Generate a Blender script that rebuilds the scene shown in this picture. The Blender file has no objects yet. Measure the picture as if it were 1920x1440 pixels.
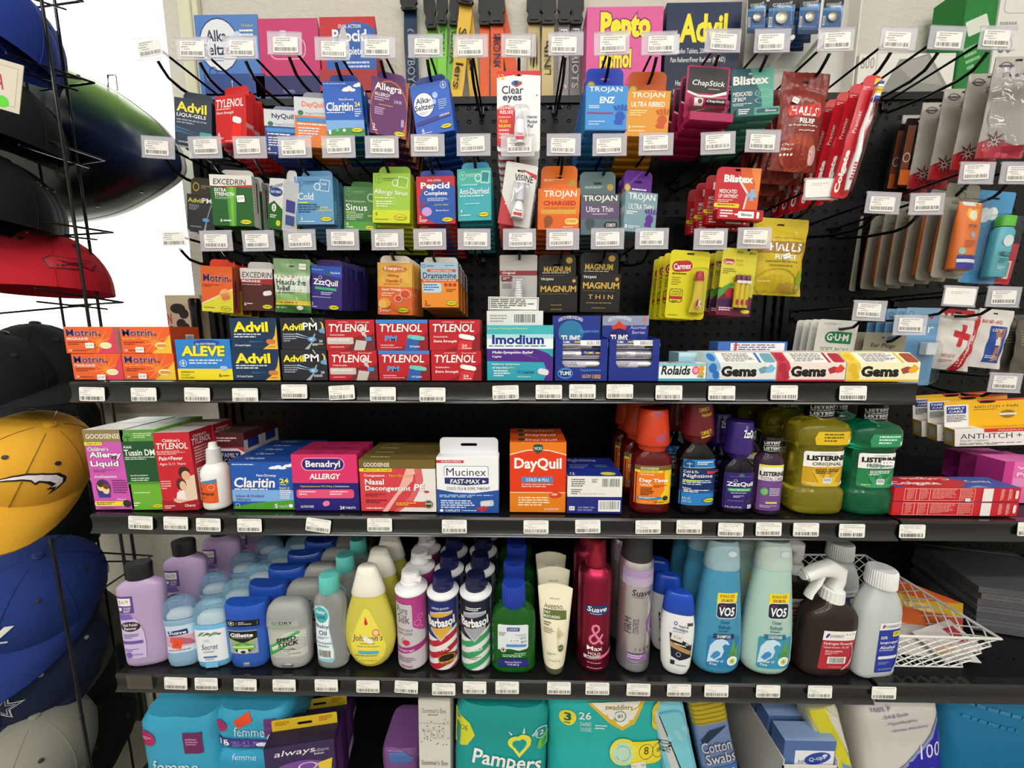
import bpy, math, random
from mathutils import Vector, Matrix, Euler
from mathutils.geometry import tessellate_polygon
random.seed(7)
R = math.radians
sc = bpy.context.scene
# ---------------------------------------------------------------- camera
FPX = 721.0
CZ = 1.10
cam_d = bpy.data.cameras.new('camera')
cam_d.sensor_width = 36.0
cam_d.lens = FPX / 1920.0 * 36.0
cam_d.clip_start = 0.01
cam = bpy.data.objects.new('camera', cam_d)
sc.collection.objects.link(cam)
cam.location = (0, 0, CZ)
cam.rotation_euler = (R(90 - 7.8), 0, R(1.03))
sc.camera = cam
CM = Matrix.Translation(cam.location) @ cam.rotation_euler.to_matrix().to_4x4()
def P(px, py, Y):
    """world point on the vertical plane at distance Y that the photograph shows at pixel px, py"""
    d = CM.to_3x3() @ Vector(((px - 960) / FPX, (720 - py) / FPX, -1))
    return CM.translation + d * (Y / d.y)
# ---------------------------------------------------------------- world, lamps, exposure
w = bpy.data.worlds.new('daylight')
sc.world = w
w.use_nodes = True
wn = w.node_tree
bg = wn.nodes['Background']
tc = wn.nodes.new('ShaderNodeTexCoord'); nz = wn.nodes.new('ShaderNodeTexNoise')
nz.inputs['Scale'].default_value = 9
rp = wn.nodes.new('ShaderNodeValToRGB')
rp.color_ramp.elements[0].position = .38; rp.color_ramp.elements[0].color = (.80, .86, .70, 1)
rp.color_ramp.elements[1].position = .55; rp.color_ramp.elements[1].color = (1, 1, 1, 1)
wn.links.new(tc.outputs['Generated'], nz.inputs['Vector'])
wn.links.new(nz.outputs['Fac'], rp.inputs['Fac'])
wn.links.new(rp.outputs['Color'], bg.inputs['Color'])
bg.inputs['Strength'].default_value = 3.2
def area(name, loc, rot, sx, sy, power, col=(1, .97, .92)):
    l = bpy.data.lights.new(name, 'AREA'); l.shape = 'RECTANGLE'; l.size = sx; l.size_y = sy
    l.energy = power; l.color = col
    o = bpy.data.objects.new(name, l); sc.collection.objects.link(o)
    o.location = loc; o.rotation_euler = rot
    return o
for yy, pw in ((-0.3, 6), (-1.3, 12), (-2.4, 16)):
    for xx in (-1.25, 0.15, 1.55):
        area('ceiling_lamp', (xx, yy, 2.72), (0, 0, 0), 1.15, .16, pw)
sc.view_settings.view_transform = 'Standard'
sc.view_settings.look = 'None'
sc.view_settings.exposure = 0.4
sc.view_settings.gamma = 1
sc.view_settings.use_curve_mapping = False
sc.cycles.use_denoising = True
sc.cycles.max_bounces = 8
sc.cycles.diffuse_bounces = 3
sc.cycles.glossy_bounces = 3
sc.cycles.transmission_bounces = 6
sc.cycles.transparent_max_bounces = 10
sc.cycles.caustics_reflective = False
sc.cycles.caustics_refractive = False
sc.cycles.sample_clamp_indirect = 4
# ---------------------------------------------------------------- materials
_m = {}
def lin(h):
    h = h[:6]
    return tuple(((int(h[i:i+2], 16) / 255) / 12.92 if int(h[i:i+2], 16) / 255 <= .04045 else ((int(h[i:i+2], 16) / 255 + .055) / 1.055) ** 2.4) for i in (0, 2, 4))
FIN = {  # finish: roughness, metallic, transmission, alpha, bump
    'p': (.42, 0, 0, 1, 0), 'g': (.18, 0, 0, 1, 0), 'm': (.3, .85, 0, 1, 0), 'r': (.85, 0, 0, 1, 0),
    'c': (.12, 0, 0, .2, 0), 't': (.1, 0, .7, 1, 0), 'f': (.95, 0, 0, 1, .25), 'k': (.38, 0, 0, 1, .02),
    'b': (.2, 0, 0, 1, .4), 'w': (.3, 0, .25, 1, 0), 'h': (.25, 0, 0, .36, 0)}
def mat(key):
    """'rrggbb' or 'rrggbb:finish'"""
    if key in _m: return _m[key]
    h, _, f = key.partition(':')
    ro, me, tr, al, bu = FIN[f or 'p']
    m = bpy.data.materials.new('mat_' + h + '_' + (f or 'p')); m.use_nodes = True
    nt = m.node_tree; b = nt.nodes['Principled BSDF']
    b.inputs['Base Color'].default_value = (*lin(h), 1)
    b.inputs['Metallic'].default_value = me
    b.inputs['Transmission Weight'].default_value = tr
    b.inputs['IOR'].default_value = 1.38
    b.inputs['Alpha'].default_value = al
    n = nt.nodes.new('ShaderNodeTexNoise'); n.inputs['Scale'].default_value = 60 if f not in ('f', 'b') else (900 if f == 'f' else 35)
    mr = nt.nodes.new('ShaderNodeMapRange')
    mr.inputs['To Min'].default_value = ro * .85; mr.inputs['To Max'].default_value = min(1, ro * 1.15)
    nt.links.new(n.outputs['Fac'], mr.inputs['Value']); nt.links.new(mr.outputs['Result'], b.inputs['Roughness'])
    if bu:
        co = nt.nodes.new('ShaderNodeTexCoord'); nt.links.new(co.outputs['Object'], n.inputs['Vector'])
        bp = nt.nodes.new('ShaderNodeBump'); bp.inputs['Strength'].default_value = bu
        bp.inputs['Distance'].default_value = .001 if f == 'f' else .004
        nt.links.new(n.outputs['Fac'], bp.inputs['Height']); nt.links.new(bp.outputs['Normal'], b.inputs['Normal'])
    if f == 'c':   # clear film: see-through with a thin sheen
        out = nt.nodes['Material Output']; tr_ = nt.nodes.new('ShaderNodeBsdfTransparent'); gl_ = nt.nodes.new('ShaderNodeBsdfGlossy')
        tr_.inputs['Color'].default_value = (.93, .94, .95, 1); gl_.inputs['Roughness'].default_value = .09
        lw_ = nt.nodes.new('ShaderNodeLayerWeight'); lw_.inputs['Blend'].default_value = .5; pw_ = nt.nodes.new('ShaderNodeMath'); pw_.operation = 'POWER'; pw_.inputs[1].default_value = 4; nt.links.new(lw_.outputs['Facing'], pw_.inputs[0]); fr_ = nt.nodes.new('ShaderNodeMath'); fr_.operation = 'MULTIPLY_ADD'; fr_.inputs[1].default_value = .6; fr_.inputs[2].default_value = .045; nt.links.new(pw_.outputs[0], fr_.inputs[0])
        mx_ = nt.nodes.new('ShaderNodeMixShader'); nt.links.new(fr_.outputs[0], mx_.inputs[0]); nt.links.new(tr_.outputs[0], mx_.inputs[1]); nt.links.new(gl_.outputs[0], mx_.inputs[2])
        nt.links.new(mx_.outputs[0], out.inputs['Surface'])
    _m[key] = m
    return m
# ---------------------------------------------------------------- mesh collector
class MB:
    def __init__(s): s.v = []; s.f = []; s.c = []
    def add(s, vs, fs, c):
        n = len(s.v); s.v += [tuple(q) for q in vs]
        for f in fs: s.f.append(tuple(i + n for i in f)); s.c.append(c)
        return s
    def box(s, x0, y0, z0, x1, y1, z1, c, ch=0.0005):
        if ch <= 0 or min(abs(x1-x0), abs(y1-y0), abs(z1-z0)) < 3 * ch:
            vs = [(x, y, z) for z in (z0, z1) for y in (y0, y1) for x in (x0, x1)]
            return s.add(vs, [(0, 2, 3, 1), (4, 5, 7, 6), (0, 1, 5, 4), (2, 6, 7, 3), (0, 4, 6, 2), (1, 3, 7, 5)], c)
        out = []
        for (z, k) in ((z0, ch), (z0 + ch, 0), (z1 - ch, 0), (z1, ch)):
            a0, a1, b0, b1 = x0 + k, x1 - k, y0 + k, y1 - k
            out.append([(a0 + ch, b0, z), (a1 - ch, b0, z), (a1, b0 + ch, z), (a1, b1 - ch, z), (a1 - ch, b1, z), (a0 + ch, b1, z), (a0, b1 - ch, z), (a0, b0 + ch, z)])
        return s.rings(out, c)
    def rings(s, rs, c, cap0=True, cap1=True, closed=True):
        n = len(rs[0]); vs = [q for r in rs for q in r]; fs = []
        for k in range(len(rs) - 1):
            for i in range(n if closed else n - 1):
                j = (i + 1) % n
                fs.append((k*n + i, k*n + j, (k+1)*n + j, (k+1)*n + i))
        if closed and cap0: fs.append(tuple(range(n))[::-1])
        if closed and cap1: fs.append(tuple((len(rs)-1)*n + i for i in range(n)))
        return s.add(vs, fs, c)
    def tube(s, pts, r, c, seg=7, closed=False):
        pts = [Vector(p) for p in pts]; rs = []
        N = len(pts)
        for i, p in enumerate(pts):
            if closed: t = pts[(i+1) % N] - pts[i-1]
            else: t = pts[min(i+1, N-1)] - pts[max(i-1, 0)]
            t.normalize()
            ref = Vector((0, 0, 1)) if abs(t.z) < .9 else Vector((1, 0, 0))
            a = t.cross(ref).normalized(); b = t.cross(a)
            rr = r[i] if isinstance(r, (list, tuple)) else r
            rs.append([p + a * rr * math.cos(2*math.pi*k/seg) + b * rr * math.sin(2*math.pi*k/seg) for k in range(seg)])
        if closed: rs.append(rs[0])
        return s.rings(rs, c, not closed, not closed)
    def lathe(s, prof, c, seg=28, cx=0, cy=0, capt=True, capb=True):
        return s.rings([[(cx + r*math.cos(2*math.pi*k/seg), cy + r*math.sin(2*math.pi*k/seg), z) for k in range(seg)] for z, r in prof], c, capb, capt)
    def plate(s, outline, holes, y0, y1, c, cb=None):
        """plate in the xz plane with real holes, thickness y0..y1"""
        loops = [outline] + holes
        flat = [p for l in loops for p in l]
        tr = tessellate_polygon([[Vector((p[0], p[1], 0)) for p in l] for l in loops])
        n = len(flat)
        s.add([(p[0], y0, p[1]) for p in flat], [tuple(t) for t in tr], c)
        s.add([(p[0], y1, p[1]) for p in flat], [tuple(t)[::-1] for t in tr], cb or c)
        k = 0
        for l in loops:
            m = len(l)
            s.add([(p[0], y0, p[1]) for p in l] + [(p[0], y1, p[1]) for p in l], [(i, (i+1) % m, m + (i+1) % m, m + i) for i in range(m)], cb or c)
        return s
    def build(s, name, parent=None, smooth=38, M=None):
        me = bpy.data.meshes.new(name)
        vs = s.v if M is None else [M @ Vector(q) for q in s.v]
        me.from_pydata(vs, [], s.f)
        keys = []; idx = {}
        for c in s.c:
            if c not in idx: idx[c] = len(keys); keys.append(c)
        for k in keys: me.materials.append(mat(k) if isinstance(k, str) else k)
        me.polygons.foreach_set('material_index', [idx[c] for c in s.c])
        if smooth:
            me.polygons.foreach_set('use_smooth', [True] * len(me.polygons))
            me.set_sharp_from_angle(angle=R(smooth))
        me.update()
        o = bpy.data.objects.new(name, me); sc.collection.objects.link(o)
        if parent: o.parent = parent
        return o
def tag(o, label=None, cat=None, group=None, kind=None):
    if label: o['label'] = label
    if cat: o['category'] = cat
    if group: o['group'] = group
    if kind: o['kind'] = kind
    return o
def empty(name, loc=(0, 0, 0), rot=(0, 0, 0)):
    o = bpy.data.objects.new(name, None); sc.collection.objects.link(o)
    o.empty_display_size = .02; o.location = loc; o.rotation_euler = rot
    return o
def dup(root, loc=None, rot=None, label=None, group=None):
    def cp(o, par):
        c = o.copy(); sc.collection.objects.link(c)
        if par: c.parent = par
        for ch in list(o.children): cp(ch, c)
        return c
    r = cp(root, None)
    if loc is not None: r.location = loc
    if rot is not None: r.rotation_euler = rot
    if label: r['label'] = label
    if group: r['group'] = group
    return r
STAND = ('syrup_bottle', 'mouthwash_bottle', 'remover_bottle', 'deodorant_stick', 'baby_oil_bottle', 'baby_shampoo_bottle', 'shaving_cream_can', 'gel_bottle', 'lotion_tube', 'mousse_can', 'hair_spray_can', 'shampoo_bottle', 'conditioner_bottle', 'alcohol_bottle', 'medicine_box')
ORD = ['', 'second', 'third', 'fourth', 'fifth', 'sixth', 'seventh', 'eighth', 'ninth', 'tenth', 'eleventh', 'twelfth']
def row(root, n, dy, dx=0.0, dz=0.0, jit=.001, jr=0.0):
    """n more of the same thing standing or hanging behind root"""
    L = root['label']
    root['group'] = root.get('group') or (root.name.split('.')[0].replace('_', ' ') + ' row: ' + L)[:60]
    for k in range(1, n + 1):
        lo = root.location + Vector((dx*k + random.uniform(-jit, jit), dy*k, dz*k))
        ro = root.rotation_euler.copy(); ro.z += random.uniform(-jr, jr); ro.y += random.uniform(-jr, jr) * .4 if root.name.split('.')[0] not in STAND else 0
        dup(root, lo, ro, label=L + ', ' + (ORD[k] if k < 12 else 'last') + ' from the front')
    if n: root['label'] = L + ', front of its row'
# ---------------------------------------------------------------- lettering and print
_g = {}
def glyph(s, b):
    k = (s, round(b, 3))
    if k not in _g:
        cu = bpy.data.curves.new('lettering', 'FONT'); cu.body = s; cu.offset = b; cu.resolution_u = 2
        cu.fill_mode = 'FRONT'
        o = bpy.data.objects.new('lettering', cu); sc.collection.objects.link(o)
        dg = bpy.context.evaluated_depsgraph_get(); dg.update()
        me = bpy.data.meshes.new_from_object(o.evaluated_get(dg))
        vs = [(v.co.x, v.co.y) for v in me.vertices]; fs = [tuple(p.vertices) for p in me.polygons]
        bpy.data.objects.remove(o); bpy.data.curves.remove(cu); bpy.data.meshes.remove(me)
        _g[k] = (vs, fs)
    return _g[k]
def rrect(x, y, w, h, r, n=4):
    r = min(r, w/2, h/2); out = []
    for cx, cy, a in ((x+w-r, y+r, -90), (x+w-r, y+h-r, 0), (x+r, y+h-r, 90), (x+r, y+r, 180)):
        for k in range(n + 1):
            t = R(a + 90*k/n); out.append((cx + r*math.cos(t), cy + r*math.sin(t)))
    return out
def clipx(poly, x0, x1):
    def half(p, c, sgn):
        out = []
        for i in range(len(p)):
            a, b = p[i-1], p[i]
            ia, ib = sgn*(a[0]-c) >= 0, sgn*(b[0]-c) >= 0
            if ia != ib:
                t = (c-a[0])/(b[0]-a[0]); out.append((c, a[1]+t*(b[1]-a[1])))
            if ib: out.append(b)
        return out
    p = half(poly, x0, 1)
    return half(p, x1, -1) if len(p) > 2 else []
def clipy(poly, a, b):
    q = clipx([(p[1], p[0]) for p in poly], a, b)
    return [(p[1], p[0]) for p in q]
def paint(mb, art, F, W, H, slc=None, slv=None, lift=.0001, step=.00004, clip=True):
    """print on a surface. art in percent of the face (y down); F(x, y, off) -> point, metric, origin top left"""
    n = 0
    def emit(vs, fs, c, ang=0, cen=None):
        nonlocal n
        off = lift + step*n; n += 1
        if ang:
            ca, sa = math.cos(R(ang)), math.sin(R(ang))
            vs = [(cen[0] + (x-cen[0])*ca + (y-cen[1])*sa, cen[1] - (x-cen[0])*sa + (y-cen[1])*ca) for x, y in vs]
        if slc or slv:
            V = []; Fs = []
            for f in fs:
                ps = [vs[i] for i in f]
                tri = [ps] if len(ps) == 3 else [[ps[0], ps[i], ps[i+1]] for i in range(1, len(ps)-1)]
                for t in tri:
                    cols = [t]
                    if slc:
                        a, b = min(q[0] for q in t), max(q[0] for q in t)
                        k0, k1 = math.floor(a/slc), math.floor(b/slc)
                        if k1 > k0: cols = [clipx(t, k*slc, (k+1)*slc) for k in range(k0, k1+1)]
                    for p in cols:
                        if len(p) < 3: continue
                        rows_ = [p]
                        if slv:
                            a, b = min(q[1] for q in p), max(q[1] for q in p)
                            k0, k1 = math.floor(a/slv), math.floor(b/slv)
                            if k1 > k0: rows_ = [clipy(p, k*slv, (k+1)*slv) for k in range(k0, k1+1)]
                        for p2 in rows_:
                            if len(p2) > 2:
                                m = len(V); V += p2; Fs.append(tuple(range(m, m+len(p2))))
            vs, fs = V, Fs
        if vs and clip and (min(p[0] for p in vs) < -1e-5 or max(p[0] for p in vs) > W+1e-5 or min(p[1] for p in vs) < -1e-5 or max(p[1] for p in vs) > H+1e-5):
            V = []; Fs = []
            for f in fs:
                ps = [vs[i] for i in f]
                for t in ([ps] if len(ps) == 3 else [[ps[0], ps[i], ps[i+1]] for i in range(1, len(ps)-1)]):
                    q = clipx(t, 0, W)
                    if len(q) > 2: q = clipy(q, 0, H)
                    if len(q) > 2: m = len(V); V += q; Fs.append(tuple(range(m, m+len(q))))
            vs, fs = V, Fs
        if vs: mb.add([F(x, y, off) for x, y in vs], fs, c)
    X = lambda u: u*W/100
    Yy = lambda v: v*H/100
    for e in art:
        t = e[0]; o = e[-1] if isinstance(e[-1], dict) else {}
        ang = o.get('a', 0)
        if t in 'RQ':
            x, y, w_, h_, c = X(e[1]), Yy(e[2]), X(e[3]), Yy(e[4]), e[5]
            vs = rrect(x, y, w_, h_, min(w_, h_)*o.get('r', .3)) if t == 'Q' else [(x, y), (x+w_, y), (x+w_, y+h_), (x, y+h_)]
            emit(vs, [tuple(range(len(vs)))], c, ang, (x+w_/2, y+h_/2))
        elif t == 'E':
            cx, cy, rx, ry, c = X(e[1]), Yy(e[2]), X(e[3]), Yy(e[4]), e[5]
            if o.get('round'): ry = rx
            N = 20
            vs = [(cx + rx*math.cos(2*math.pi*k/N), cy + ry*math.sin(2*math.pi*k/N)) for k in range(N)]
            if 'ring' in o:
                q = o['ring']; vs += [(cx + rx*q*math.cos(2*math.pi*k/N), cy + ry*q*math.sin(2*math.pi*k/N)) for k in range(N)]
                emit(vs, [(k, (k+1) % N, N+(k+1) % N, N+k) for k in range(N)], c, ang, (cx, cy))
            else: emit(vs, [tuple(range(N))], c, ang, (cx, cy))
        elif t == 'G':
            vs = [(X(a), Yy(b)) for a, b in e[1]]
            tr = tessellate_polygon([[Vector((a, b, 0)) for a, b in vs]])
            emit(vs, [tuple(q) for q in tr], e[2], ang, vs[0])
        elif t == 'T':
            x, y, w_, h_, s_, c = X(e[1]), Yy(e[2]), X(e[3]), Yy(e[4]), e[5], e[6]
            b = o.get('b', .018)*.62; sh = o.get('i', 0)
            vs, fs = glyph(s_, b)
            if not vs: continue
            vs = [(p[0] + sh*p[1], p[1]) for p in vs]
            x0 = min(p[0] for p in vs); x1 = max(p[0] for p in vs); y0 = min(p[1] for p in vs); y1 = max(p[1] for p in vs)
            kx, ky = w_/(x1-x0), h_/(y1-y0)
            arc = o.get('arc', 0)
            def tf(q):
                a_, b_ = x + (q[0]-x0)*kx, y + h_ - (q[1]-y0)*ky
                if arc: b_ -= arc*h_*(1 - ((a_-x)/w_*2-1)**2)
                return (a_, b_)
            cen = (x+w_/2, y+h_/2)
            if 'o' in o:
                v2, f2 = glyph(s_, b + o.get('ob', .035)*.55)
                emit([tf((p[0] + sh*p[1] + o.get('dx', 0), p[1] - o.get('dx', 0))) for p in v2], f2, o['o'], ang, cen)
            emit([tf(p) for p in vs], fs, c, ang, cen)
        elif t == 'L':   # rows of fine print
            x, y, w_, h_, k, c = X(e[1]), Yy(e[2]), X(e[3]), Yy(e[4]), e[5], e[6]
            vs = []; fs = []
            for i in range(k):
                xx = x; yy = y + h_*i/k; hh = h_/k*.5
                end = x + w_*(random.uniform(.75, 1) if i < k-1 or k == 1 else random.uniform(.4, .8))
                while xx < end:
                    ww = min(random.uniform(.06, .2)*w_, end-xx); m = len(vs)
                    vs += [(xx, yy), (xx+ww, yy), (xx+ww, yy+hh), (xx, yy+hh)]; fs.append((m, m+1, m+2, m+3))
                    xx += ww + w_*.025
            emit(vs, fs, c, ang, (x+w_/2, y+h_/2))
        elif t == 'B':   # barcode
            x, y, w_, h_ = X(e[1]), Yy(e[2]), X(e[3]), Yy(e[4]); c = e[5] if len(e) > 5 and isinstance(e[5], str) else '2a2a2a'
            vs = []; fs = []; xx = x
            while xx < x+w_:
                ww = random.choice((.012, .02, .035))*w_; m = len(vs)
                vs += [(xx, y), (xx+ww, y), (xx+ww, y+h_), (xx, y+h_)]; fs.append((m, m+1, m+2, m+3))
                xx += ww + random.choice((.015, .025, .04))*w_
            emit(vs, fs, c, ang, (x+w_/2, y+h_/2))
        elif t == 'S':   # star / burst
            cx, cy, r1, r2, k, c = X(e[1]), Yy(e[2]), X(e[3]), X(e[4]), e[5], e[6]
            vs = [(cx, cy)] + [(cx + (r1 if j % 2 == 0 else r2)*math.sin(math.pi*j/k), cy - (r1 if j % 2 == 0 else r2)*math.cos(math.pi*j/k)) for j in range(2*k)]
            emit(vs, [(0, 1+j, 1+(j+1) % (2*k)) for j in range(2*k)], c, ang, (cx, cy))
def face(mb, which, w_, d, h_, art, z0=0.0, x0=0.0):
    """print art on a face of a carton standing at the origin (front faces -y)"""
    if which == 'f': F = lambda x, y, o: (x0 - w_/2 + x, -d/2 - o, z0 + h_ - y); W, H = w_, h_
    if which == 'r': F = lambda x, y, o: (x0 + w_/2 + o, -d/2 + x, z0 + h_ - y); W, H = d, h_
    if which == 'l': F = lambda x, y, o: (x0 - w_/2 - o, d/2 - x, z0 + h_ - y); W, H = d, h_
    if which == 't': F = lambda x, y, o: (x0 - w_/2 + x, d/2 - y, z0 + h_ + o); W, H = w_, d
    paint(mb, art, F, W, H)
WH, BK, YE, RE = 'f2f2f0', '141414', 'f4e32c', 'c8202c'
def DS(x, y, w_=28, h_=8):     # the yellow oval mark of the small packets
    return [('E', x + w_/2, y + h_/2, w_/2, h_/2, '3c3a10'), ('E', x + w_/2, y + h_/2, w_/2*.93, h_/2*.86, 'e8e02c'), ('T', x + w_*.12, y + h_*.25, w_*.76, h_*.5, 'DrugStore', '20301c', {'b': .03})]
def carton(name, L, cat, w_, h_, d, col, art=(), side=None, left=None, top=None, loc=(0, 0, 0), yaw=0, roll=0, group=None, flap=True):
    mb = MB(); mb.box(-w_/2, -d/2, 0, w_/2, d/2, h_, col, .0006)
    face(mb, 'f', w_, d, h_, art)
    if side: face(mb, 'r', w_, d, h_, side)
    if left: face(mb, 'l', w_, d, h_, left)
    if top: face(mb, 't', w_, d, h_, top)
    if flap: face(mb, 't', w_, d, h_, [('R', 1, 8, 98, 2.5, '8a8a86')] if not top else [])
    o = mb.build(name)
    o.location = loc; o.rotation_euler = (0, R(roll), R(yaw))
    return tag(o, L, cat, group)
def fit(x0, y0, x1, y1, Y, zs=None):
    ym = (y0+y1)/2; xm = (x0+x1)/2
    a, b = P(x0, ym, Y), P(x1, ym, Y)
    zt = P(xm, y0, Y).z; zb = P(xm, y1, Y).z if zs is None else zs
    return (a.x+b.x)/2, zb, abs(b.x-a.x), zt-zb
# ================================================================ the room and the shelving
YB, YW = .85, .95            # pegboard front, wall face
YS = .549                    # shelf fronts
def shader(name, col, ro=.8, bump=None, holes=None):
    m = bpy.data.materials.new(name); m.use_nodes = True; nt = m.node_tree; b = nt.nodes['Principled BSDF']
    b.inputs['Base Color'].default_value = (*lin(col), 1); b.inputs['Roughness'].default_value = ro
    if name.endswith('black'): b.inputs['Specular IOR Level'].default_value = .22 if 'channel' not in name else .5
    co = nt.nodes.new('ShaderNodeTexCoord')
    if bump:
        h = None
        for s_, k in bump:
            n = nt.nodes.new('ShaderNodeTexNoise'); n.inputs['Scale'].default_value = s_; n.inputs['Detail'].default_value = 5
            nt.links.new(co.outputs['Object'], n.inputs['Vector'])
            mu = nt.nodes.new('ShaderNodeMath'); mu.operation = 'MULTIPLY'; mu.inputs[1].default_value = k
            nt.links.new(n.outputs['Fac'], mu.inputs[0])
            if h:
                ad = nt.nodes.new('ShaderNodeMath'); ad.operation = 'ADD'
                nt.links.new(h.outputs[0], ad.inputs[0]); nt.links.new(mu.outputs[0], ad.inputs[1]); h = ad
            else: h = mu
        bp = nt.nodes.new('ShaderNodeBump'); bp.inputs['Distance'].default_value = .01; bp.inputs['Strength'].default_value = .8
        nt.links.new(h.outputs[0], bp.inputs['Height']); nt.links.new(bp.outputs['Normal'], b.inputs['Normal'])
    if holes:     # one-inch grid of punched round holes
        sp = nt.nodes.new('ShaderNodeSeparateXYZ'); nt.links.new(co.outputs['Object'], sp.inputs[0])
        def mth(op, a, bb=None):
            q = nt.nodes.new('ShaderNodeMath'); q.operation = op
            if isinstance(a, (int, float)): q.inputs[0].default_value = a
            else: nt.links.new(a, q.inputs[0])
            if bb is not None:
                if isinstance(bb, (int, float)): q.inputs[1].default_value = bb
                else: nt.links.new(bb, q.inputs[1])
            return q.outputs[0]
        sq = []
        for ax in ('X', holes):
            t = mth('FRACT', mth('ADD', mth('DIVIDE', sp.outputs[ax], .0254), 200.5))
            t = mth('SUBTRACT', t, .5); sq.append(mth('MULTIPLY', t, t))
        r = mth('SQRT', mth('ADD', sq[0], sq[1]))
        ms = nt.nodes.new('ShaderNodeMapRange'); ms.inputs['From Min'].default_value = .105; ms.inputs['From Max'].default_value = .14
        nt.links.new(r, ms.inputs['Value'])
        mx = nt.nodes.new('ShaderNodeMix'); mx.data_type = 'RGBA'
        mx.inputs[6].default_value = (.001, .001, .001, 1); mx.inputs[7].default_value = (*lin(col), 1)
        nt.links.new(ms.outputs[0], mx.inputs[0]); nt.links.new(mx.outputs[2], b.inputs['Base Color'])
        bp = nt.nodes.new('ShaderNodeBump'); bp.inputs['Distance'].default_value = .003; bp.inputs['Strength'].default_value = 1
        ms2 = nt.nodes.new('ShaderNodeMapRange'); ms2.inputs['From Min'].default_value = .10; ms2.inputs['From Max'].default_value = .17
        nt.links.new(r, ms2.inputs['Value']); nt.links.new(ms2.outputs[0], bp.inputs['Height'])
        nt.links.new(bp.outputs['Normal'], b.inputs['Normal'])
    return m
M_stucco = shader('stucco', 'd2cfc4', .9, [(55, .5), (170, .25), (12, .3)])
M_paint = shader('painted_wall', 'cfcdc6', .9, [(60, .3)])
M_ceil = shader('ceiling_tiles', 'dcdad4', .95, [(30, .2)])
M_floor = shader('vinyl_floor', '8c877c', .35, [(3, .1)])
M_trim = shader('cream_trim', 'dcdcc0', .6, [(8, .1)])
M_peg = shader('pegboard_black', '121213', .42, None, 'Z')
M_shelf = shader('shelf_black', '131314', .33, [(40, .02)])
M_chan = shader('channel_black', '161617', .16, [(20, .02)])
def struct(name, mb, smooth=0):
    return tag(mb.build(name, smooth=smooth), kind='structure')
XL, XR, YF, ZC = -2.2, 2.4, -3.0, 2.75
WX1 = P(337, 300, YW).x; WX0 = -2.0; WZ0 = P(300, 705, YW).z; WZ1 = 2.3
mb = MB()
mb.box(WX1, YW, 0, XR, YW + .16, ZC, M_stucco, 0); mb.box(XL, YW, 0, WX0, YW + .16, ZC, M_stucco, 0)
mb.box(WX0, YW, 0, WX1, YW + .16, WZ0, M_stucco, 0); mb.box(WX0, YW, WZ1, WX1, YW + .16, ZC, M_stucco, 0)
struct('wall_back', mb)
struct('floor', MB().box(XL, YF, -.05, XR, YW, 0, M_floor, 0))
struct('ceiling', MB().box(XL, YF, ZC, XR, YW, ZC + .05, M_ceil, 0))
struct('wall_left', MB().box(XL - .05, YF, 0, XL, YW + .1, ZC, M_paint, 0))
struct('wall_right', MB().box(XR, YF, 0, XR + .05, YW + .1, ZC, M_paint, 0))
struct('wall_front', MB().box(XL, YF - .05, 0, XR, YF, ZC, M_paint, 0))
# window: frame and a real pane
win = tag(empty('window_1', ((WX0 + WX1) / 2, YW + .1, WZ0)), kind='structure')
ww, wh = WX1 - WX0, WZ1 - WZ0
mb = MB()
for a in (-ww/2, ww/2 - .035): mb.box(a, -.02, 0, a + .035, .03, wh, M_trim, .002)
for z in (0, wh - .035): mb.box(-ww/2, -.02, z, ww/2, .03, z + .035, M_trim, .002)
mb.build('window_frame', win, smooth=0)
MB().box(-ww/2 + .03, 0, .03, ww/2 - .03, .004, wh - .03, 'f4fbff:c', 0).build('window_pane', win, smooth=0)
xa = P(341, 90, YW - .012).x; xb = P(378, 90, YW - .012).x
struct('trim_1', MB().box(xa, YW - .014, WZ0 - .03, xb, YW - .0005, WZ1 + .05, M_trim, .002).box(xa + .012, YW - .02, WZ0 - .03, xb - .012, YW - .013, WZ1 + .05, M_trim, .002))
struct('window_2', MB().box(WX0, YW - .03, WZ0 - .02, WX1 + .01, YW - .0005, WZ0 - .0005, M_trim, .002))
bpy.data.objects['window_2'].name = 'trim_2'
# gondola
UL, UR = P(416, 590, YB).x, P(1454, 590, YB).x
UX = [UL, UR, UR + (UR - UL)]
zT = P(1000, 181, YB).z; zR = P(1000, 196, YB).z
fr = tag(empty('shelving_frame', ((UL + UR) / 2, YB, 0)), 'black metal shop shelving frame with perforated back panels', 'shelving frame')
fx = (UL + UR) / 2
for i, x in enumerate(UX):
    mb = MB(); x -= fx
    for a, b in ((-.026, -.012), (-.0045, .0045), (.012, .026)): mb.box(x + a, -.006, .02, x + b, .03, zT - .031, M_shelf, .001)
    z = .05
    while z < zT - .06:
        mb.box(x - .012, .001, z + .016, x + .012, .028, z + .0254, M_shelf, 0); z += .0254
    mb.box(x - .012, .026, .02, x + .012, .03, zT - .031, M_chan, 0)
    mb.build('upright', fr, smooth=0)
for i in range(2):
    a, b = UX[i] - fx + .0265, UX[i+1] - fx - .0265
    MB().box(a, .0, .1, b, .006, zR, M_peg, 0).build('back_panel', fr, smooth=0)
    MB().box(a - .01, -.004, zR, b + .01, .02, zT, M_shelf, .001).build('top_rail', fr, smooth=0)
mb = MB().box(UX[0] - fx - .026, .031, zT - .03, UX[2] - fx, .095, zT - .022, M_shelf, .001)
mb.build('top_cover', fr, smooth=0)
tag(MB().box(UX[0] - .02, YB - .32, 0, UX[2], YB - .009, .2, M_shelf, .001).build('base_deck', smooth=0), 'black base deck of the shelving holding diaper and pad packs', 'shelf')
ZT = zT - .022
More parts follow.
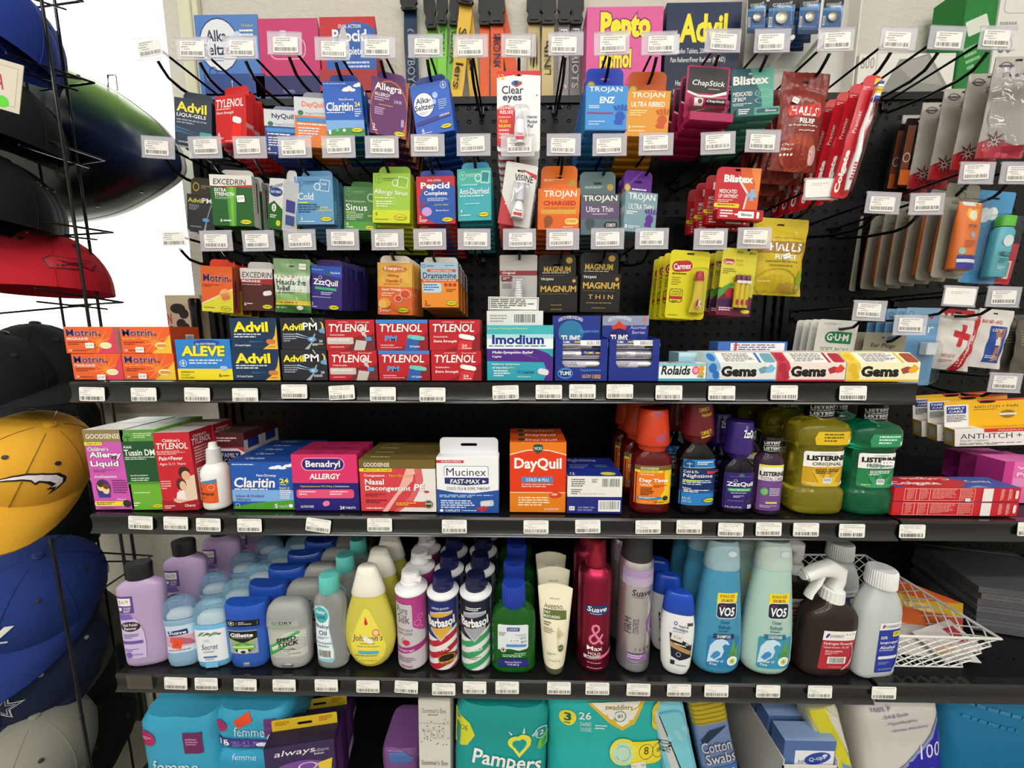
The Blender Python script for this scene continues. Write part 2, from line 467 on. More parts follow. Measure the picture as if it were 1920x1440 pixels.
# shelves
Z1, Z2, Z3 = P(950, 716, YS).z, P(950, 969, YS).z, P(950, 1273, YS).z
def shelf(x0, x1, z, label, depth=YB - YS - .004, hl=.0285):
    o = tag(empty('store_shelf', ((x0+x1)/2, YS, z)), label, 'shelf', 'black shop shelves')
    w_ = x1 - x0
    mb = MB().box(-w_/2 + .003, .012, -.022, w_/2 - .003, depth, -.002, M_shelf, .0008)
    # perforation along the front of the deck
    k = int(w_ / .0254)
    hb = [(-w_/2 + .02 + i*.0254, .05) for i in range(k - 1)]
    for x, y in hb:
        mb.lathe([(-.0019, .0022)], '030303:r', 8, x, y)
    mb.build('shelf_deck', o, smooth=0)
    # front price channel: hollow curved strip with a bright lower lip
    pr = [(.014, -.002), (0, -.001), (-.003, -.004), (-.001, -.010), (-.0005, -.020), (-.003, -hl + .002), (-.006, -hl - .0015), (-.004, -hl - .003), (.003, -hl - .001), (.014, -.022)]
    mb = MB(); mb.rings([[(xx, y, z_) for y, z_ in pr] for xx in (-w_/2, w_/2)], M_chan)
    mb.build('price_channel', o, smooth=30)
    for s_ in (-1, 1):
        x = s_*(w_/2 - .004)
        mb = MB(); ol = [(.012, -.022), (depth, -.022), (depth, -.07), (depth - .05, -.07)]
        mb.rings([[(x + t, y, z_) for y, z_ in ol] for t in (-.0012, .0012)], M_shelf)
        mb.build('bracket', o, smooth=0)
    return o
X1a, X1b = P(136, 738, YS).x, P(1717, 738, YS).x
shelf(X1a, X1b, Z1, 'upper black shelf carrying headache tablet boxes')
shelf(X1a, X1b, Z2, 'middle black shelf carrying cough syrup bottles and allergy boxes')
shelf(X1a, X1b, Z3, 'lower black shelf carrying shampoo, deodorant and spray cans')
shelf(X1b + .004, X1b + .004 + (X1b - X1a)*.6, P(1800, 975, YS).z, 'black shelf at right under the red toothpaste boxes')
Z2R = P(1800, 975, YS).z
shelf(X1b + .004, X1b + .004 + (X1b - X1a)*.6, P(1800, 1281, YS).z, 'black shelf at right holding a white wire basket')
Z3R = P(1800, 1281, YS).z
ZD = .2
# ---------------------------------------------------------------- price tags
def tag_art(lines, blank=False):
    a = []
    if blank: return [('L', 20, 20, 60, 20, 2, 'c8c8c4')]
    n = len(lines)
    for i, s_ in enumerate(lines):
        a.append(('T', 22 - 8*(n > 1) + 4*i, 6 + 14*i, min(74, 6.2*len(s_)), 9, s_, '8c8a86', {'b': 0}))
    a += [('T', 6, 36, 26, 7, random.choice(('EA 24 CAPS', 'EA 6 FL', 'EA 12 CT', 'EA 8 OZ')), '6a6864', {'b': 0}),
          ('T', 18, 50, 30, 8, str(random.randint(100000, 999999)), '9a9894', {'b': 0}), ('B', 5, 66, 88, 26, '55534f')]
    return a
def shelf_tag(px, py, lines, where, ro=0, z=None, Y=YS):
    q = P(px, py, Y - .004)
    w_, h_ = .0376, .0205
    mb = MB()
    ol = rrect(-w_/2, -h_/2, w_, h_, .002)
    mb.plate(ol, [], -.0006, 0, 'ecebe6')
    paint(mb, tag_art(lines), lambda x, y, o: (-w_/2 + x, -.0006 - o, h_/2 - y), w_, h_)
    o = mb.build('price_tag', smooth=0)
    # the tag sits slightly bowed in its channel
    o.location = q; o.rotation_euler = (R(-4), R(ro), 0)
    tag(o, 'white barcode price tag on the shelf edge below ' + where, 'price tag', 'barcode price tags on the shelf edges')
    return o
T1 = [(173, 739, ('MOTRIN IB LIQUID', 'GELS'), 'the left orange boxes', 1), (270, 740, ('MOTRIN IB', 'CAPLETS'), 'the right orange boxes', 0), (370, 740, ('ALEVE CAPS',), 'the blue and yellow box', 1),
      (460, 741, ('ADVIL CAPLETS',), 'the navy boxes', 0), (552, 734, ('ADVIL PM CAPLETS',), 'the black boxes', 0), (641, 736, ('TYLENOL RAPID', 'RLS GELCAP'), 'the red boxes with grey bottle', -3),
      (718, 739, ('TYLENOL PM X STR', 'CAPS'), 'the red boxes with blue stripe', 0), (811, 740, ('TYLENOL X STR', 'CAPS'), 'the plain red tablet boxes', 0), (948, 736, ('IMODIUM MULTI', 'SYMP RLF CAPLETS'), 'the teal and purple box', -2),
      (1029, 735, ('IMODIUM ANTI', 'DIARRHEAL CAPLET'), 'the gap beside the teal box', 0), (1092, 734, ('TUMS ULTRA XL', 'BERRIES MAX'), 'the left blue antacid tray', 0), (1162, 734, ('TUMS ULTRA XL', 'PEPP'), 'the right blue antacid tray', 0),
      (1254, 736, ('ROLAIDS ROLLS', 'FRUIT ULT STR'), 'the small teal and white box', 0), (1353, 737, ('HALLS MENTHO', 'LYPTUS'), 'the light blue lozenge box', 0), (1470, 736, ('HALLS CHERRY',), 'the red lozenge box', 0), (1599, 737, ('HALLS HONEY', 'LEMON'), 'the yellow lozenge box', 0)]
T2 = [(264, 980, ('EQUALINE ADULT', 'TUSSIN DM COUGH'), 'the green cough syrup carton', 2), (330, 981, ('CHILD TYLENOL',), 'the red children medicine carton', 1), (391, 984, ('AFRIN NASAL', 'SPRAY ORIGINAL'), 'the white spray bottle', 1),
      (468, 985, ('CLARITIN TABS',), 'the blue allergy boxes', 0), (597, 985, ('ALLERGY TAB',), 'the pink allergy boxes', 8), (712, 984, ('HDX COLD SINUS', 'DECON PE TABLET'), 'the gold and red nasal boxes', 0), (852, 987, ('MUCINEX FAST MAX', 'COLD FLU THROAT'), 'the white and blue box', 0),
      (1005, 988, ('VICKS DAYQUIL', 'COLD&FLU LIQUICA'), 'the orange cold medicine boxes', 0), (1102, 987, ('VICKS NYQUIL', 'COLD&FLU LIQUICA'), 'the lying navy boxes', -1), (1215, 988, ('HDX COLD FLU DAY', 'LIQ DAYQUIL'), 'the orange labelled syrup bottle', -1),
      (1292, 988, ('HDX COLD NITE', 'LIQ NYQUIL'), 'the blue labelled syrup bottle', 0), (1370, 993, ('ZZZQUIL SLEEP', 'AID LIQUID'), 'the purple capped bottle', 1), (1441, 992, ('LISTERINE', 'MOUTHWASH COOL M'), 'the small purple mouthwash', 0), (1511, 993, ('LISTERINE ORGNL', 'COOL MINT'), 'the yellow mouthwash', 0),
      (1597, 995, ('COOL MINT', 'MOUTHWASH FRESHB'), 'the green mouthwash', 0), (1710, 996, ('COLGATE CAVITY', 'PROTEC REG'), 'the red toothpaste boxes', 0), (1932, 992, ('PREGNANCY',), 'the pink boxes at far right', 0)]
T3 = [(330, 1281, ('SUAVE DEOD',), 'the pink labelled deodorant', 1), (387, 1282, ('SECRET DEOD', 'SOLID POWDER FRESH'), 'the leafy light blue deodorant', 0), (460, 1284, ('GILLETTE GEL', 'DEOD'), 'the dark blue deodorant', 1), (533, 1285, ('SPEEDSTICK', 'REG POWER'), 'the grey deodorant', 0),
      (612, 1285, ('BABY OIL',), 'the clear baby oil bottle', 0), (690, 1287, ('JOHNSONS BABY', 'SHAMPOO'), 'the yellow shampoo bottle', 0), (762, 1288, ('PURE SILK SHAVE', 'SEN RASP'), 'the raspberry shaving can', 3), (832, 1292, ('BARBASOL SHAVE', 'ORIGINAL 7OZ'), 'the red striped shaving can', 0),
      (890, 1289, ('BARBASOL ALOE',), 'the green striped shaving can', 0), (951, 1289, ('ALOE GEL', 'BURN RELIEF'), 'the green gel bottle', 0), (1048, 1290, ('AVEENO LOTION', 'DAILY MOISTURE'), 'the cream lotion tube', 0), (1120, 1291, ('SUAVE MOUSSE', 'MAXIMUM HOLD'), 'the crimson hair mousse', 0),
      (1197, 1293, ('SUAVE HAIR SPRAY', 'FIRM CONTROL'), 'the silver and lilac spray', 1), (1273, 1294, ('HEAD SHOULDERS', '2IN1'), 'the white bottle with blue cap', 0), (1343, 1295, ('VO5 SHAMPOO',), 'the blue shampoo bottle', 0), (1440, 1296, ('VO5 COND',), 'the mint conditioner bottle', 0),
      (1537, 1297, ('HYDROGEN PEROXIDE',), 'the brown peroxide bottle', 0), (1657, 1299, ('ALCOHOL ISO',), 'the clear alcohol bottle', 0)]
for T_ in (T1, T2, T3):
    for px, py, ln, wh_, ro in T_: shelf_tag(px, py, ln, wh_, ro)
# a blank plastic sleeve, left on the lowest shelf edge
q = P(262, 1279, YS - .004)
tag(MB().box(-.021, -.0006, -.012, .021, 0, .012, '6a6258:h', 0).build('label_sleeve', smooth=0), 'empty clear plastic label sleeve on the lower shelf edge at left', 'label sleeve').location = q
# ---------------------------------------------------------------- peg hooks
HL = .186
def hook_master():
    o = empty('peg_hook')
    mb = MB()   # origin: centre of the label, wire runs back to the board (+y)
    mb.tube([(0, .004, .010), (0, .03, .0085), (0, .08, .0085), (0, HL + .006, .0085)], .0021, '0d0d0e:g')
    mb.tube([(0, .010, -.012), (0, .016, -.018), (0, .028, -.027), (0, .05, -.030), (0, .10, -.026), (0, HL - .012, -.014), (0, HL - .004, -.004), (0, HL + .001, .002)], .0026, '0d0d0e:g')
    mb.build('hook_wire', o)
    mb = MB().tube([(-.013, HL - .002, .0085), (.013, HL - .002, .0085)], .0026, '0d0d0e:g')
    mb.box(-.006, HL - .006, -.006, .006, HL - .001, .010, '0d0d0e:g', .001)
    for s_ in (-.0127, .0127): mb.tube([(s_, HL - .003, .0085), (s_, HL + .004, .0085)], .0024, '0d0d0e:g')
    mb.build('hook_back_clip', o)
    w_, h_ = .0545, .0315
    mb = MB(); mb.plate(rrect(-w_/2, -h_/2, w_, h_, .0012), [], -.0008, .0002, 'e4e2ec:h')
    mb.tube([(-w_/2, .0005, h_/2), (w_/2, .0005, h_/2)], .0018, 'e4e2ec:h', 6)
    mb.tube([(-w_/2, -.001, -h_/2), (w_/2, -.001, -h_/2)], .0012, 'e4e2ec:h', 6)
    h = mb.build('label_holder', o)
    return o, h
HM, HH = hook_master()
_hk = 0
def hook(px, py, what, ro=0, paper='ecebe8', off=(.0, -.001), pr=0, Y=.664, yaw=0, blank=False, txt=None):
    global _hk
    o = HM if _hk == 0 else dup(HM)
    _hk += 1
    for c in list(o.children):
        for g in list(c.children): bpy.data.objects.remove(g)
    o.location = P(px, py, Y); o.rotation_euler = (0, 0, 0)
    for c in o.children:
        if c.name.startswith('label_holder'): c.rotation_euler = (0, R(ro), R(yaw)); hh = c
    w_, h_ = (.0390, .0222) if not blank else (.050, .027)
    mb = MB(); mb.plate(rrect(-w_/2, -h_/2, w_, h_, .002), [], -.0016, -.0010, paper)
    paint(mb, tag_art(txt or ('SHOP PRICE',), blank) if txt or blank else [('L', 12, 7, 76, 26, 2, 'a8a6a2'), ('L', 6, 36, 36, 10, 1, '8a8884'), ('L', 16, 50, 32, 10, 1, 'a8a6a2'), ('B', 5, 66, 88, 24, '6a6864')], lambda x, y, q: (-w_/2 + x, -.0016 - q, h_/2 - y), w_, h_)
    t = mb.build('paper_tag', hh, smooth=0); t.location = (off[0], 0, off[1]); t.rotation_euler = (0, R(pr), 0)
    tag(o, 'black wire peg hook with clear tag holder ' + what, 'peg hook', 'peg hooks with clear tag holders')
    return o
# ================================================================ goods hanging on the peg hooks
def slot_hole(cx, cz, w_, h_):
    return rrect(cx - w_/2, cz - h_/2, w_, h_, h_/2, 3)
def tabplate(w_, h_, th, z0, r, hole=None, c='ffffff'):
    """a card tab in the xz plane, rounded at the top"""
    ol = [(-w_/2, z0), (w_/2, z0)]
    for a in range(0, 91, 18): ol.append((w_/2 - r + r*math.cos(R(a)), z0 + h_ - r + r*math.sin(R(a))))
    for a in range(90, 181, 18): ol.append((-w_/2 + r + r*math.cos(R(a)), z0 + h_ - r + r*math.sin(R(a))))
    return MB().plate(ol, [hole] if hole else [], 0, th, c)
def hangbox(name, L, x0, y0, x1, y1, col, art, d=.018, n=0, dy=.019, roll=0, yaw=0, tab=None, side=None, left=None, Y=.686, tart=None, dx=0, dz=0, jr=.02, extra=None, pitch=0, cat='medicine box'):
    X, zb, w_, h_ = fit(x0, y0, x1, y1, Y)
    o = tag(empty(name, (X, Y + d/2, zb + h_/2), (R(pitch), R(roll), R(yaw))), L, cat, None)
    mb = MB(); mb.box(-w_/2, -d/2, -h_/2, w_/2, d/2, h_/2, col, .0005)
    face(mb, 'f', w_, d, h_, art, -h_/2)
    if side: face(mb, 'r', w_, d, h_, side, -h_/2)
    if left: face(mb, 'l', w_, d, h_, left, -h_/2)
    mb.build('carton', o)
    if tab:
        tc_, tp, wf = tab[:3]
        th_ = P((x0+x1)/2, y0 - tp, Y).z - P((x0+x1)/2, y0, Y).z + (d*.8*(621 - y0)/721 if len(tab) < 4 else d*.5*(621 - y0)/721)
        tw = w_*wf
        m = tabplate(tw, th_ + .004, .0005, h_/2 - .004, min(.009, th_*.6), slot_hole(0, h_/2 + th_*.55, .014, .0035) if len(tab) > 3 else None, tc_)
        if tart: paint(m, tart, lambda x, y, q: (-tw/2 + x, -q, h_/2 + th_ - y), tw, th_)
        t = m.build('hang_tab', o, smooth=0); t.location = (0, d/2 - .001 if not (len(tab) > 3 and tab[3] == 'front') else -d/2 + .0012, 0)
        if len(tab) > 3 and tab[3] == 'front': t.location.y = d/2 - .001
    if extra: extra(o, w_, h_, d)
    if n: row(o, n, dy, dx, dz, .0008, jr)
    return o
def sticker(par, w_, h_, x, z, y, txt='$ 4.99', ro=0, col='f4f2ee', tc_='555555', pos=True):
    mb = MB(); mb.plate(rrect(-w_/2, -h_/2, w_, h_, .001), [], 0, .0003, col)
    paint(mb, [('T', 14, 30, 72, 40, txt, tc_, {'b': 0})], lambda a, b, q: (-w_/2 + a, -q, h_/2 - b), w_, h_)
    s_ = mb.build('price_sticker', par, smooth=0); s_.location = (x, y, z); s_.rotation_euler = (0, R(ro), 0)
    return s_
NV, TY = '16294f', 'c41f2a'
# ---- top row
hangbox('medicine_box', 'dark navy gel capsule box with yellow lettering, tilted', 330, 186, 392, 274, '1b2b44',
  [('T', 6, 8, 80, 21, 'Advil', YE, {'b': .04}), ('T', 6, 32, 78, 9, 'LIQUI-GELS', WH, {'i': .1}), ('L', 6, 45, 84, 12, 2, '8899aa'), ('G', [(0, 60), (70, 74), (0, 66)], '2b5f86'), ('G', [(0, 68), (70, 78), (0, 74)], '2b5f86'), ('G', [(70, 80), (100, 74), (100, 100), (52, 100)], '7f959c'), ('Q', 66, 68, 36, 10, '3f9f98', {'r': .5}), ('L', 10, 93, 40, 5, 1, 'b8c4cc')], .015, 3, .022, 5, 10, ('2a3444', 12, .8), Y=.70)
hangbox('medicine_box', 'red pain reliever packet with white pill picture', 398, 178, 470, 268, 'cf2a2b',
  [('T', 5, 8, 88, 17, 'TYLENOL', WH, {'i': .15, 'b': .025}), ('L', 5, 27, 55, 5, 1, 'f6c8c4'), ('T', 5, 33, 56, 7, 'Extra Strength', WH, {'i': .15}), ('Q', 56, 46, 30, 13, WH, {'r': .5, 'a': -15}), ('G', [(58, 60), (86, 64), (78, 100), (46, 100)], 'ef2f28'), ('T', 7, 76, 7, 9, '6', WH), ('L', 7, 88, 20, 4, 1, WH), ('L', 30, 94, 40, 4, 1, 'f0b0a8')], .014, 5, .016, 4, -14, ('d83034', 16, .8), [('T', 20, 35, 60, 58, 'TYLENOL', 'f0dcd8', {'a': 90})], dz=-.003)
VC = lambda a, b, c: [('R', 0, 0, 100, 36, 'c9ced4'), ('T', 22, 8, 62, 14, a, b, {'b': .04}), ('E', 18, 31, 8, 5, '2c6a4a'), ('T', 30, 29, 58, 6, 'VapoCOOL', '4c6a64', {'b': 0}), ('Q', 4, 40, 92, 9, '3c86c8', {'r': .4}), ('L', 8, 52, 84, 5, 1, WH), ('L', 10, 60, 70, 22, 4, 'd8dce8'), ('T', 7, 82, 8, 9, '4', WH), ('L', 7, 94, 30, 4, 1, WH)]
hangbox('medicine_box', 'silver and navy nighttime cough drop packet', 497, 206, 560, 292, '2b3d84', VC('NyQuil', '1c2450', 0), .014, 3, .02, 2, 4, ('6a7890', 7, .7))
hangbox('medicine_box', 'silver and orange daytime cough drop packet', 553, 183, 617, 277, 'e07a36', VC('DayQuil', 'ea6a38', 0) + DS(70, 88, 30, 8), .014, 3, .02, 2, 4, ('8a94a0', 10, .7))
def cloud(x, y, s_, c=WH): return [('E', x, y, 9*s_, 4*s_, c), ('E', x+8*s_, y-2.5*s_, 7*s_, 4*s_, c), ('E', x+15*s_, y+1*s_, 9*s_, 3*s_, c), ('E', x-6*s_, y+1.5*s_, 6*s_, 2.4*s_, c)]
hangbox('medicine_box', 'blue allergy tablet packet with cloud over green hill', 609, 152, 678, 256, '1f5bbd',
  [('R', 0, 70, 100, 20, '7aa8e0'), ('E', 60, 100, 70, 16, '3f8f3c'), ('L', 4, 4, 60, 3, 1, 'b8cef0')] + cloud(62, 15, 1) + cloud(90, 8, .8) + [('T', 40, 31, 38, 5, 'Non-Drowsy', WH), ('T', 5, 38, 70, 16, 'Claritin', WH, {'i': .12, 'b': .035}), ('T', 80, 38, 14, 8, '24', YE, {'b': .04}), ('L', 78, 50, 18, 16, 4, 'cfe0f4'), ('L', 5, 56, 62, 3, 1, WH), ('T', 5, 88, 6, 8, '1', WH), ('E', 28, 89, 4, 3, '7ac07a'), ('E', 46, 89, 4, 3, 'e0f0e0')] + DS(64, 84, 32, 9), .018, 4, .02, -3, 6, ('2d4f9e', 12, .78),
  [('T', 25, 40, 50, 52, 'Claritin', 'c8d8f0', {'a': 90})], dz=-.002)
hangbox('medicine_box', 'purple allergy packet with orange arc on the right', 694, 148, 760, 256, '5f2463',
  [('E', 50, 56, 52, 54, 'c86a38', {'ring': .95}), ('G', [(90, 0), (100, 0), (100, 100), (88, 100), (99, 60), (98, 30)], 'b85a34'), ('T', 10, 9, 72, 16, 'Allegra', WH, {'b': .03}), ('T', 10, 26, 42, 6, 'ALLERGY', WH), ('L', 10, 34, 42, 8, 2, 'c8a8cc'), ('T', 62, 34, 22, 6, '24HR', 'd8c0dc', {'b': 0}), ('L', 22, 46, 50, 3, 1, 'c89a4a'), ('L', 12, 52, 30, 14, 4, 'c8a8cc'), ('T', 8, 82, 7, 8, '2', WH), ('L', 8, 92, 16, 3, 1, WH), ('Q', 84, 66, 8, 14, 'b89ac0', {'r': .5})] + DS(66, 88, 32, 9), .018, 5, .02, 5, 14, ('6a3a80', 13, .78), None,
  [('T', 10, 4, 80, 30, 'ALLEGRA', 'e0c8e4', {'a': 90, 'b': .01})], dz=-.004)
hangbox('medicine_box', 'blue effervescent antacid packet with round white emblem', 774, 154, 848, 252, '2e62c4',
  [('E', 30, 40, 27, 24, 'f4f6fa'), ('E', 30, 40, 27, 24, '1c2a6a', {'ring': .95}), ('T', 10, 26, 40, 11, 'Alka-', '16204c', {'b': .03}), ('T', 6, 39, 50, 11, 'Seltzer', '16204c', {'b': .03}), ('L', 16, 54, 28, 6, 2, '9aa8c8'), ('E', 62, 26, 7, 6, 'a8c4f0'), ('E', 58, 38, 5, 5, 'a8c4f0'), ('E', 86, 10, 8, 7, 'c8d4f0', {'ring': .8}), ('R', 82.5, 9, 7, 2, 'c8d4f0'), ('R', 85, 5, 2, 10, 'c8d4f0'), ('L', 68, 36, 26, 20, 5, 'a8c0ec'), ('G', [(4, 72), (96, 62), (96, 70), (4, 80)], '3c3a8c'), ('T', 66, 64, 28, 4, 'ORIGINAL', WH, {'a': 6}), ('T', 16, 85, 7, 8, '6', WH), ('L', 16, 94, 30, 3, 1, WH)] + DS(66, 84, 30, 9), .015, 5, .018, -7, -6, ('3a4f9e', 13, .8), dz=-.004)
# clear eyes blister card
def card(name, L, x0, y0, x1, y1, col, art, Y=.70, n=0, dy=.014, roll=0, yaw=0, hole=8, r=.004, back=None, th=.0006, extra=None, cat='hanging packet', dz=0, dx=0, jr=.02, part=None):
    """a printed card with a slot; extra() adds what is fixed on it"""
    X, zb, w_, h_ = fit(x0, y0, x1, y1, Y)
    o = tag(empty(name, (X, Y, zb + h_/2), (0, R(roll), R(yaw))), L, cat)
    hz = h_/2 - h_*hole/100
    mb = MB(); mb.plate(rrect(-w_/2, -h_/2, w_, h_, r, 5), [slot_hole(0, hz, .013, .0034)] if hole else [], 0, th, col, back)
    # print around the slot: keep the art off the punched hole
    paint(mb, art, lambda x, y, q: (-w_/2 + x, -q, h_/2 - y), w_, h_)
    mb.build(part or 'backing_card', o, smooth=0)
    if extra: extra(o, w_, h_)
    if n: row(o, n, dy, dx, dz, .0008, jr)
    return o
def dome(mb, x0, z0, x1, z1, dep, c, r=.3, seg=6):
    """blister bubble: rounded box standing out to -y"""
    ol = rrect(x0, z0, x1-x0, z1-z0, min(x1-x0, z1-z0)*r, seg); cx, cz = (x0+x1)/2, (z0+z1)/2
    rs = []
    for y, k in ((0, 1), (-dep*.75, .97), (-dep*.95, .9), (-dep, .75)):
        rs.append([(cx + (x-cx)*k, y, cz + (z-cz)*k) for x, z in ol])
    return mb.rings(rs, c, False, True)
def clr(o, w_, h_):
    mb = MB(); dome(mb, -w_*.16, -h_*.48, w_*.26, h_*.06, .012, 'ffffff:c'); mb.build('clear_blister', o)
    mb = MB().lathe([(-h_*.44, .0085), (-h_*.25, .0095), (-h_*.16, .008), (-h_*.13, .004)], 'eceaf2:k', 16, w_*.03, -.0085)
    mb.lathe([(-h_*.13, .006), (-h_*.02, .004), (h_*.02, .0025)], 'e8e4f0:h', 16, w_*.03, -.0085)
    paint(mb, [('T', 10, 40, 80, 20, 'Clear', 'c83a5a'), ('R', 0, 70, 100, 22, 'c83a4a')], lambda x, y, q: (w_*.03 - .007 + x, -.0085 - .0092 - q, -h_*.26 - y), .014, h_*.16)
    mb.build('dropper_bottle', o)
card('eye_drop_card', 'white and red redness relief eye drop card with blister', 932, 133, 1013, 284, 'efefee',
  [('G', [(0, 0), (100, 0), (100, 6), (50, 4), (0, 8)], 'd02830'), ('T', 3, 3.5, 14, 7, '12', 'f0a020', {'b': .04}), ('E', 44, 15, 11, 3.4, '2c6cb0'), ('E', 44, 15, 4, 3.2, '16305c'), ('G', [(56, 12), (58, 16), (44, 20), (36, 17), (48, 17)], 'd02830'), ('T', 11, 18, 50, 10, 'Clear', '16305c', {'b': .02}), ('T', 13, 30, 44, 9, 'eyes', '16305c', {'b': .035}), ('E', 92, 30, 1.2, 1, '16305c'),
   ('E', 22, 48, 22, 6, 'd02830'), ('R', 0, 48, 42, 45, 'd02830'), ('T', 3, 43, 38, 4, 'REDNESS', WH), ('T', 7, 48.5, 30, 4, 'RELIEF', WH), ('L', 3, 56, 30, 3, 1, 'f0b0a8'), ('T', 6, 60, 18, 3.6, 'PLUS', YE), ('T', 4, 66, 28, 3.6, 'RELIEVES', YE), ('L', 4, 72, 28, 14, 3, 'f0b8b0'), ('T', 70, 55, 24, 4, 'Handy', '1c3a7a', {'i': .15}), ('T', 70, 60.5, 24, 4, 'Pocket', '1c3a7a', {'i': .15}), ('T', 70, 66, 14, 4, 'Pal', '1c3a7a', {'i': .15}), ('L', 3, 93, 40, 3, 1, '6a88b8')], .672, 6, .02, hole=5, extra=clr, cat='eye drop card', dz=-.004, jr=.006)
# condoms: tall tab above the carton
def helm(x, y, s_, c):
    return [('E', x, y, 9*s_, 9*s_, c), ('R', x - 8*s_, y, 13*s_, 14*s_, c), ('G', [(x-2*s_, y), (x-12*s_, y+9*s_), (x-8*s_, y+14*s_), (x-4*s_, y+8*s_)], c)] + [('G', [(x-8*s_+5*k*s_, y-10*s_), (x-13*s_+7*k*s_, y-20*s_+abs(k-2)*1.5*s_), (x-8*s_+7*k*s_, y-21*s_+abs(k-2)*1.5*s_), (x-4.5*s_+5*k*s_, y-10*s_)], c) for k in range(5)]
tabart = lambda c, t=WH: [('E', 14, 70, 11, 17, 'b89a3c'), ('E', 14, 70, 8, 12, 'd8bc5a'), ('L', 30, 72, 62, 12, 1, t)]
hangbox('condom_box', 'light blue condom carton with taller royal blue tab', 1097, 160, 1177, 245, '3d8fd8',
  [('T', 8, 3, 78, 14, 'TROJAN', WH, {'b': .01}), ('T', 33, 25, 36, 14, 'ENZ', WH, {'i': .12, 'b': .05}), ('L', 8, 44, 32, 8, 2, 'd8e8f8'), ('R', 4, 59, 62, 4, '8a3a7a'), ('L', 8, 78, 40, 12, 2, 'a8ccee')] + helm(82, 68, 1.3, '1f50b4') + [('R', 0, 97, 100, 3, '2a6aac')], .020, 6, .021, 0, 2, ('2547c4', 38, .9, 'b'), tart=tabart(0), dz=-.004, jr=.008, cat='condom box')
hangbox('condom_box', 'golden orange condom carton with darker orange tab', 1175, 170, 1255, 256, 'dd962a',
  [('T', 10, 4, 76, 14, 'TROJAN', WH, {'b': .01}), ('T', 10, 24, 78, 11, 'ULTRA RIBBED', WH, {'i': .12}), ('L', 8, 42, 42, 14, 3, 'f4d8a0'), ('T', 6, 75, 5, 8, '3', WH), ('L', 14, 77, 34, 6, 1, 'f4d8a0'), ('L', 6, 86, 44, 6, 1, 'f4d8a0')] + helm(84, 64, 1.25, 'c8541c'), .020, 5, .021, 2, -2, ('c85a20', 42, .9, 'b'), tart=tabart(0), dz=-.004, jr=.008, cat='condom box')
# lip balm blister
def lipstick(o, w_, h_):
    mb = MB(); dome(mb, -w_*.48, -h_*.5, w_*.48, -h_*.12, .013, 'ffffff:c', .2); mb.build('clear_blister', o)
    mb = MB(); k = .0072; z = -h_*.25
    mb.rings([[(x, -.008 + r*math.cos(t*math.pi/9), z + r*math.sin(t*math.pi/9)) for t in range(18)] for x, r in ((-w_*.42, k*.8), (-w_*.40, k), (w_*.40, k), (w_*.42, k*.8))], 'b01c58:g')
    paint(mb, [('R', 0, 0, 26, 100, 'f0eae8'), ('E', 17, 50, 7, 30, '6a4038'), ('R', 33, 10, 62, 80, '2a1c22'), ('T', 37, 30, 54, 40, 'ChapStick', WH, {'i': .15})], lambda x, y, q: (-w_*.38 + x, -.008 - math.sqrt(max(k*k - (y-k*.8)**2, 0)) - q - .0001, z + k*.8 - y), w_*.76, k*1.6, None, .002)
    mb.build('lip_balm_stick', o)
    mb = MB().box(-w_/2, -.022, -h_/2 - .012, w_/2, 0, -h_/2 + .001, 'a81c54', .0008); mb.build('card_foot', o)
chs = card('lip_balm_card', 'cherry lip balm card, black top and crimson below, with blister', 1284, 124, 1367, 226, 'b01c58',
  [('R', 4, 3, 92, 47, '2a2428'), ('G', [(4, 46), (30, 53), (60, 53), (96, 44), (96, 50), (60, 57), (30, 57), (4, 50)], 'f4ece8'), ('G', [(4, 50), (30, 57), (60, 57), (96, 50), (96, 52), (96, 60), (4, 60)], 'b01c58'), ('T', 14, 26, 76, 13, 'ChapStick', WH, {'i': .15, 'b': .01}), ('L', 52, 41, 34, 3, 1, 'c8b8b8'), ('E', 18, 66, 9, 8, '6a2c3c'), ('T', 34, 60, 36, 5, 'CLASSIC', 'e8a8c0'), ('T', 34, 67, 36, 5, 'CHERRY', WH), ('L', 34, 74, 54, 4, 1, 'e0a0b8')], .680, 4, .026, 2, 4, 14, .005, extra=lipstick, cat='lip balm', dz=-.002)
row2 = card('lip_balm_card', 'yellow lip balm card behind the cherry lip balm cards', 1303, 160, 1378, 262, 'd8c020', [('R', 0, 0, 100, 12, '3a2a50'), ('E', 30, 30, 24, 8, 'a82030')], .79, 2, .015, 0, 0, 8, .005, cat='lip balm')
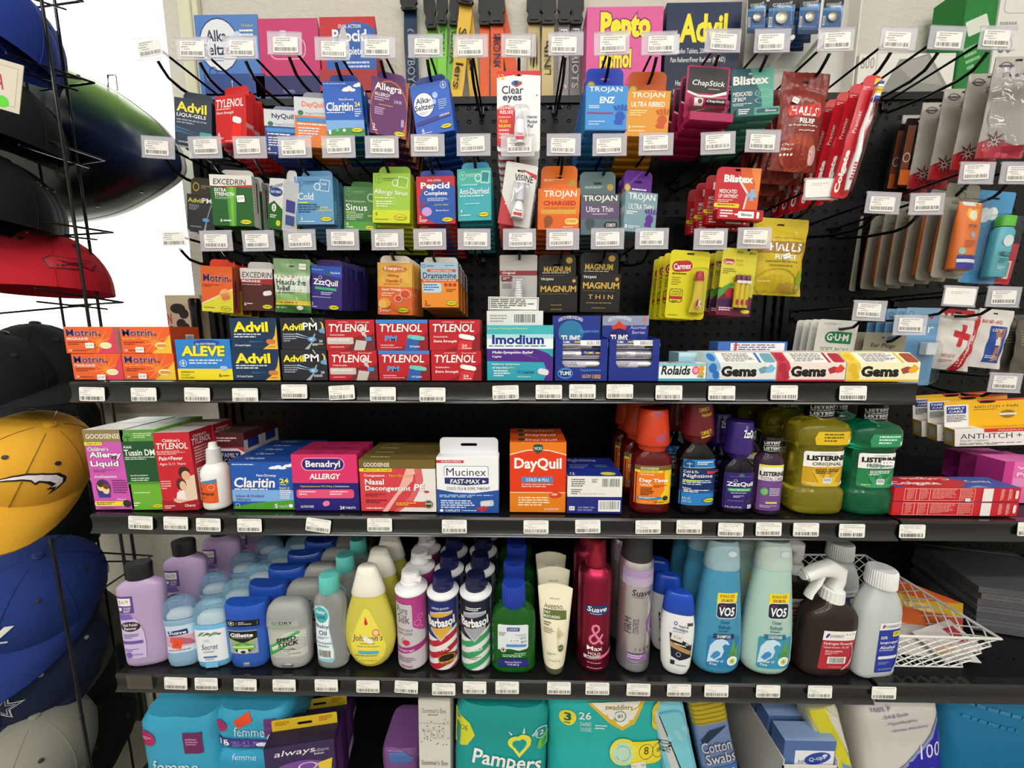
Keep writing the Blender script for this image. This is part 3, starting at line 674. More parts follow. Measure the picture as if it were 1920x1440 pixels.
bx = card('lip_balm_card', 'teal and mint medicated lip balm card, tilted', 1371, 128, 1450, 226, '2b5c68',
  [('G', [(44, 0), (100, 0), (100, 100), (62, 100), (74, 70), (70, 45), (54, 25)], '5aa894'), ('E', 80, 48, 24, 8, '7cc4ae', {'ring': .9}), ('E', 80, 48, 16, 5, '7cc4ae', {'ring': .88}), ('E', 80, 62, 24, 6, '7cc4ae', {'ring': .88}), ('T', 4, 14, 84, 17, 'Blistex', WH, {'b': .06, 'o': '24484f', 'ob': .02}), ('T', 4, 44, 46, 8, 'MEDICATED', WH), ('T', 4, 54, 30, 8, 'LIP BALM', WH), ('L', 4, 66, 56, 6, 2, 'c8dcdc'), ('L', 4, 82, 30, 14, 3, WH)], .69, 6, .018, -3, 0, 10, .003, extra=lambda o, w_, h_: (lambda mb: (paint(mb, [('R', 0, 0, 40, 100, '2b5c68'), ('L', 4, 15, 30, 70, 3, WH), ('Q', 46, 25, 50, 45, '24505c', {'r': .2}), ('T', 66, 34, 26, 26, 'Blistex', WH)], lambda x, y, q: (-w_/2 + x, -.018 - q, -h_*.36 - y), w_, h_*.16), mb.build('card_tray', o)))(MB().box(-w_/2, -.018, -h_*.52, w_/2, 0, -h_*.36, '4f9c88', .0006)), cat='lip balm', dz=-.003)
# soft bags
def pouch(name, L, x0, y0, x1, y1, col, art, dep=.018, Y=.69, n=0, dy=.03, roll=0, yaw=0, crimp=(.14, .05), cat='hanging bag', wav=.0012, fin='b', part='bag', hole=True, dz=0, extra=None, dx=0, pinch=.06, zs=None, seed=1):
    X, zb, w_, h_ = fit(x0, y0, x1, y1, Y, zs)
    o = tag(empty(name, (X, Y + dep/2, zb + h_/2), (0, R(roll), R(yaw))), L, cat)
    rng = random.Random(seed)
    ph = [rng.uniform(0, 6.28) for _ in range(6)]
    def env(x, z):   # half thickness
        u = 2*x/w_; v = (z + h_/2)/h_
        if v < crimp[1] or v > 1 - crimp[0]: e = 0
        else:
            t = (v - crimp[1])/(1 - crimp[0] - crimp[1]); e = (math.sin(math.pi*t)**.55)
        e *= max(0, 1 - abs(u)**3)**.6
        return .0006 + dep/2*e
    def wv(x, z): return wav*(math.sin(38*x/w_*1.1 + ph[0] + 9*z/h_) + math.sin(21*z/h_ + ph[1] + 7*x/w_))*.6
    def surf(x, z): return -env(x, z) + wv(x, z)
    NX, NZ = 18, 22; mb = MB()
    def sq(x, z):
        v = (z + h_/2)/h_
        return x*(1 - pinch*math.sin(math.pi*min(max((v - crimp[1])/(1 - crimp[0]), 0), 1)))
    for sg in (1, -1):
        vs = []
        for j in range(NZ+1):
            z = -h_/2 + h_*j/NZ
            for i in range(NX+1):
                x = -w_/2 + w_*i/NX
                vs.append((sq(x, z), sg*(-env(x, z)) + wv(x, z), z))
        mb.add(vs, [(j*(NX+1)+i, j*(NX+1)+i+1, (j+1)*(NX+1)+i+1, (j+1)*(NX+1)+i)[::sg] for j in range(NZ) for i in range(NX)], col if ':' in col else col + ':' + fin)
    for k in range(5):   # crimp lines in the seal
        z = h_/2 - h_*crimp[0]*(.45 + .1*k) 
        mb.box(-w_/2*.98, surf(0, z) - .0011, z, w_/2*.98, surf(0, z) - .0002, z + .0005, col if ':' in col else col + ':' + fin, 0) if fin == 'b' and not hole else None
    def F(x, y, q):
        xx, zz = -w_/2 + x, h_/2 - y
        return (sq(xx, zz), surf(xx, zz) - q - .0002, zz)
    paint(mb, ([('Q', 42, 100*crimp[0]*.42, 16, 2.2, '0c0808', {'r': .5})] if hole else []) + list(art), F, w_, h_, w_/16, h_/18, step=.0001)
    mb.build(part, o, smooth=60)
    if extra: extra(o, w_, h_, surf)
    if n: row(o, n, dy, dx, dz, .0015, .03)
    return o
halls = lambda o, w_, h_, s_: sticker(o, .011, .008, -w_*.22, h_*.19, s_(-w_*.22, h_*.19) - .003, '$3.49', 20)
pouch('cough_drop_bag', 'dark red cherry cough drop bag with white price sticker', 1463, 128, 1552, 318, '84342c',
  [('G', [(14, 38), (84, 32), (88, 42), (84, 46), (18, 47), (12, 43)], 'cc2f2a'), ('T', 18, 36.5, 64, 9, 'HALLS', WH, {'b': .05, 'i': .15}), ('T', 40, 48.5, 34, 5, 'RELIEF', WH, {'b': .05}), ('L', 18, 55, 66, 3, 1, 'd8b8b0'), ('L', 42, 60, 36, 2.5, 1, 'd8b8b0'), ('E', 50, 82, 40, 19, '9c4030'), ('E', 50, 84, 36, 18, 'a8462c'), ('E', 50, 86, 30, 12, '8c2c20'), ('E', 82, 84, 9, 10, 'd8b0a8'), ('T', 12, 74, 24, 3, 'Cherry', WH, {'i': .1}), ('T', 12, 78, 22, 3, 'Flavor', WH, {'i': .1})] + [('E', 14 + 7*k, 85, 2.4, 1.2, WH) for k in range(4)], .022, .69, 3, .034, 4, 0, (.2, .02), extra=halls, cat='bag of cough drops', dz=-.008)
pouch('cough_drop_bag', 'yellow honey lemon cough drop bag with brown banner', 1410, 406, 1522, 553, 'c9b02c',
  [('T', 30, 24, 60, 3.4, 'Cough Suppressant/Oral Anesthetic', 'a07c24', {'b': 0}), ('G', [(4, 31), (98, 30), (92, 42), (84, 46), (4, 46)], '9a7434'), ('T', 24, 32.5, 62, 11, 'HALLS', WH, {'b': .04, 'i': .15}), ('T', 36, 48, 42, 6, 'RELIEF', WH, {'b': .02}), ('L', 20, 56, 72, 3, 1, '8c7a24'), ('L', 28, 61, 50, 3, 1, '8c7a24'), ('E', 46, 84, 40, 19, 'b49c20', {'ring': .94}), ('E', 46, 88, 34, 14, 'bca420'), ('E', 66, 90, 20, 7, 'a8862c'), ('G', [(88, 66), (97, 78), (92, 96), (74, 98)], '8c9c20'), ('Q', 82, 84, 9, 12, 'a0742c', {'r': .4}), ('T', 84, 86, 5, 5, '30', WH), ('L', 12, 82, 28, 3, 1, 'e8dca0')], .024, .69, 0, .03, 2, 6, (.17, .02), extra=lambda o, w_, h_, s_: sticker(o, .013, .008, w_*.05, -h_*.0, s_(w_*.05, 0) - .003, '$ 3.49', -20), cat='bag of cough drops')
# toothbrushes
def brush(name, L, px, top, bot, Y, n=0, roll=3, wpx=30):
    X, zb, w_, h_ = fit(px - wpx/2, top, px + wpx/2, bot, Y)
    o = tag(empty(name, (X, Y, zb + h_/2), (0, R(roll), R(-14))), L, 'toothbrush pack')
    mb = MB().plate(rrect(-w_/2, -h_/2, w_, h_, .008, 5), [], 0, .0006, 'c81c28:g')
    paint(mb, [('R', 62, 2, 30, 5, 'f0c020'), ('T', 20, 8, 10, 24, 'Premier', 'f0e8e8', {'a': 90, 'i': .1, 'b': 0}) if 0 else ('L', 10, 9, 40, 3, 2, 'f0c8c8')], lambda x, y, q: (-w_/2 + x, -q, h_/2 - y), w_, h_)
    vt(mb, 'Colgate', -w_*.40, -w_*.02, -h_*.46, -h_*.10, -.0006, WH, .05)
    vt(mb, 'Premier', -w_*.34, -w_*.12, h_*.04, h_*.22, -.0006, 'f4e0e0', 0)
    mb.build('backing_card', o, smooth=0)
    mb = MB(); mb.tube([(w_*.22, -.006, -h_*.44), (w_*.16, -.008, -h_*.30), (w_*.22, -.007, -h_*.12), (w_*.10, -.006, h_*.05), (w_*.18, -.006, h_*.22), (w_*.2, -.006, h_*.36)], [.003, .0045, .0042, .003, .0024, .003], 'f4f2f4:g', 9)
    for k in range(6): mb.box(w_*.10, -.0125, -h_*.36 + k*.0045, w_*.28, -.010, -h_*.36 + k*.0045 + .0026, 'd02838', .0004)
    for k, c in enumerate(('2c4cb0', 'f0f0f0', 'f0c030', 'e8b830', 'f0f0f0', '2c4cb0')): mb.box(w_*.06, -.016, h_*.27 + k*.0042, w_*.34, -.007, h_*.27 + k*.0042 + .0038, c, .0004)
    mb.build('toothbrush', o)
    mb = MB(); dome(mb, -w_*.02, -h_*.48, w_*.42, h_*.42, .016, 'ffffff:c', .4, 5); mb.build('clear_blister', o)
    return o
def vt(mb, s_, x0, x1, z0, z1, y, c, b=.02):
    """lettering that reads upwards"""
    vs, fs = glyph(s_, b)
    a0 = min(p[0] for p in vs); a1 = max(p[0] for p in vs); b0 = min(p[1] for p in vs); b1 = max(p[1] for p in vs)
    mb.add([(x1 - (p[1]-b0)/(b1-b0)*(x1-x0), y, z0 + (p[0]-a0)/(a1-a0)*(z1-z0)) for p in vs], fs, c)
b0 = brush('toothbrush_pack', 'red toothbrush pack with blue and yellow bristles', 1605, 142, 372, .655)
b0.rotation_euler = (0, R(10), R(-10))
row(b0, 6, .024, -.0006, .002, .001, .02)
# ---- second row
hangbox('medicine_box', 'black nighttime pain packet with thin silver moon line', 352, 365, 400, 436, '25262c',
  [('T', 4, 10, 50, 12, 'Advil', 'c8c040', {'b': .03}), ('T', 56, 8, 34, 13, 'PM', WH, {'b': .02}), ('E', 92, 14, 6, 9, 'c8c8c8', {'ring': .8}), ('L', 8, 27, 40, 16, 4, '8a8c94'), ('G', [(86, 25), (90, 25), (74, 62), (66, 98), (58, 98), (72, 60)], '8c98a4'), ('E', 68, 66, 13, 5, '5a94c8'), ('L', 12, 84, 44, 6, 1, '8a8c94')], .012, 2, .02, 5, 6, ('3a3428', 32, 1.0), Y=.70, tart=[('E', 18, 50, 12, 24, 'b89a3c', {'ring': .7}), ('L', 36, 40, 44, 20, 2, '9a9484')])
EXF = lambda nm: [('R', 0, 0, 100, 21, 'e8e6e2')]
hangbox('medicine_box', 'white and green pain reliever packet with price sticker', 397, 328, 472, 424, '1c5a24',
  [('R', 0, 0, 100, 22, 'eceae6'), ('G', [(64, 20), (100, 18), (100, 23), (0, 23)], 'cc2a2a'), ('G', [(38, 23), (62, 23), (56, 100), (40, 100)], '4f9c34'), ('G', [(46, 23), (56, 23), (50, 100), (46, 100)], '74b83c'), ('T', 8, 8, 78, 11, 'EXCEDRIN', '1a1a22', {'i': .15, 'b': .01}), ('T', 10, 26, 28, 7, 'EXTRA', WH, {'b': .04}), ('T', 10, 34, 46, 7, 'STRENGTH', WH, {'b': .04}), ('L', 10, 43, 44, 5, 2, 'a8c8a0'), ('T', 18, 86, 5, 7, '4', WH), ('L', 26, 88, 20, 5, 1, WH)] + DS(66, 86, 28, 10), .02, 3, .026, 1, 4, ('e8e6e2', 10, .8), [('T', 15, 35, 62, 55, 'EXCEDRIN', '20242c', {'a': 90})] and [('R', 0, 0, 100, 100, 'dcdad6'), ('R', 55, 10, 16, 60, '3c2c30'), ('L', 20, 12, 20, 70, 12, '9a9894')], extra=lambda o, w_, h_, d: sticker(o, .0125, .011, w_*.22, h_*.04, -d/2 - .0016, '$ 5.79', -4), dz=-.001)
hangbox('medicine_box', 'white, blue and green cold packet hanging twisted sideways', 500, 334, 545, 428, 'e4e4e6',
  [('T', 4, 10, 92, 9, 'Mucinex', '2a3a70', {'a': 12}), ('E', 50, 27, 46, 9, '2c4c94'), ('T', 14, 24, 72, 5, 'FAST-MAX', WH), ('G', [(0, 52), (40, 44), (100, 60), (100, 100), (0, 100)], '2c6a2c'), ('E', 40, 58, 16, 8, 'e8f0e8'), ('T', 34, 54, 12, 8, 'S', '2c6a2c', {'b': .05}), ('L', 14, 72, 60, 8, 2, WH), ('E', 74, 88, 16, 6, 'd8d82c')], .026, 0, .02, 12, -28, ('e4e4e6', 14, .7), [('R', 0, 0, 100, 100, 'e8e8ea'), ('R', 20, 38, 60, 24, '5a58a8'), ('R', 20, 68, 60, 20, '5a68a8')], Y=.675)
hangbox('medicine_box', 'white and green tablet packet behind the twisted cold packet', 508, 345, 566, 432, '22602a', [('R', 0, 0, 100, 20, 'e4e4e2'), ('T', 8, 6, 70, 10, 'EXCEDRIN', '1a1a22', {'i': .15}), ('R', 0, 20, 100, 22, '2c3a68'), ('E', 30, 62, 24, 9, 'e0e8e0')] + DS(55, 86, 36, 11), .02, 2, .026, 2, 6, ('e0e0de', 10, .8), Y=.72)
hdr = lambda t: [('E', 16, 13, 10, 8, t, {'ring': .88}), ('R', 12, 10, 8, 1.2, t), ('R', 15.3, 10, 1.4, 8, t), ('R', 28, 10, 44, .8, t), ('R', 28, 15, 40, .8, t), ('L', 28, 11.5, 36, 3, 1, t)]
hangbox('medicine_box', 'light blue cold medicine packet with severe congestion lettering', 552, 330, 627, 421, '6499c4',
  hdr('3c6a94') + [('Q', 66, 8, 26, 24, 'b8d4e4', {'r': .1, 'a': -8}), ('Q', 68, 10, 22, 20, '5a8cb4', {'r': .1, 'a': -8}), ('E', 60, 22, 9, 8, 'c8dce8', {'ring': .7}), ('T', 72, 14, 12, 5, 'Cold', WH), ('T', 9, 34, 40, 15, 'Cold', WH, {'b': .015}), ('R', 10, 53, 24, 2.5, 'd8e04c'), ('L', 8, 57, 64, 20, 4, '2c5078'), ('T', 64, 63, 22, 4, 'SEVERE', 'e8e860', {'b': .01}), ('T', 54, 69, 42, 4, 'CONGESTION', 'e8e860', {'b': .01}), ('T', 14, 83, 5, 8, '6', WH), ('L', 10, 93, 46, 3, 1, WH)] + DS(64, 84, 32, 10), .014, 5, .019, 1, -4, ('6a9cca', 10, .8), [('R', 0, 0, 100, 100, '4a7ca4'), ('L', 30, 50, 30, 40, 8, 'b8d0e0')], dz=-.003)
hangbox('medicine_box', 'dark green sinus medicine packet', 645, 350, 705, 432, '41793c',
  hdr('7aa874') + [('E', 84, 24, 12, 10, 'a8c8a0', {'ring': .7}), ('T', 6, 31, 60, 6, 'Multi-Symptom', 'd8e8d0', {'b': 0}), ('T', 6, 40, 66, 15, 'Sinus', WH, {'b': .015}), ('R', 6, 58, 30, 2, 'c8d84c'), ('L', 8, 62, 56, 16, 4, 'c0d8b8'), ('T', 74, 64, 22, 4, 'SEVERE', 'd8e04c'), ('R', 0, 80, 100, 20, '4f9a3c'), ('T', 8, 82, 6, 7, '6', WH), ('L', 8, 92, 20, 4, 1, WH)] + DS(64, 88, 30, 10), .014, 4, .02, 2, 2, ('41793c', 10, .7), Y=.705)
hangbox('medicine_box', 'lime green allergy sinus packet', 698, 324, 771, 418, '9cc442',
  [('R', 0, 74, 100, 26, 'ccd82c')] + hdr('5c8c2c') + [('Q', 66, 8, 28, 22, 'd0e4a8', {'r': .1, 'a': -10}), ('Q', 68, 10, 24, 18, '8cb83c', {'r': .1, 'a': -10}), ('E', 60, 20, 9, 7, 'e0ecc8', {'ring': .7}), ('T', 4, 34, 90, 12, 'Allergy Sinus', WH, {'b': .01, 'a': -3}), ('L', 6, 49, 70, 4, 1, 'e4f0b8'), ('L', 10, 56, 54, 14, 3, 'e4f0b8'), ('T', 8, 78, 5, 7, '6', '6a7a1c'), ('L', 6, 92, 46, 3, 1, '8a9a2c')] + DS(58, 83, 34, 11), .014, 7, .018, 3, -6, ('8cb844', 12, .85), [('R', 0, 0, 100, 100, 'a8b42c')], dz=-.004)
BERRY = [('E', 16, 58, 9, 6, '8a2c5c'), ('E', 26, 56, 7, 5, '3c4c9c'), ('E', 26, 74, 13, 9.5, 'c49ad4')]
hangbox('medicine_box', 'red and blue chewable antacid packet with berry picture', 781, 330, 854, 420, 'bf2430',
  [('E', 62, 56, 56, 44, '2350a8'), ('T', 30, 7, 34, 4, 'DUAL ACTION', WH), ('T', 12, 13, 74, 17, 'Pepcid', WH, {'b': .05, 'o': '18306c', 'ob': .03}), ('T', 20, 31, 60, 11, 'Complete', WH, {'b': .03}), ('L', 28, 45, 60, 8, 3, 'b8c8ec'), ('T', 46, 58, 36, 4, 'Just One Tablet!', 'c8d83c'), ('T', 50, 70, 34, 4, 'Berry Flavor', WH)] + BERRY + [('T', 6, 82, 5, 7, '2', WH), ('L', 6, 91, 22, 6, 2, WH)] + DS(64, 86, 30, 10), .014, 8, .017, 0, -2, ('3c54b0', 11, .88), [('R', 0, 0, 100, 100, '8c1c28')], dz=-.004, jr=.01)
hangbox('medicine_box', 'teal anti-diarrheal packet', 858, 316, 922, 414, '3aa8b4',
  [('R', 0, 0, 100, 30, '48b8a8')] + hdr('c0e8e0') + [('Q', 70, 5, 26, 24, 'a8dcd8', {'r': .1, 'a': -6}), ('Q', 73, 8, 20, 18, '2c8c98', {'r': .1, 'a': -6}), ('E', 62, 18, 10, 8, 'c8ece8', {'ring': .7}), ('L', 10, 30, 54, 3, 1, 'd0f0ec'), ('T', 6, 37, 88, 12, 'Anti-Diarrheal', WH, {'b': .01}), ('L', 6, 51, 86, 4, 1, 'd8f4f0'), ('L', 22, 66, 54, 3, 1, 'c0e8e4'), ('T', 8, 77, 6, 7, '4', WH), ('L', 8, 88, 40, 3, 1, WH)] + DS(62, 83, 32, 10), .014, 7, .018, 0, -6, ('4aa4cc', 12, .84), None, [('R', 0, 0, 100, 100, '2c94a0')], dz=-.004, jr=.012)
def visine(o, w_, h_):
    mb = MB(); dome(mb, -w_*.2, -h_*.42, w_*.34, h_*.22, .016, 'ffffff:c', .4); mb.build('clear_blister', o)
    mb = MB(); X_ = w_*.08; mb.lathe([(-h_*.40, .011), (-h_*.28, .0105), (-h_*.14, .006), (-h_*.12, .005)], 'f0eeee:k', 18, X_, -.009)
    for k in range(7): mb.lathe([(-h_*.12 + k*.0042, .0075 - .0002*k), (-h_*.12 + k*.0042 + .003, .0082 - .0003*k), (-h_*.12 + k*.0042 + .0042, .0072 - .0003*k)], 'dcdce6:k', 14, X_, -.009)
    paint(mb, [('T', 10, 20, 80, 22, 'Visine', '2c2c50'), ('R', 0, 60, 100, 30, 'c83038')], lambda x, y, q: (X_ - .007 + x, -.0205 - q, -h_*.25 - y), .014, h_*.14)
    mb.build('dropper_bottle', o)
card('eye_drop_card', 'white and red eye drop card with patterned cap, tilted', 941, 306, 1001, 424, 'd8d6d4',
  [('G', [(0, 52), (55, 100), (0, 100)], 'b8363c'), ('G', [(50, 8), (100, 14), (100, 22)], 'c0303a'), ('T', 32, 17, 58, 11, 'VISINE', '181828', {'b': .02}), ('L', 34, 30, 50, 3, 1, 'a8a4a4'), ('L', 14, 62, 26, 8, 2, 'f0d0d0')], .672, 5, .022, 9, 3, 12, .003, extra=visine, cat='eye drop card', dz=-.003)
hangbox('condom_box', 'bright orange condom carton with orange tab', 1009, 353, 1087, 431, 'e0641c',
  [('R', 0, 0, 100, 60, 'e8741c'), ('T', 14, 5, 78, 20, 'TROJAN', WH, {'b': .015}), ('T', 13, 30, 78, 11, 'CHARGED', 'a81c24', {'b': .06}), ('R', 8, 50, 84, 12, 'd8a030'), ('T', 16, 45, 72, 6, 'ORGASMIC PLEASURE', '7a4a1c', {'b': 0}), ('E', 26, 78, 11, 13, '8c4c1c'), ('R', 17, 80, 12, 14, '8c4c1c'), ('Q', 66, 72, 32, 15, 'f0d060', {'r': .5}), ('T', 70, 76, 22, 6, 'INTENSIFIED', 'a82820'), ('L', 62, 92, 32, 4, 1, 'f8d8b0')], .019, 7, .02, 1, -3, ('e8741c', 46, .88, 'b'), tart=[('E', 85, 66, 9, 13, 'b8a03c'), ('L', 8, 50, 60, 10, 2, 'f8dcc0'), ('L', 8, 88, 50, 5, 1, WH)], dz=-.004, jr=.006, cat='condom box')
hangbox('condom_box', 'slate grey condom carton with purple band', 1088, 364, 1161, 440, '54565f',
  [('R', 0, 26, 100, 34, '5c4a6c'), ('R', 0, 62, 100, 38, '54666c'), ('T', 6, 3, 88, 18, 'TROJAN', WH, {'b': .015}), ('T', 14, 30, 70, 14, 'Ultra Thin', WH, {'b': 0}), ('L', 30, 48, 42, 4, 1, 'd0c8d8'), ('E', 24, 72, 13, 12, '3c4a50'), ('R', 15, 74, 12, 14, '3c4a50'), ('Q', 60, 68, 36, 18, '1c1c20', {'r': .5}), ('T', 66, 72, 24, 9, 'ULTRASMOOTH', WH)], .019, 5, .02, -1, 3, ('5c7478', 46, .94, 'b'), tart=[('E', 85, 60, 9, 13, 'b8a03c'), ('L', 14, 56, 56, 10, 2, 'c8d4d4'), ('L', 6, 88, 56, 5, 1, WH)], dz=-.003, jr=.01, cat='condom box')
hangbox('condom_box', 'pale blue grey condom carton with bright purple tab', 1167, 360, 1232, 436, '7c9ca8',
  [('T', 10, 4, 82, 20, 'TROJAN', WH, {'b': .015}), ('T', 12, 30, 76, 14, 'ULTRA THIN', WH, {'b': 0}), ('L', 6, 48, 46, 10, 2, WH), ('T', 5, 82, 5, 9, '1', WH), ('L', 14, 84, 40, 8, 2, 'e0ecf0')] + helm(78, 66, 1.35, '5a2c94'), .019, 2, .02, 2, 10, ('5c2490', 44, .88, 'b'), None, [('R', 0, 0, 100, 100, '8aa8b0'), ('T', 18, 20, 64, 50, 'TROJAN', WH, {'a': 90})], tart=tabart(0) + [('G', [(60, 0), (70, 0), (20, 60), (14, 60)], '7a44b0')], cat='condom box')
card('lip_balm_card', 'red lip ointment card with orange swirl and blue cross', 1339, 314, 1424, 415, 'bf2430',
  [('G', [(52, 0), (100, 0), (100, 78), (66, 78), (74, 52), (60, 30)], 'd8602c'), ('G', [(76, 0), (100, 0), (100, 40), (84, 60), (90, 30)], 'e88a44'), ('G', [(50, 12), (58, 26), (76, 46), (70, 78), (66, 78), (72, 48), (54, 28)], 'e8dcd8'), ('T', 18, 14, 66, 14, 'Blistex', WH, {'b': .07}), ('T', 10, 41, 40, 7, 'MEDICATED', WH, {'b': .02}), ('T', 9, 50, 44, 7, 'LIP OINTMENT', WH, {'b': .02}), ('L', 8, 60, 42, 6, 2, 'f0c8c0'), ('R', 72, 46, 24, 8, '8ab0d4'), ('R', 80, 39, 8, 22, '8ab0d4'), ('Q', 0, 67, 58, 8, 'f0d030', {'r': .4}), ('L', 8, 69, 44, 4, 1, '5a2c20'), ('L', 6, 77, 36, 3, 1, 'f0c8c0')], .68, 3, .034, 2, 3, 5, .010, cat='lip balm', dx=-.001,
  extra=lambda o, w_, h_: (lambda mb: (paint(mb, [('L', 6, 12, 30, 76, 3, WH), ('G', [(38, 44), (48, 40), (48, 62), (38, 54)], WH), ('Q', 46, 20, 48, 60, WH, {'r': .2}), ('R', 82, 20, 6, 60, 'b8242c'), ('T', 54, 36, 24, 26, 'Blistex', '20283c', {'b': .03})], lambda x, y, q: (-w_/2 + x, -.014 - q, -h_*.32 - y), w_, h_*.2), mb.build('card_tray', o)))(MB().box(-w_/2, -.014, -h_*.52, w_/2 + .003, 0, -h_*.32, 'b81e2a', .0006)))
# ---- third row
hangbox('medicine_box', 'orange pain reliever packet with yellow lower corner', 374, 499, 441, 585, 'e0642c',
  [('G', [(0, 84), (100, 48), (100, 100), (0, 100)], 'dcd83c'), ('G', [(0, 82), (100, 46), (100, 50), (0, 85)], 'f4d4b8'), ('T', 8, 17, 80, 17, 'Motrin', '2a1c5c', {'b': .035, 'o': 'f4e4dc', 'ob': .02}), ('T', 90, 27, 7, 5, 'IB', '2a1c5c'), ('L', 6, 40, 64, 7, 2, '7a2c1c'), ('E', 76, 62, 18, 14, 'e8b070'), ('Q', 62, 58, 26, 8, 'd88a4c', {'r': .5, 'a': 12}), ('Q', 66, 64, 26, 8, 'd07a3c', {'r': .5, 'a': 12}), ('L', 8, 90, 40, 4, 1, '8a7a1c')] + DS(60, 86, 34, 11), .014, 3, .022, 4, -8, ('e0462c', 13, .8), [('R', 0, 0, 100, 100, '8c3c1c'), ('R', 30, 30, 24, 60, '3c2048')], dz=-.002)
hangbox('medicine_box', 'white and dark maroon migraine packet', 452, 503, 512, 583, '4c2420',
  [('R', 0, 0, 100, 26, 'e4e2e0'), ('G', [(0, 26), (100, 24), (100, 38), (0, 33)], 'a82c2c'), ('T', 6, 9, 92, 13, 'EXCEDRIN', '1a1a22', {'i': .15, 'b': .01}), ('T', 4, 27, 58, 6, 'MIGRAINE', WH, {'b': .03}), ('L', 4, 37, 74, 4, 1, 'c8a8a0'), ('Q', 68, 52, 28, 11, 'e8e6e4', {'r': .5, 'a': 10}), ('T', 8, 80, 6, 8, '6', WH), ('L', 16, 82, 22, 4, 1, WH)] + DS(64, 84, 32, 11), .014, 3, .022, 2, 0, ('dcdad8', 12, .8), Y=.695)
pouch('headache_powder_bag', 'clear green headache relief pouch with torn top', 512, 484, 578, 586, '86a878',
  [('R', 0, 30, 100, 64, 'd0d8cc'), ('R', 0, 62, 100, 32, '8cb46c'), ('T', 10, 31, 50, 5, 'Extra Strength', 'b83c4c'), ('T', 7, 38, 84, 11, 'Headache', '2a3c34', {'b': .03}), ('T', 7, 50, 42, 10, 'Relief', '2a3c34', {'b': .03}), ('L', 10, 62, 60, 5, 1, '5a6a5a'), ('R', 0, 78, 100, 8, 'e0cc3c'), ('L', 6, 80, 70, 4, 1, 'a84c2c'), ('R', 0, 86, 100, 14, '3c7038'), ('E', 72, 91, 10, 4, WH), ('L', 6, 90, 30, 3, 1, WH)], .012, .68, 2, .022, 2, 4, (.3, .03), cat='medicine bag', extra=lambda o, w_, h_, s_: sticker(o, .012, .010, w_*.3, h_*.36, s_(w_*.3, h_*.36) - .001, '$ 2.99', 3))
hangbox('medicine_box', 'purple sleep aid packet with blue top', 578, 499, 645, 581, '3a2c78',
  [('G', [(0, 0), (100, 0), (100, 26), (0, 15)], '2c56b8'), ('T', 8, 6, 34, 4, 'From the makers of', 'c8d8f0', {'b': 0}), ('T', 66, 12, 28, 6, 'NyQuil', 'd8e8f8'), ('E', 58, 15, 7, 5, '2c6a4a'), ('E', 34, 26, 5, 4, WH, {'ring': .8}), ('T', 12, 30, 76, 16, 'ZzzQuil', WH, {'b': .04, 'a': -3}), ('G', [(18, 47), (84, 50), (84, 56), (18, 53)], '3cb07c'), ('L', 36, 59, 36, 8, 2, 'd0d0e8'), ('L', 8, 70, 60, 4, 1, 'a8a4d0'), ('T', 6, 83, 6, 7, '2', WH), ('L', 6, 93, 22, 3, 1, WH)] + DS(60, 88, 32, 11), .012, 5, .020, 4, -10, ('3c2c6c', 12, .8), dz=.001, jr=.03)
pouch('vitamin_packet', 'orange vitamin C drink packet with orange slice picture', 706, 492, 773, 590, 'dba845',
  [('R', 0, 46, 100, 54, 'dc6a34'), ('E', 50, 12, 36, 7, 'c8742c'), ('T', 22, 8, 56, 8, 'Emergen-C', 'f8f0d0', {'b': .03}), ('T', 30, 22, 34, 7, '1000mg', 'c84828', {'b': .03}), ('T', 24, 31, 50, 7, 'Vitamin C', 'c84828', {'b': .03}), ('L', 20, 40, 58, 4, 1, 'c87040'), ('T', 14, 49, 56, 6, 'Super Orange', WH, {'b': .03}), ('L', 14, 58, 40, 8, 2, 'f8d0b0'), ('E', 82, 60, 15, 9, 'd04c2c'), ('E', 82, 60, 15, 9, 'f8e0c8', {'ring': .9}), ('E', 62, 69, 11, 7, 'd04c2c'), ('E', 62, 69, 11, 7, 'f8e0c8', {'ring': .88}), ('E', 22, 78, 18, 10, 'e8a03c'), ('E', 16, 80, 12, 8, 'f0c060'), ('T', 6, 88, 6, 7, '2', WH), ('L', 14, 91, 30, 4, 2, WH)] + DS(58, 86, 34, 10), .008, .686, 8, .009, 2, -4, (.04, .04), cat='vitamin packet', fin='p', hole=False, wav=.0004, pinch=0,
  extra=lambda o, w_, h_, s_: tabplate(w_*.84, .016, .0005, h_/2 - .004, .009, slot_hole(0, h_/2 + .005, .014, .0035), 'e8dccc').build('hang_tab', o, smooth=0))
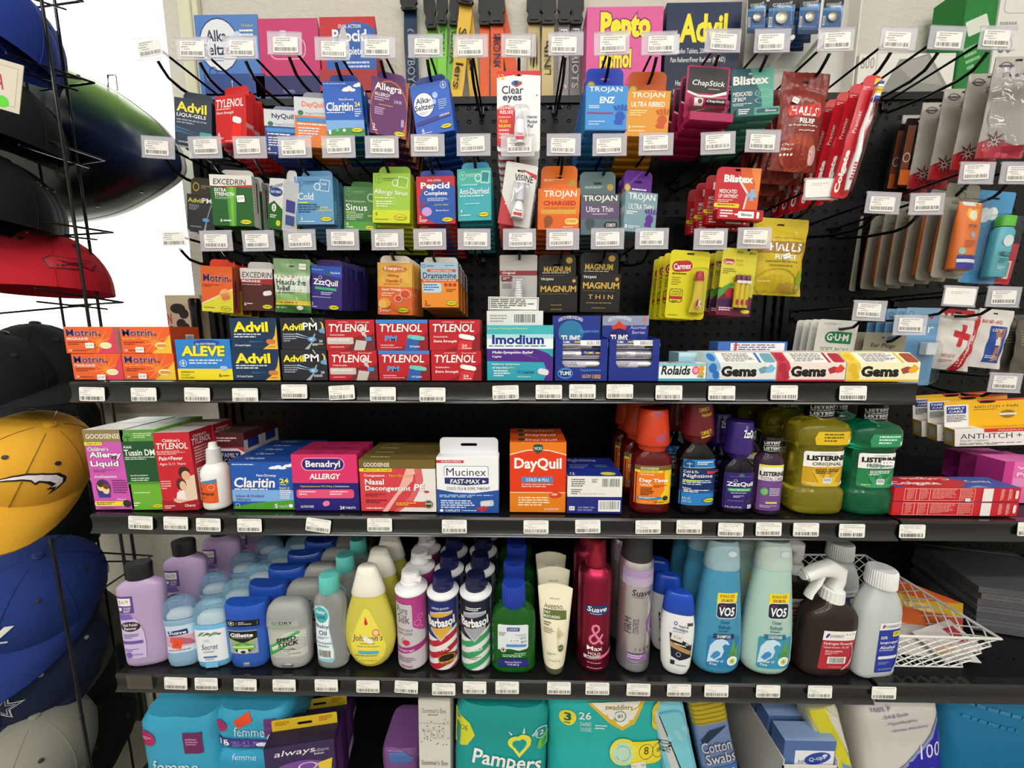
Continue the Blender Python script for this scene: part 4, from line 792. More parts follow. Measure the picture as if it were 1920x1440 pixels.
hangbox('medicine_box', 'light blue and orange motion sickness packet', 790, 492, 859, 577, 'eb8f2c',
  [('R', 0, 0, 100, 36, 'a8c8dc'), ('E', 8, 8, 5, 4, '2c4c8c', {'ring': .7}), ('L', 16, 6, 26, 5, 2, '2c4c8c'), ('L', 64, 6, 30, 3, 1, '2c4c8c'), ('Q', 16, 15, 78, 6, 'c8602c', {'r': .3}), ('T', 26, 16.5, 58, 3.4, 'CHEWABLE FORMULA', WH), ('T', 5, 22, 90, 13, 'Dramamine', '141c3c', {'b': .02}), ('R', 0, 37, 100, 5.5, 'b8401c'), ('T', 6, 38, 88, 3.6, 'MOTION SICKNESS RELIEF', WH, {'b': .01}), ('Q', 3, 45, 52, 22, 'b8d4e4', {'r': .3}), ('L', 6, 48, 44, 16, 3, '2c5cac'), ('E', 66, 49, 5, 4, 'b83020'), ('E', 78, 49, 5, 4, 'b83020'), ('E', 90, 49, 5, 4, 'b83020'), ('L', 66, 58, 30, 8, 2, '8a4c1c'), ('T', 8, 84, 6, 8, '2', '3c2410'), ('L', 8, 94, 16, 3, 1, '3c2410')] + DS(66, 84, 30, 11), .016, 6, .019, 0, 2, ('d8dcdc', 10, .92), [('R', 0, 0, 100, 100, 'b07038')], dz=-.002)
def afrin(o, w_, h_):
    mb = MB(); dome(mb, -w_*.24, -h_*.5, w_*.2, h_*.12, .02, 'ffffff:c', .3); mb.build('clear_blister', o)
    mb = MB()
    for k in range(8): mb.lathe([(h_*.05 - k*.0042, .0045 + .0005*k), (h_*.05 - k*.0042 - .0035, .0056 + .0005*k), (h_*.05 - k*.0042 - .0042, .0048 + .0005*k)], 'e4e2e6:k', 14, 0, -.011)
    mb.lathe([(-h_*.46, .0135), (-h_*.28, .0135), (-h_*.24, .010)], 'f2f0ee:k', 18, 0, -.0135)
    paint(mb, [('T', 10, 20, 80, 40, 'Afrin', '20242c', {'i': .1, 'b': .03})], lambda x, y, q: (-.010 + x, -.0272 - q, -h_*.29 - y), .02, .01)
    mb.build('spray_bottle', o)
card('nasal_spray_card', 'silver grey nasal spray blister card with maroon band', 937, 478, 1007, 590, 'b4b2b0',
  [('R', 0, 26, 100, 8, '8a3040'), ('T', 7, 27.5, 34, 5, 'Original', WH), ('R', 4, 35, 30, 9, '6a3038'), ('L', 8, 37, 22, 5, 2, 'e0c8c8'), ('Q', 6, 47, 26, 9, '8a8688', {'r': .1})], .69, 3, .022, 0, 0, 7, .003, extra=afrin, cat='nasal spray')
GO = 'c8a448'
hangbox('condom_box', 'black condom carton with gold lettering, left of two', 1009, 517, 1083, 586, '161313',
  [('T', 6, 6, 32, 8, 'TROJAN', WH), ('S', 90, 14, 6, 3, 6, GO), ('T', 6, 27, 90, 17, 'MAGNUM', GO, {'b': .05}), ('L', 6, 48, 90, 5, 1, '5a4a24'), ('L', 32, 78, 36, 5, 1, '8a7434'), ('L', 32, 90, 36, 5, 1, '8a7434')], .019, 2, .02, 0, 0, ('1a1614', 42, .96, 'b'), tart=[('E', 82, 26, 9, 14, 'b8963c'), ('T', 14, 52, 72, 26, 'MAGNUM', GO, {'b': .05}), ('L', 10, 80, 76, 5, 1, WH), ('L', 10, 92, 60, 5, 1, '8a7434')], cat='condom box')
hangbox('condom_box', 'black condom carton with gold THIN lettering, right of two', 1088, 513, 1163, 586, '161313',
  [('T', 6, 6, 32, 8, 'TROJAN', WH), ('S', 90, 14, 6, 3, 6, GO), ('T', 6, 22, 90, 17, 'MAGNUM', GO, {'b': .05}), ('L', 6, 43, 90, 4, 1, '5a4a24'), ('T', 20, 54, 62, 11, 'T H I N', 'd8b86a', {'b': 0}), ('L', 16, 74, 68, 4, 1, '9a8444'), ('L', 30, 87, 36, 5, 1, '8a7434')], .019, 1, .02, 1, 0, ('1a1614', 42, .96, 'b'), tart=[('E', 82, 26, 9, 14, 'b8963c'), ('T', 12, 50, 74, 28, 'MAGNUM', GO, {'b': .05}), ('L', 10, 82, 80, 5, 1, WH), ('L', 10, 93, 66, 5, 1, '8a7434')], cat='condom box')
def carmex(o, w_, h_):
    mb = MB(); X_ = w_*.22
    secs = [(-h_*.40, .0115, .0008), (-h_*.36, .0115, .0012), (-h_*.2, .0085, .005), (h_*.06, .0062, .0062)]
    mb.rings([[(X_ + a*math.cos(t*math.pi/8), -.008 + b*math.sin(t*math.pi/8), z) for t in range(16)] for z, a, b in secs], 'd8c034:g')
    mb.lathe([(h_*.06, .0078), (h_*.10, .0076), (h_*.19, .006), (h_*.20, .004)], 'b01c34:g', 16, X_, -.008)
    paint(mb, [('E', 50, 70, 26, 22, 'b01c34')], lambda x, y, q: (X_ - .009 + x, -.0146 - q, -h_*.08 - y), .018, h_*.28)
    vt(mb, 'Carmex', X_ - .0032, X_ + .0032, -h_*.335, -h_*.22, -.0158, WH, .03)
    mb.build('ointment_tube', o)
    mb = MB(); dome(mb, w_*.02, -h_*.44, w_*.42, h_*.26, .018, 'ffffff:c', .3); mb.build('clear_blister', o)
card('lip_balm_card', 'yellow lip balm card with squeeze tube and red emblem', 1251, 470, 1327, 598, 'd4c81e',
  [('Q', 6, 15, 52, 16, 'b02030', {'r': .5, 'a': 6}), ('T', 10, 18.5, 44, 9, 'Carmex', WH, {'b': .03, 'a': 6}), ('L', 8, 33, 38, 4, 1, '3c3818'), ('L', 8, 39, 26, 13, 4, '8a8420'), ('Q', 6, 56, 34, 20, '3a3414', {'r': .2}), ('Q', 7.5, 57, 31, 18, 'd4c81e', {'r': .2}), ('T', 10, 59, 26, 3, 'TRIPLE', '2a2410'), ('T', 11, 63, 24, 3, 'FORCE', '2a2410'), ('R', 6, 67, 34, 4.5, 'b02030'), ('L', 14, 73, 18, 5, 2, '3a3414'), ('L', 8, 94, 30, 2.5, 1, '8a8420')], .672, 3, .028, 3, 4, 5, .006, extra=carmex, cat='lip balm', dz=.0)
def carmex2(o, w_, h_):
    mb = MB(); dome(mb, -w_*.12, -h_*.42, w_*.34, h_*.12, .015, 'ffffff:c', .2); mb.build('clear_blister', o)
    for k in range(3):
        mb = MB(); X_ = w_*(-.04 + .14*k)
        mb.lathe([(-h_*.38, .0042), (h_*.0, .0044)], 'd8c028:g', 12, X_, -.006); mb.lathe([(h_*.0, .0046), (h_*.09, .0046), (h_*.10, .004)], '6a2038:g', 12, X_, -.006)
        mb.box(X_ - .004, -.0112, -h_*.02, X_ + .004, -.0100, h_*.02, 'f0ece8', 0)
        paint(mb, [('E', 50, 50, 42, 46, 'a82838')], lambda x, y, q: (X_ - .003 + x, -.0106 - q, -h_*.25 - y), .006, h_*.1)
        mb.build('lip_balm_stick', o)
card('lip_balm_card', 'yellow and burgundy three-stick lip balm card', 1347, 466, 1416, 592, 'd2c83c',
  [('G', [(0, 58), (100, 72), (100, 100), (0, 100)], '6a1c38'), ('G', [(0, 62), (34, 50), (42, 54), (0, 76)], '4c9440'), ('E', 34, 66, 14, 8, 'a02c34'), ('R', 0, 76, 44, 10, '3c1c4c'), ('Q', 4, 16, 32, 8, 'a82838', {'r': .5}), ('T', 6, 18, 28, 5, 'Carmex', WH), ('T', 40, 16, 22, 4, 'Daily', 'a8982c', {'b': 0}), ('T', 42, 21, 20, 4, 'Care', 'a8982c', {'b': 0}), ('T', 76, 5, 18, 3, 'SPF 15', '3a3414'), ('L', 6, 30, 40, 9, 3, '8a8034'), ('L', 6, 88, 50, 6, 2, 'f0e0e4'), ('E', 84, 93, 13, 3, 'd8d83c')], .675, 3, .024, 3, 6, 6, .006, extra=carmex2, cat='lip balm', dz=.0)
# hooks on the left and centre panel, with what each carries
H1 = [(283, 90, 'at top left before the window, empty', -6), (363, 92, 'above the navy gel capsule boxes', 0), (451, 90, 'above the red pain packets', 0), (534, 82, 'in front of the pink display box', 2), (623, 92, 'above the nighttime cough drops', 1), (709, 88, 'above the cloud allergy packets', 2), (798, 87, 'above the blue effervescent packets', 0),
      (882, 87, 'in front of the yellow lanyards, empty', 0), (973, 86, 'above the redness relief cards', 0), (1061, 83, 'in front of the cream lanyards, empty', 0), (1147, 82, 'above the light blue condom boxes', -2), (1236, 82, 'above the golden orange condom boxes', -1), (1355, 77, 'above the cherry lip balm', 1), (1448, 77, 'above the teal lip balm', 0), (1567, 75, 'above the dark red cough drops', 0),
      (1684, 73, 'at right over the grey window bag, empty', 3), (1775, 72, 'at right before the green boxes, empty', 3), (1870, 72, 'at top right above the flower packets', 2)]
H2 = [(297, 277, 'before the dark oval board, empty', 4), (385, 277, 'above the white and green packet', 0), (469, 277, 'above the twisted cold packet', 0), (553, 276, 'above the light blue cold packets', 0), (635, 276, 'above the dark green sinus packets', 0), (716, 276, 'above the lime sinus packets', 0), (802, 273, 'above the berry antacid packets', 0),
      (888, 272, 'above the teal packets', 0), (971, 273, 'above the tilted eye drop card', 0), (1057, 272, 'above the bright orange condom boxes', 0), (1143, 272, 'above the slate condom boxes', 0), (1230, 271, 'above the purple tabbed condom boxes', 0), (1346, 269, 'below the cherry lip balm, empty', -2), (1430, 265, 'above the red lip ointment cards', 1),
      (1539, 355, 'at the foot of the red toothbrush packs', 0), (1831, 325, 'above the sunscreen packs', 1), (1908, 325, 'at right edge above the blue card', 1)]
H3 = [(326, 450, 'above the orange packets, farthest left', 0), (406, 452, 'above the maroon migraine packets', -1), (485, 452, 'above the headache relief pouch', -1), (562, 450, 'above the purple sleep aid packets', 0), (643, 450, 'left of the vitamin packets, empty', 0), (727, 450, 'above the vitamin packets', 0), (806, 449, 'above the motion sickness packets', 0),
      (889, 449, 'right of motion sickness packets, empty', 0), (974, 449, 'above the nasal spray card', 0), (1055, 449, 'above the left black condom box', 0), (1139, 448, 'above the right black condom box', 0), (1222, 448, 'right of the black condom boxes, empty', 0), (1332, 449, 'above the yellow squeeze tube cards', 0), (1414, 447, 'above the three-stick lip balm', 0)]
for px, py, t_, ro in H1: hook(px, py, t_, ro, off=(random.uniform(-.003, .003), random.uniform(-.003, -.0005)), pr=random.uniform(-3, 3))
for px, py, t_, ro in H2: hook(px, py, t_, ro, off=(random.uniform(-.003, .003), random.uniform(-.002, .002)), pr=random.uniform(-3, 3), blank=px == 1539)
for px, py, t_, ro in H3: hook(px, py, t_, ro, off=(random.uniform(-.003, .003), random.uniform(-.002, .002)), pr=random.uniform(-2, 2))
# ================================================================ cartons on the shelves
G1 = .0002
def sbox(name, L, x0, y0, x1, y1, col, art, d=.03, Y=YS + .012, z=Z1, n=0, dy=None, yaw=0, roll=0, side=None, left=None, top=None, zs=None, cat='medicine box', dx=0, jr=.01, extra=None, h=None, dz=0):
    X, zb, w_, h_ = fit(x0, y0, x1, y1, Y, z if zs is None else zs)
    if h: h_ = h
    o = carton(name, L, cat, w_, h_, d, col, art, side, left, top, (X, Y + d/2, zb + G1), yaw, roll)
    if extra: extra(o, w_, h_, d)
    if n: row(o, n, dy or d + .0012, dx, dz, .0006, jr)
    return o
def price(x, z, txt, ro=0, w=.0125, h=.008):
    return lambda o, w_, h_, d: sticker(o, w, h, w_*x, h_*(.5 + z), -d/2 - .0018, txt, ro)
def motrin(mig):
    c2 = 'd8405c' if mig else 'e8c03c'
    return [('S', 68, 60, 44, 5, 11, 'ec8c34'), ('G', [(100, 0 if mig else 30), (100, 100), (60, 100), (84, 62)], c2), ('T', 5, 8, 60, 28, 'Motrin', '1c2466', {'b': .02, 'o': 'f4e8dc', 'ob': .02}), ('T', 67, 27, 6, 8, 'IB', '1c2466'),
            ('T', 5, 40, 42, 10, 'MIGRAINE', WH, {'b': .02}) if mig else ('T', 5, 41, 56, 7, 'Ibuprofen Tablets', 'f4e04c', {'b': .01}),
            ('L', 6, 56, 40, 14, 2, '8a2c1c'), ('T', 6, 84, 6, 8, '24', WH), ('L', 14, 87, 28, 6, 1, '8a2c1c'), ('E', 80, 70, 12, 12, 'f4e4a0' if not mig else 'f0e8c0'), ('Q', 71, 65, 20, 12, 'e09048' if not mig else 'e8e0b0', {'r': .5})]
zA = P(200, 663, YS + .012).z - Z1
MS = [('R', 0, 0, 100, 100, 'c84824'), ('R', 50, 30, 30, 50, WH), ('B', 52, 34, 26, 42, '2c3c6c')]
sbox('medicine_box', 'lower orange migraine box at left end of upper shelf', 136, 664, 229, 715, 'e8602c', motrin(1), .042, h=zA - .0004, extra=price(.08, -.40, '$ 7.99'))
sbox('medicine_box', 'upper orange migraine box with pink corner, stacked at left end', 122, 612, 214, 663, 'e8602c', motrin(1), .042, zs=Z1 + zA, h=zA, side=[('R', 0, 0, 100, 100, 'd8a8a8')], extra=price(.0, -.2, '$ 7.99'), yaw=2)
sbox('medicine_box', 'lower orange caplet box with yellow corner', 230, 664, 329, 715, 'e8602c', motrin(0), .036, h=zA - .0004, side=MS, extra=price(-.12, -.36, '$ 6.99', 2), yaw=-1)
sbox('medicine_box', 'upper orange caplet box showing a barcode on its end', 226, 612, 320, 663, 'e8602c', motrin(0), .052, zs=Z1 + zA, h=zA, side=MS, extra=price(-.12, -.36, '$ 6.99', 2), Y=YS + .014)
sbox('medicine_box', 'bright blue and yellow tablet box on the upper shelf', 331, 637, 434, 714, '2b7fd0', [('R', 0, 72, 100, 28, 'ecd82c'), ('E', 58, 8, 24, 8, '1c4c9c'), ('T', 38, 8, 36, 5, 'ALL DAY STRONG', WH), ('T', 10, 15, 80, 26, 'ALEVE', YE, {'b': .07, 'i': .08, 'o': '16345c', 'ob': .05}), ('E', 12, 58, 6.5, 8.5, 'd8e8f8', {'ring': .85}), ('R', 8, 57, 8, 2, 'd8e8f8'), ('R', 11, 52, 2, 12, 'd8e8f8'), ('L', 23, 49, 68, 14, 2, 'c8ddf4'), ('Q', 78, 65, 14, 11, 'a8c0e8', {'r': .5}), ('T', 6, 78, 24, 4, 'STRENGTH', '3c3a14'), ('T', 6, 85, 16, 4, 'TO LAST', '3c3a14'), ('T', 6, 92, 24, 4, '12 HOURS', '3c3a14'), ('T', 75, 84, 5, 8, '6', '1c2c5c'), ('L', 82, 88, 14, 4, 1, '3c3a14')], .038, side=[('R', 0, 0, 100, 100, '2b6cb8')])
ADV = [('R', 0, 0, 100, 100, '1a3454')] + [('R', 5*k, 0, .5, 100, '234064') for k in range(1, 17)] + [('G', [(100, 20), (100, 100), (68, 100), (84, 82), (95, 55)], 'e8b43c'), ('T', 8, 12, 74, 33, 'Advil', YE, {'b': .06}), ('L', 8, 50, 66, 16, 2, 'd0d8e4'), ('G', [(40, 72), (78, 76), (40, 79)], '2c5c8c'), ('Q', 76, 68, 20, 15, 'c87838', {'r': .5}), ('T', 80, 89, 14, 5, 'Caplets', '8a5a1c'), ('T', 8, 84, 34, 8, '24 Coated Caplets', WH, {'i': .1})]
SPACER = lambda y: P(480, y, YS + .012).z
zB = P(480, 655, YS + .012).z - Z1
for k, (a, b) in enumerate(((433, 522), (435, 522))):
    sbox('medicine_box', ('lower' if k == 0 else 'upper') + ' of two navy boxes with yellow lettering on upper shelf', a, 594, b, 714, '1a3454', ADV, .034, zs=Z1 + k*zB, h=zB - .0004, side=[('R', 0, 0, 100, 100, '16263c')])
PMA = [('R', 0, 0, 100, 100, '24262f'), ('T', 4, 18, 46, 22, 'Advil', YE, {'b': .05}), ('T', 51, 15, 32, 24, 'PM', WH, {'b': .03}), ('E', 91, 28, 7, 15, 'e0d04c'), ('E', 88.5, 26, 5.5, 13, '24262f'), ('G', [(86, 38), (100, 30), (100, 50), (88, 46)], '6a9cc8'), ('L', 5, 50, 36, 28, 4, 'a8aab8'), ('G', [(36, 48), (68, 64), (34, 52)], '9cc0e0'), ('G', [(36, 58), (68, 68), (34, 61)], '9cc0e0'), ('E', 70, 68, 10, 8, '5c9cd8'), ('E', 70, 68, 5, 4, 'a8d4f4'), ('G', [(72, 0), (78, 14), (76, 15), (70, 0)], 'd8d8dc'), ('G', [(76, 50), (79, 50), (74, 70), (62, 100), (52, 100), (68, 78)], 'a8aaac'), ('T', 86, 70, 8, 8, '20', WH), ('L', 70, 82, 26, 8, 2, WH)]
for k, (a, b) in enumerate(((526, 611), (529, 611))):
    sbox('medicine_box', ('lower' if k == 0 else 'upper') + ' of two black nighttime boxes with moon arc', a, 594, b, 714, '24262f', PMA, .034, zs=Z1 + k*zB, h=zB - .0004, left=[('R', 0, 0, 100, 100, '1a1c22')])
def tylenol(v):
    a = [('R', 0, 0, 100, 100, 'b81f2c'), ('G', [(100, 40), (100, 100), (30, 100), (60, 80)], '8c1a24'), ('T', 7, 14, 82, 26, 'TYLENOL', WH, {'b': .025, 'i': .12}), ('L', 26, 7, 24, 4, 1, 'e8b8b8'), ('T', 62, 6, 28, 5, 'Extra Strength', WH, {'b': 0})]
    if v == 'rapid': a += [('G', [(55, 58), (100, 50), (100, 100), (44, 100)], '6a2c2c'), ('T', 8, 46, 30, 8, 'Acetaminophen', WH, {'b': 0}), ('Q', 2, 58, 54, 22, 'c8beb8', {'r': .2}), ('T', 6, 62, 42, 7, 'RAPID RELEASE', WH, {'b': .01}), ('E', 76, 30, 6, 7, 'd8d0cc'), ('G', [(72, 40), (80, 38), (84, 58), (76, 58)], 'c8c0bc'), ('E', 72, 60, 9, 9, '8c1c24'), ('Q', 80, 56, 14, 13, '4a90d0', {'r': .5}), ('G', [(62, 66), (84, 70), (78, 100), (56, 100)], 'c0bcb8'), ('L', 8, 88, 32, 5, 1, 'f0c0bc')]
    if v == 'pm': a += [('R', 0, 0, 100, 12, '3f7ec4'), ('T', 16, 52, 24, 18, 'PM', '4aa0dc', {'b': .05, 'i': .1}), ('G', [(62, 50), (84, 54), (80, 100), (54, 100)], '2c5ca8'), ('Q', 60, 50, 26, 13, '6abcb4', {'r': .5, 'a': -5}), ('Q', 68, 53, 26, 13, '74c4bc', {'r': .5, 'a': -5}), ('T', 64, 84, 20, 8, '24 Caplets', WH, {'i': .1}), ('T', 8, 80, 26, 7, 'Acetaminophen', WH, {'b': 0}), ('L', 8, 90, 46, 4, 1, 'f0c0bc')]
    if v == 'xs': a += [('T', 8, 52, 28, 8, 'Acetaminophen', WH, {'b': 0}), ('T', 8, 66, 46, 10, 'Extra Strength', WH, {'i': .15, 'b': .03}), ('Q', 58, 48, 26, 14, 'f0e8e8', {'r': .5, 'a': -8}), ('Q', 64, 51, 26, 14, WH, {'r': .5, 'a': -8}), ('G', [(60, 68), (86, 70), (82, 100), (54, 100)], 'd43038'), ('T', 64, 80, 10, 9, '24', WH), ('L', 64, 92, 20, 5, 1, WH)]
    return a
zC = P(800, 657, YS + .012).z - Z1
for v, a, b, w_ in (('rapid', 615, 706, 'rapid release box with grey pill bottle picture'), ('pm', 709, 805, 'tablet box with blue stripe and green pills'), ('xs', 808, 902, 'plain red box with white pills, right of blue striped')):
    for k in range(2):
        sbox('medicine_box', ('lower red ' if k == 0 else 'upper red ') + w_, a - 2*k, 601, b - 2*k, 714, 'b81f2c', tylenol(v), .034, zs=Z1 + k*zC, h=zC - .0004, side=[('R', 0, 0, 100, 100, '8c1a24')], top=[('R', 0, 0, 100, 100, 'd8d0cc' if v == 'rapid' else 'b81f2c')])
sbox('medicine_box', 'teal, white and purple multi-symptom box on the upper shelf', 913, 610, 1037, 713, '2f9fb4', [('R', 0, 0, 100, 42, 'e4f0f4'), ('R', 0, 0, 100, 16, '44b0bc'), ('R', 0, 16, 100, 8, 'a8d8dc'), ('T', 2, 4, 60, 4, 'See New Warning and Directions', 'd0e860', {'b': 0}), ('T', 8, 17, 78, 17, 'Imodium', '1c2c84', {'b': .06}), ('L', 3, 36, 92, 4, 1, '5c7890'), ('G', [(0, 42), (74, 42), (92, 50), (100, 58), (100, 100), (86, 100), (92, 84), (86, 66), (0, 64)], '4c2484'), ('G', [(40, 44), (82, 62), (44, 47)], '9c80c4'), ('T', 8, 46, 62, 6, 'Multi-Symptom Relief', WH, {'i': .12, 'b': .03}), ('T', 8, 54, 14, 5, 'Caplet', WH), ('T', 8, 68, 42, 4, 'Relieves symptoms', WH), ('T', 8, 74, 24, 4, 'of diarrhea', WH), ('T', 33, 74, 9, 4, 'plus', 'd8e84c'), ('L', 10, 81, 28, 13, 3, 'd8eef0'), ('T', 46, 81, 26, 7, '12 Caplets', '1c2c6c', {'b': .01}), ('Q', 77, 78, 17, 11, 'e0dce8', {'r': .5, 'a': -12}), ('L', 46, 92, 24, 3, 1, 'c0e0e4')], .024)
zI = P(975, 610, YS + .04).z
sbox('medicine_box', 'white carton lying behind the teal box showing a barcode', 913, 583, 1018, 712, 'e2e2de', [('B', 49, 5, 36, 12), ('L', 6, 6, 34, 12, 3, '9a9a96')], .045, Y=YS + .040)
zI2 = P(965, 583, YS + .052).z
sbox('medicine_box', 'white carton with black bordered drug facts behind the teal box', 915, 557, 1010, 583, 'e0e0dc', [('R', 2, 8, 96, 4, '3c3c3c'), ('R', 2, 92, 96, 4, '3c3c3c'), ('R', 2, 8, 1, 88, '3c3c3c'), ('R', 97, 8, 1, 88, '3c3c3c'), ('L', 5, 18, 90, 70, 5, '4c4c4c')], .03, Y=YS + .052, zs=Z1 + fit(913, 583, 1018, 712, YS + .040, Z1)[3] + .001, roll=1)
# antacid trays: an open blue tray, a header and wrapped rolls
def tray(x0, x1, L, head, rollart, lower, Lr):
    Y = YS + .012
    X, zb, w_, h_ = fit(x0, 636, x1, 712, Y, Z1); ht = P((x0+x1)/2, 592, Y + .05).z - Z1
    o = tag(empty('antacid_tray', (X, Y, Z1 + G1)), L, 'display tray')
    d = .075
    mb = MB(); e = .14
    W2 = w_/2
    cut = [(-W2, 0), (W2, 0), (W2, h_), (W2*.72, h_), (W2*.72, h_*.42), (W2*.60, h_*.32), (-W2*.60, h_*.32), (-W2*.72, h_*.42), (-W2*.72, h_), (-W2, h_)]
    mb.plate(cut, [], 0, .0006, '1c2f86'); paint(mb, lower, lambda x, y, q: (-W2 + x, -q, h_*.32 - y), w_, h_*.32)
    for s_ in (-1, 1):
        x = s_*W2; mb.add([(x, 0, 0), (x, d, 0), (x, d, h_*1.1), (x, 0, h_)], [(0, 1, 2, 3)], '1a2c7c')
    mb.add([(-W2, 0, .0004), (W2, 0, .0004), (W2, d, .0004), (-W2, d, .0004)], [(0, 1, 2, 3)], '1a2c7c')
    mb.build('tray', o, smooth=0)
    mb = MB().box(-W2, .052, h_*.9, W2*.98, .0535, ht, '20348c', 0); paint(mb, head, lambda x, y, q: (-W2 + x, .052 - q, ht - y), w_, (ht - h_*.85))
    mb.box(-W2, .054, 0, W2, .075, h_*.8, '1a2c7c', 0)
    mb.build('header_card', o, smooth=0)
    rr = h_*.115
    for k in range(4):
        z = Z1 + G1 + .0012 + rr + k*(rr*2 + .0008)
        xo = .004 if k == 3 else 0
        yy = Y + .0025 + rr if k < 3 else Y + .0005 + rr
        hw = W2*.93
        mb = MB().rings([[(x, r*math.cos(t*math.pi/8), r*math.sin(t*math.pi/8)) for t in range(16)] for x, r in ((-hw, rr*.75), (-hw + .001, rr), (hw - .001, rr), (hw, rr*.75))], 'd0ccd4:m')
        paint(mb, rollart[k], lambda x, y, q: (-hw + x, -math.sqrt(max(rr*rr - (y - rr*.9)**2, 0)) - q - .0002, rr*.9 - y), hw*2, rr*1.8, None, .0015)
        ro = mb.build('antacid_roll'); ro.location = (X + xo, yy, z)
        tag(ro, Lr + ', ' + ('lowest', 'second from bottom', 'third from bottom', 'topmost, at the tray rim')[k], 'roll of tablets')
    return o
RA = [[('L', 4, 12, 40, 76, 4, '6a6a7a'), ('L', 54, 12, 42, 76, 4, '6a6a7a')], [('R', 0, 10, 60, 70, 'c0bcc8'), ('L', 6, 20, 40, 60, 3, '5a5a6a')], [('R', 50, 0, 50, 55, '1c2c6c'), ('T', 56, 12, 20, 26, 'TUMS', 'e8c860'), ('R', 80, 20, 16, 16, 'd8a030'), ('L', 4, 20, 42, 60, 3, '6a6a7a')], [('R', 0, 0, 42, 40, '22348c'), ('T', 6, 8, 14, 22, 'TUMS', WH), ('R', 30, 10, 14, 14, 'd8b040'), ('R', 42, 0, 56, 60, 'ecebee'), ('B', 56, 8, 34, 40), ('L', 3, 60, 60, 30, 2, '5a5a6a'), ('R', 66, 64, 32, 24, '2c2c34')]]
tray(1041, 1139, 'dark blue peppermint antacid display tray on the upper shelf', [('T', 12, 10, 50, 12, 'GOES TO WORK IN SECONDS!', WH, {'arc': .9}), ('E', 38, 60, 26, 44, '2c7cac'), ('T', 18, 68, 40, 28, 'TUMS', WH, {'b': .05}), ('T', 56, 48, 40, 14, 'Peppermint', '4ca4d8', {'i': .12})], RA,
     [('E', 20, 44, 15, 42, '3c84c8'), ('E', 20, 44, 13, 28, '14286c'), ('T', 9, 28, 22, 30, 'TUMS', WH, {'b': .05}), ('T', 48, 10, 40, 20, 'Peppermint', '4c9cd4', {'i': .12, 'b': .02}), ('T', 52, 52, 18, 14, 'ULTRA', 'd8b040'), ('L', 52, 70, 18, 12, 1, 'd8b040'), ('T', 72, 50, 16, 34, '1000', 'e0a030', {'b': .03})], 'silver antacid roll in the left blue tray')
tray(1142, 1236, 'dark blue assorted berries antacid display tray on the upper shelf', [('R', 0, 0, 100, 34, '8c98b4'), ('T', 12, 10, 50, 12, 'GOES TO WORK IN SECONDS!', WH, {'arc': .9}), ('S', 36, 46, 18, 12, 5, 'd0402c'), ('E', 36, 76, 22, 32, '18246c'), ('T', 18, 66, 38, 28, 'TUMS', WH, {'b': .05}), ('T', 60, 34, 34, 13, 'Assorted', 'b8b0e4', {'i': .12}), ('T', 64, 52, 28, 12, 'Berries', 'b8b0e4', {'i': .12}), ('E', 90, 14, 4, 8, 'e06c3c')], RA[::-1][1:] + RA[3:], [('R', 0, 0, 100, 100, '1c2f86')], 'silver antacid roll in the right blue tray')
sbox('medicine_box', 'small white and teal fruit antacid box', 1235, 681, 1324, 711, 'ecf2f2', [('R', 0, 0, 100, 18, '8cc4d0'), ('T', 5, 14, 62, 52, 'Rolaids', '1a1a24', {'b': .05, 'i': .18}), ('R', 0, 86, 100, 14, '48a0b4'), ('E', 78, 40, 8, 24, 'e0607c'), ('E', 78, 40, 5, 14, 'f0a0b0'), ('E', 90, 30, 6, 16, 'e0a030'), ('E', 90, 60, 6, 16, 'c8b040'), ('T', 82, 68, 13, 14, 'Fruit', '1a1a24', {'i': .12})], .03,
     top=[('T', 8, 5, 26, 40, 'Rolaids', '2a2a34', {'i': .1}), ('R', 22, 55, 60, 38, '1c2c5c'), ('T', 32, 60, 24, 26, 'EXTRA STRENGTH', WH), ('E', 44, 20, 6, 14, 'c8b860'), ('R', 52, 8, 30, 20, '6cb8cc')])
bw = sbox('medicine_box', 'pale blue tray lid just behind the fruit antacid box', 1272, 661, 1330, 700, '9cc4d4', [('R', 0, 0, 100, 16, 'b8dce4')], .04, Y=YS + .046)
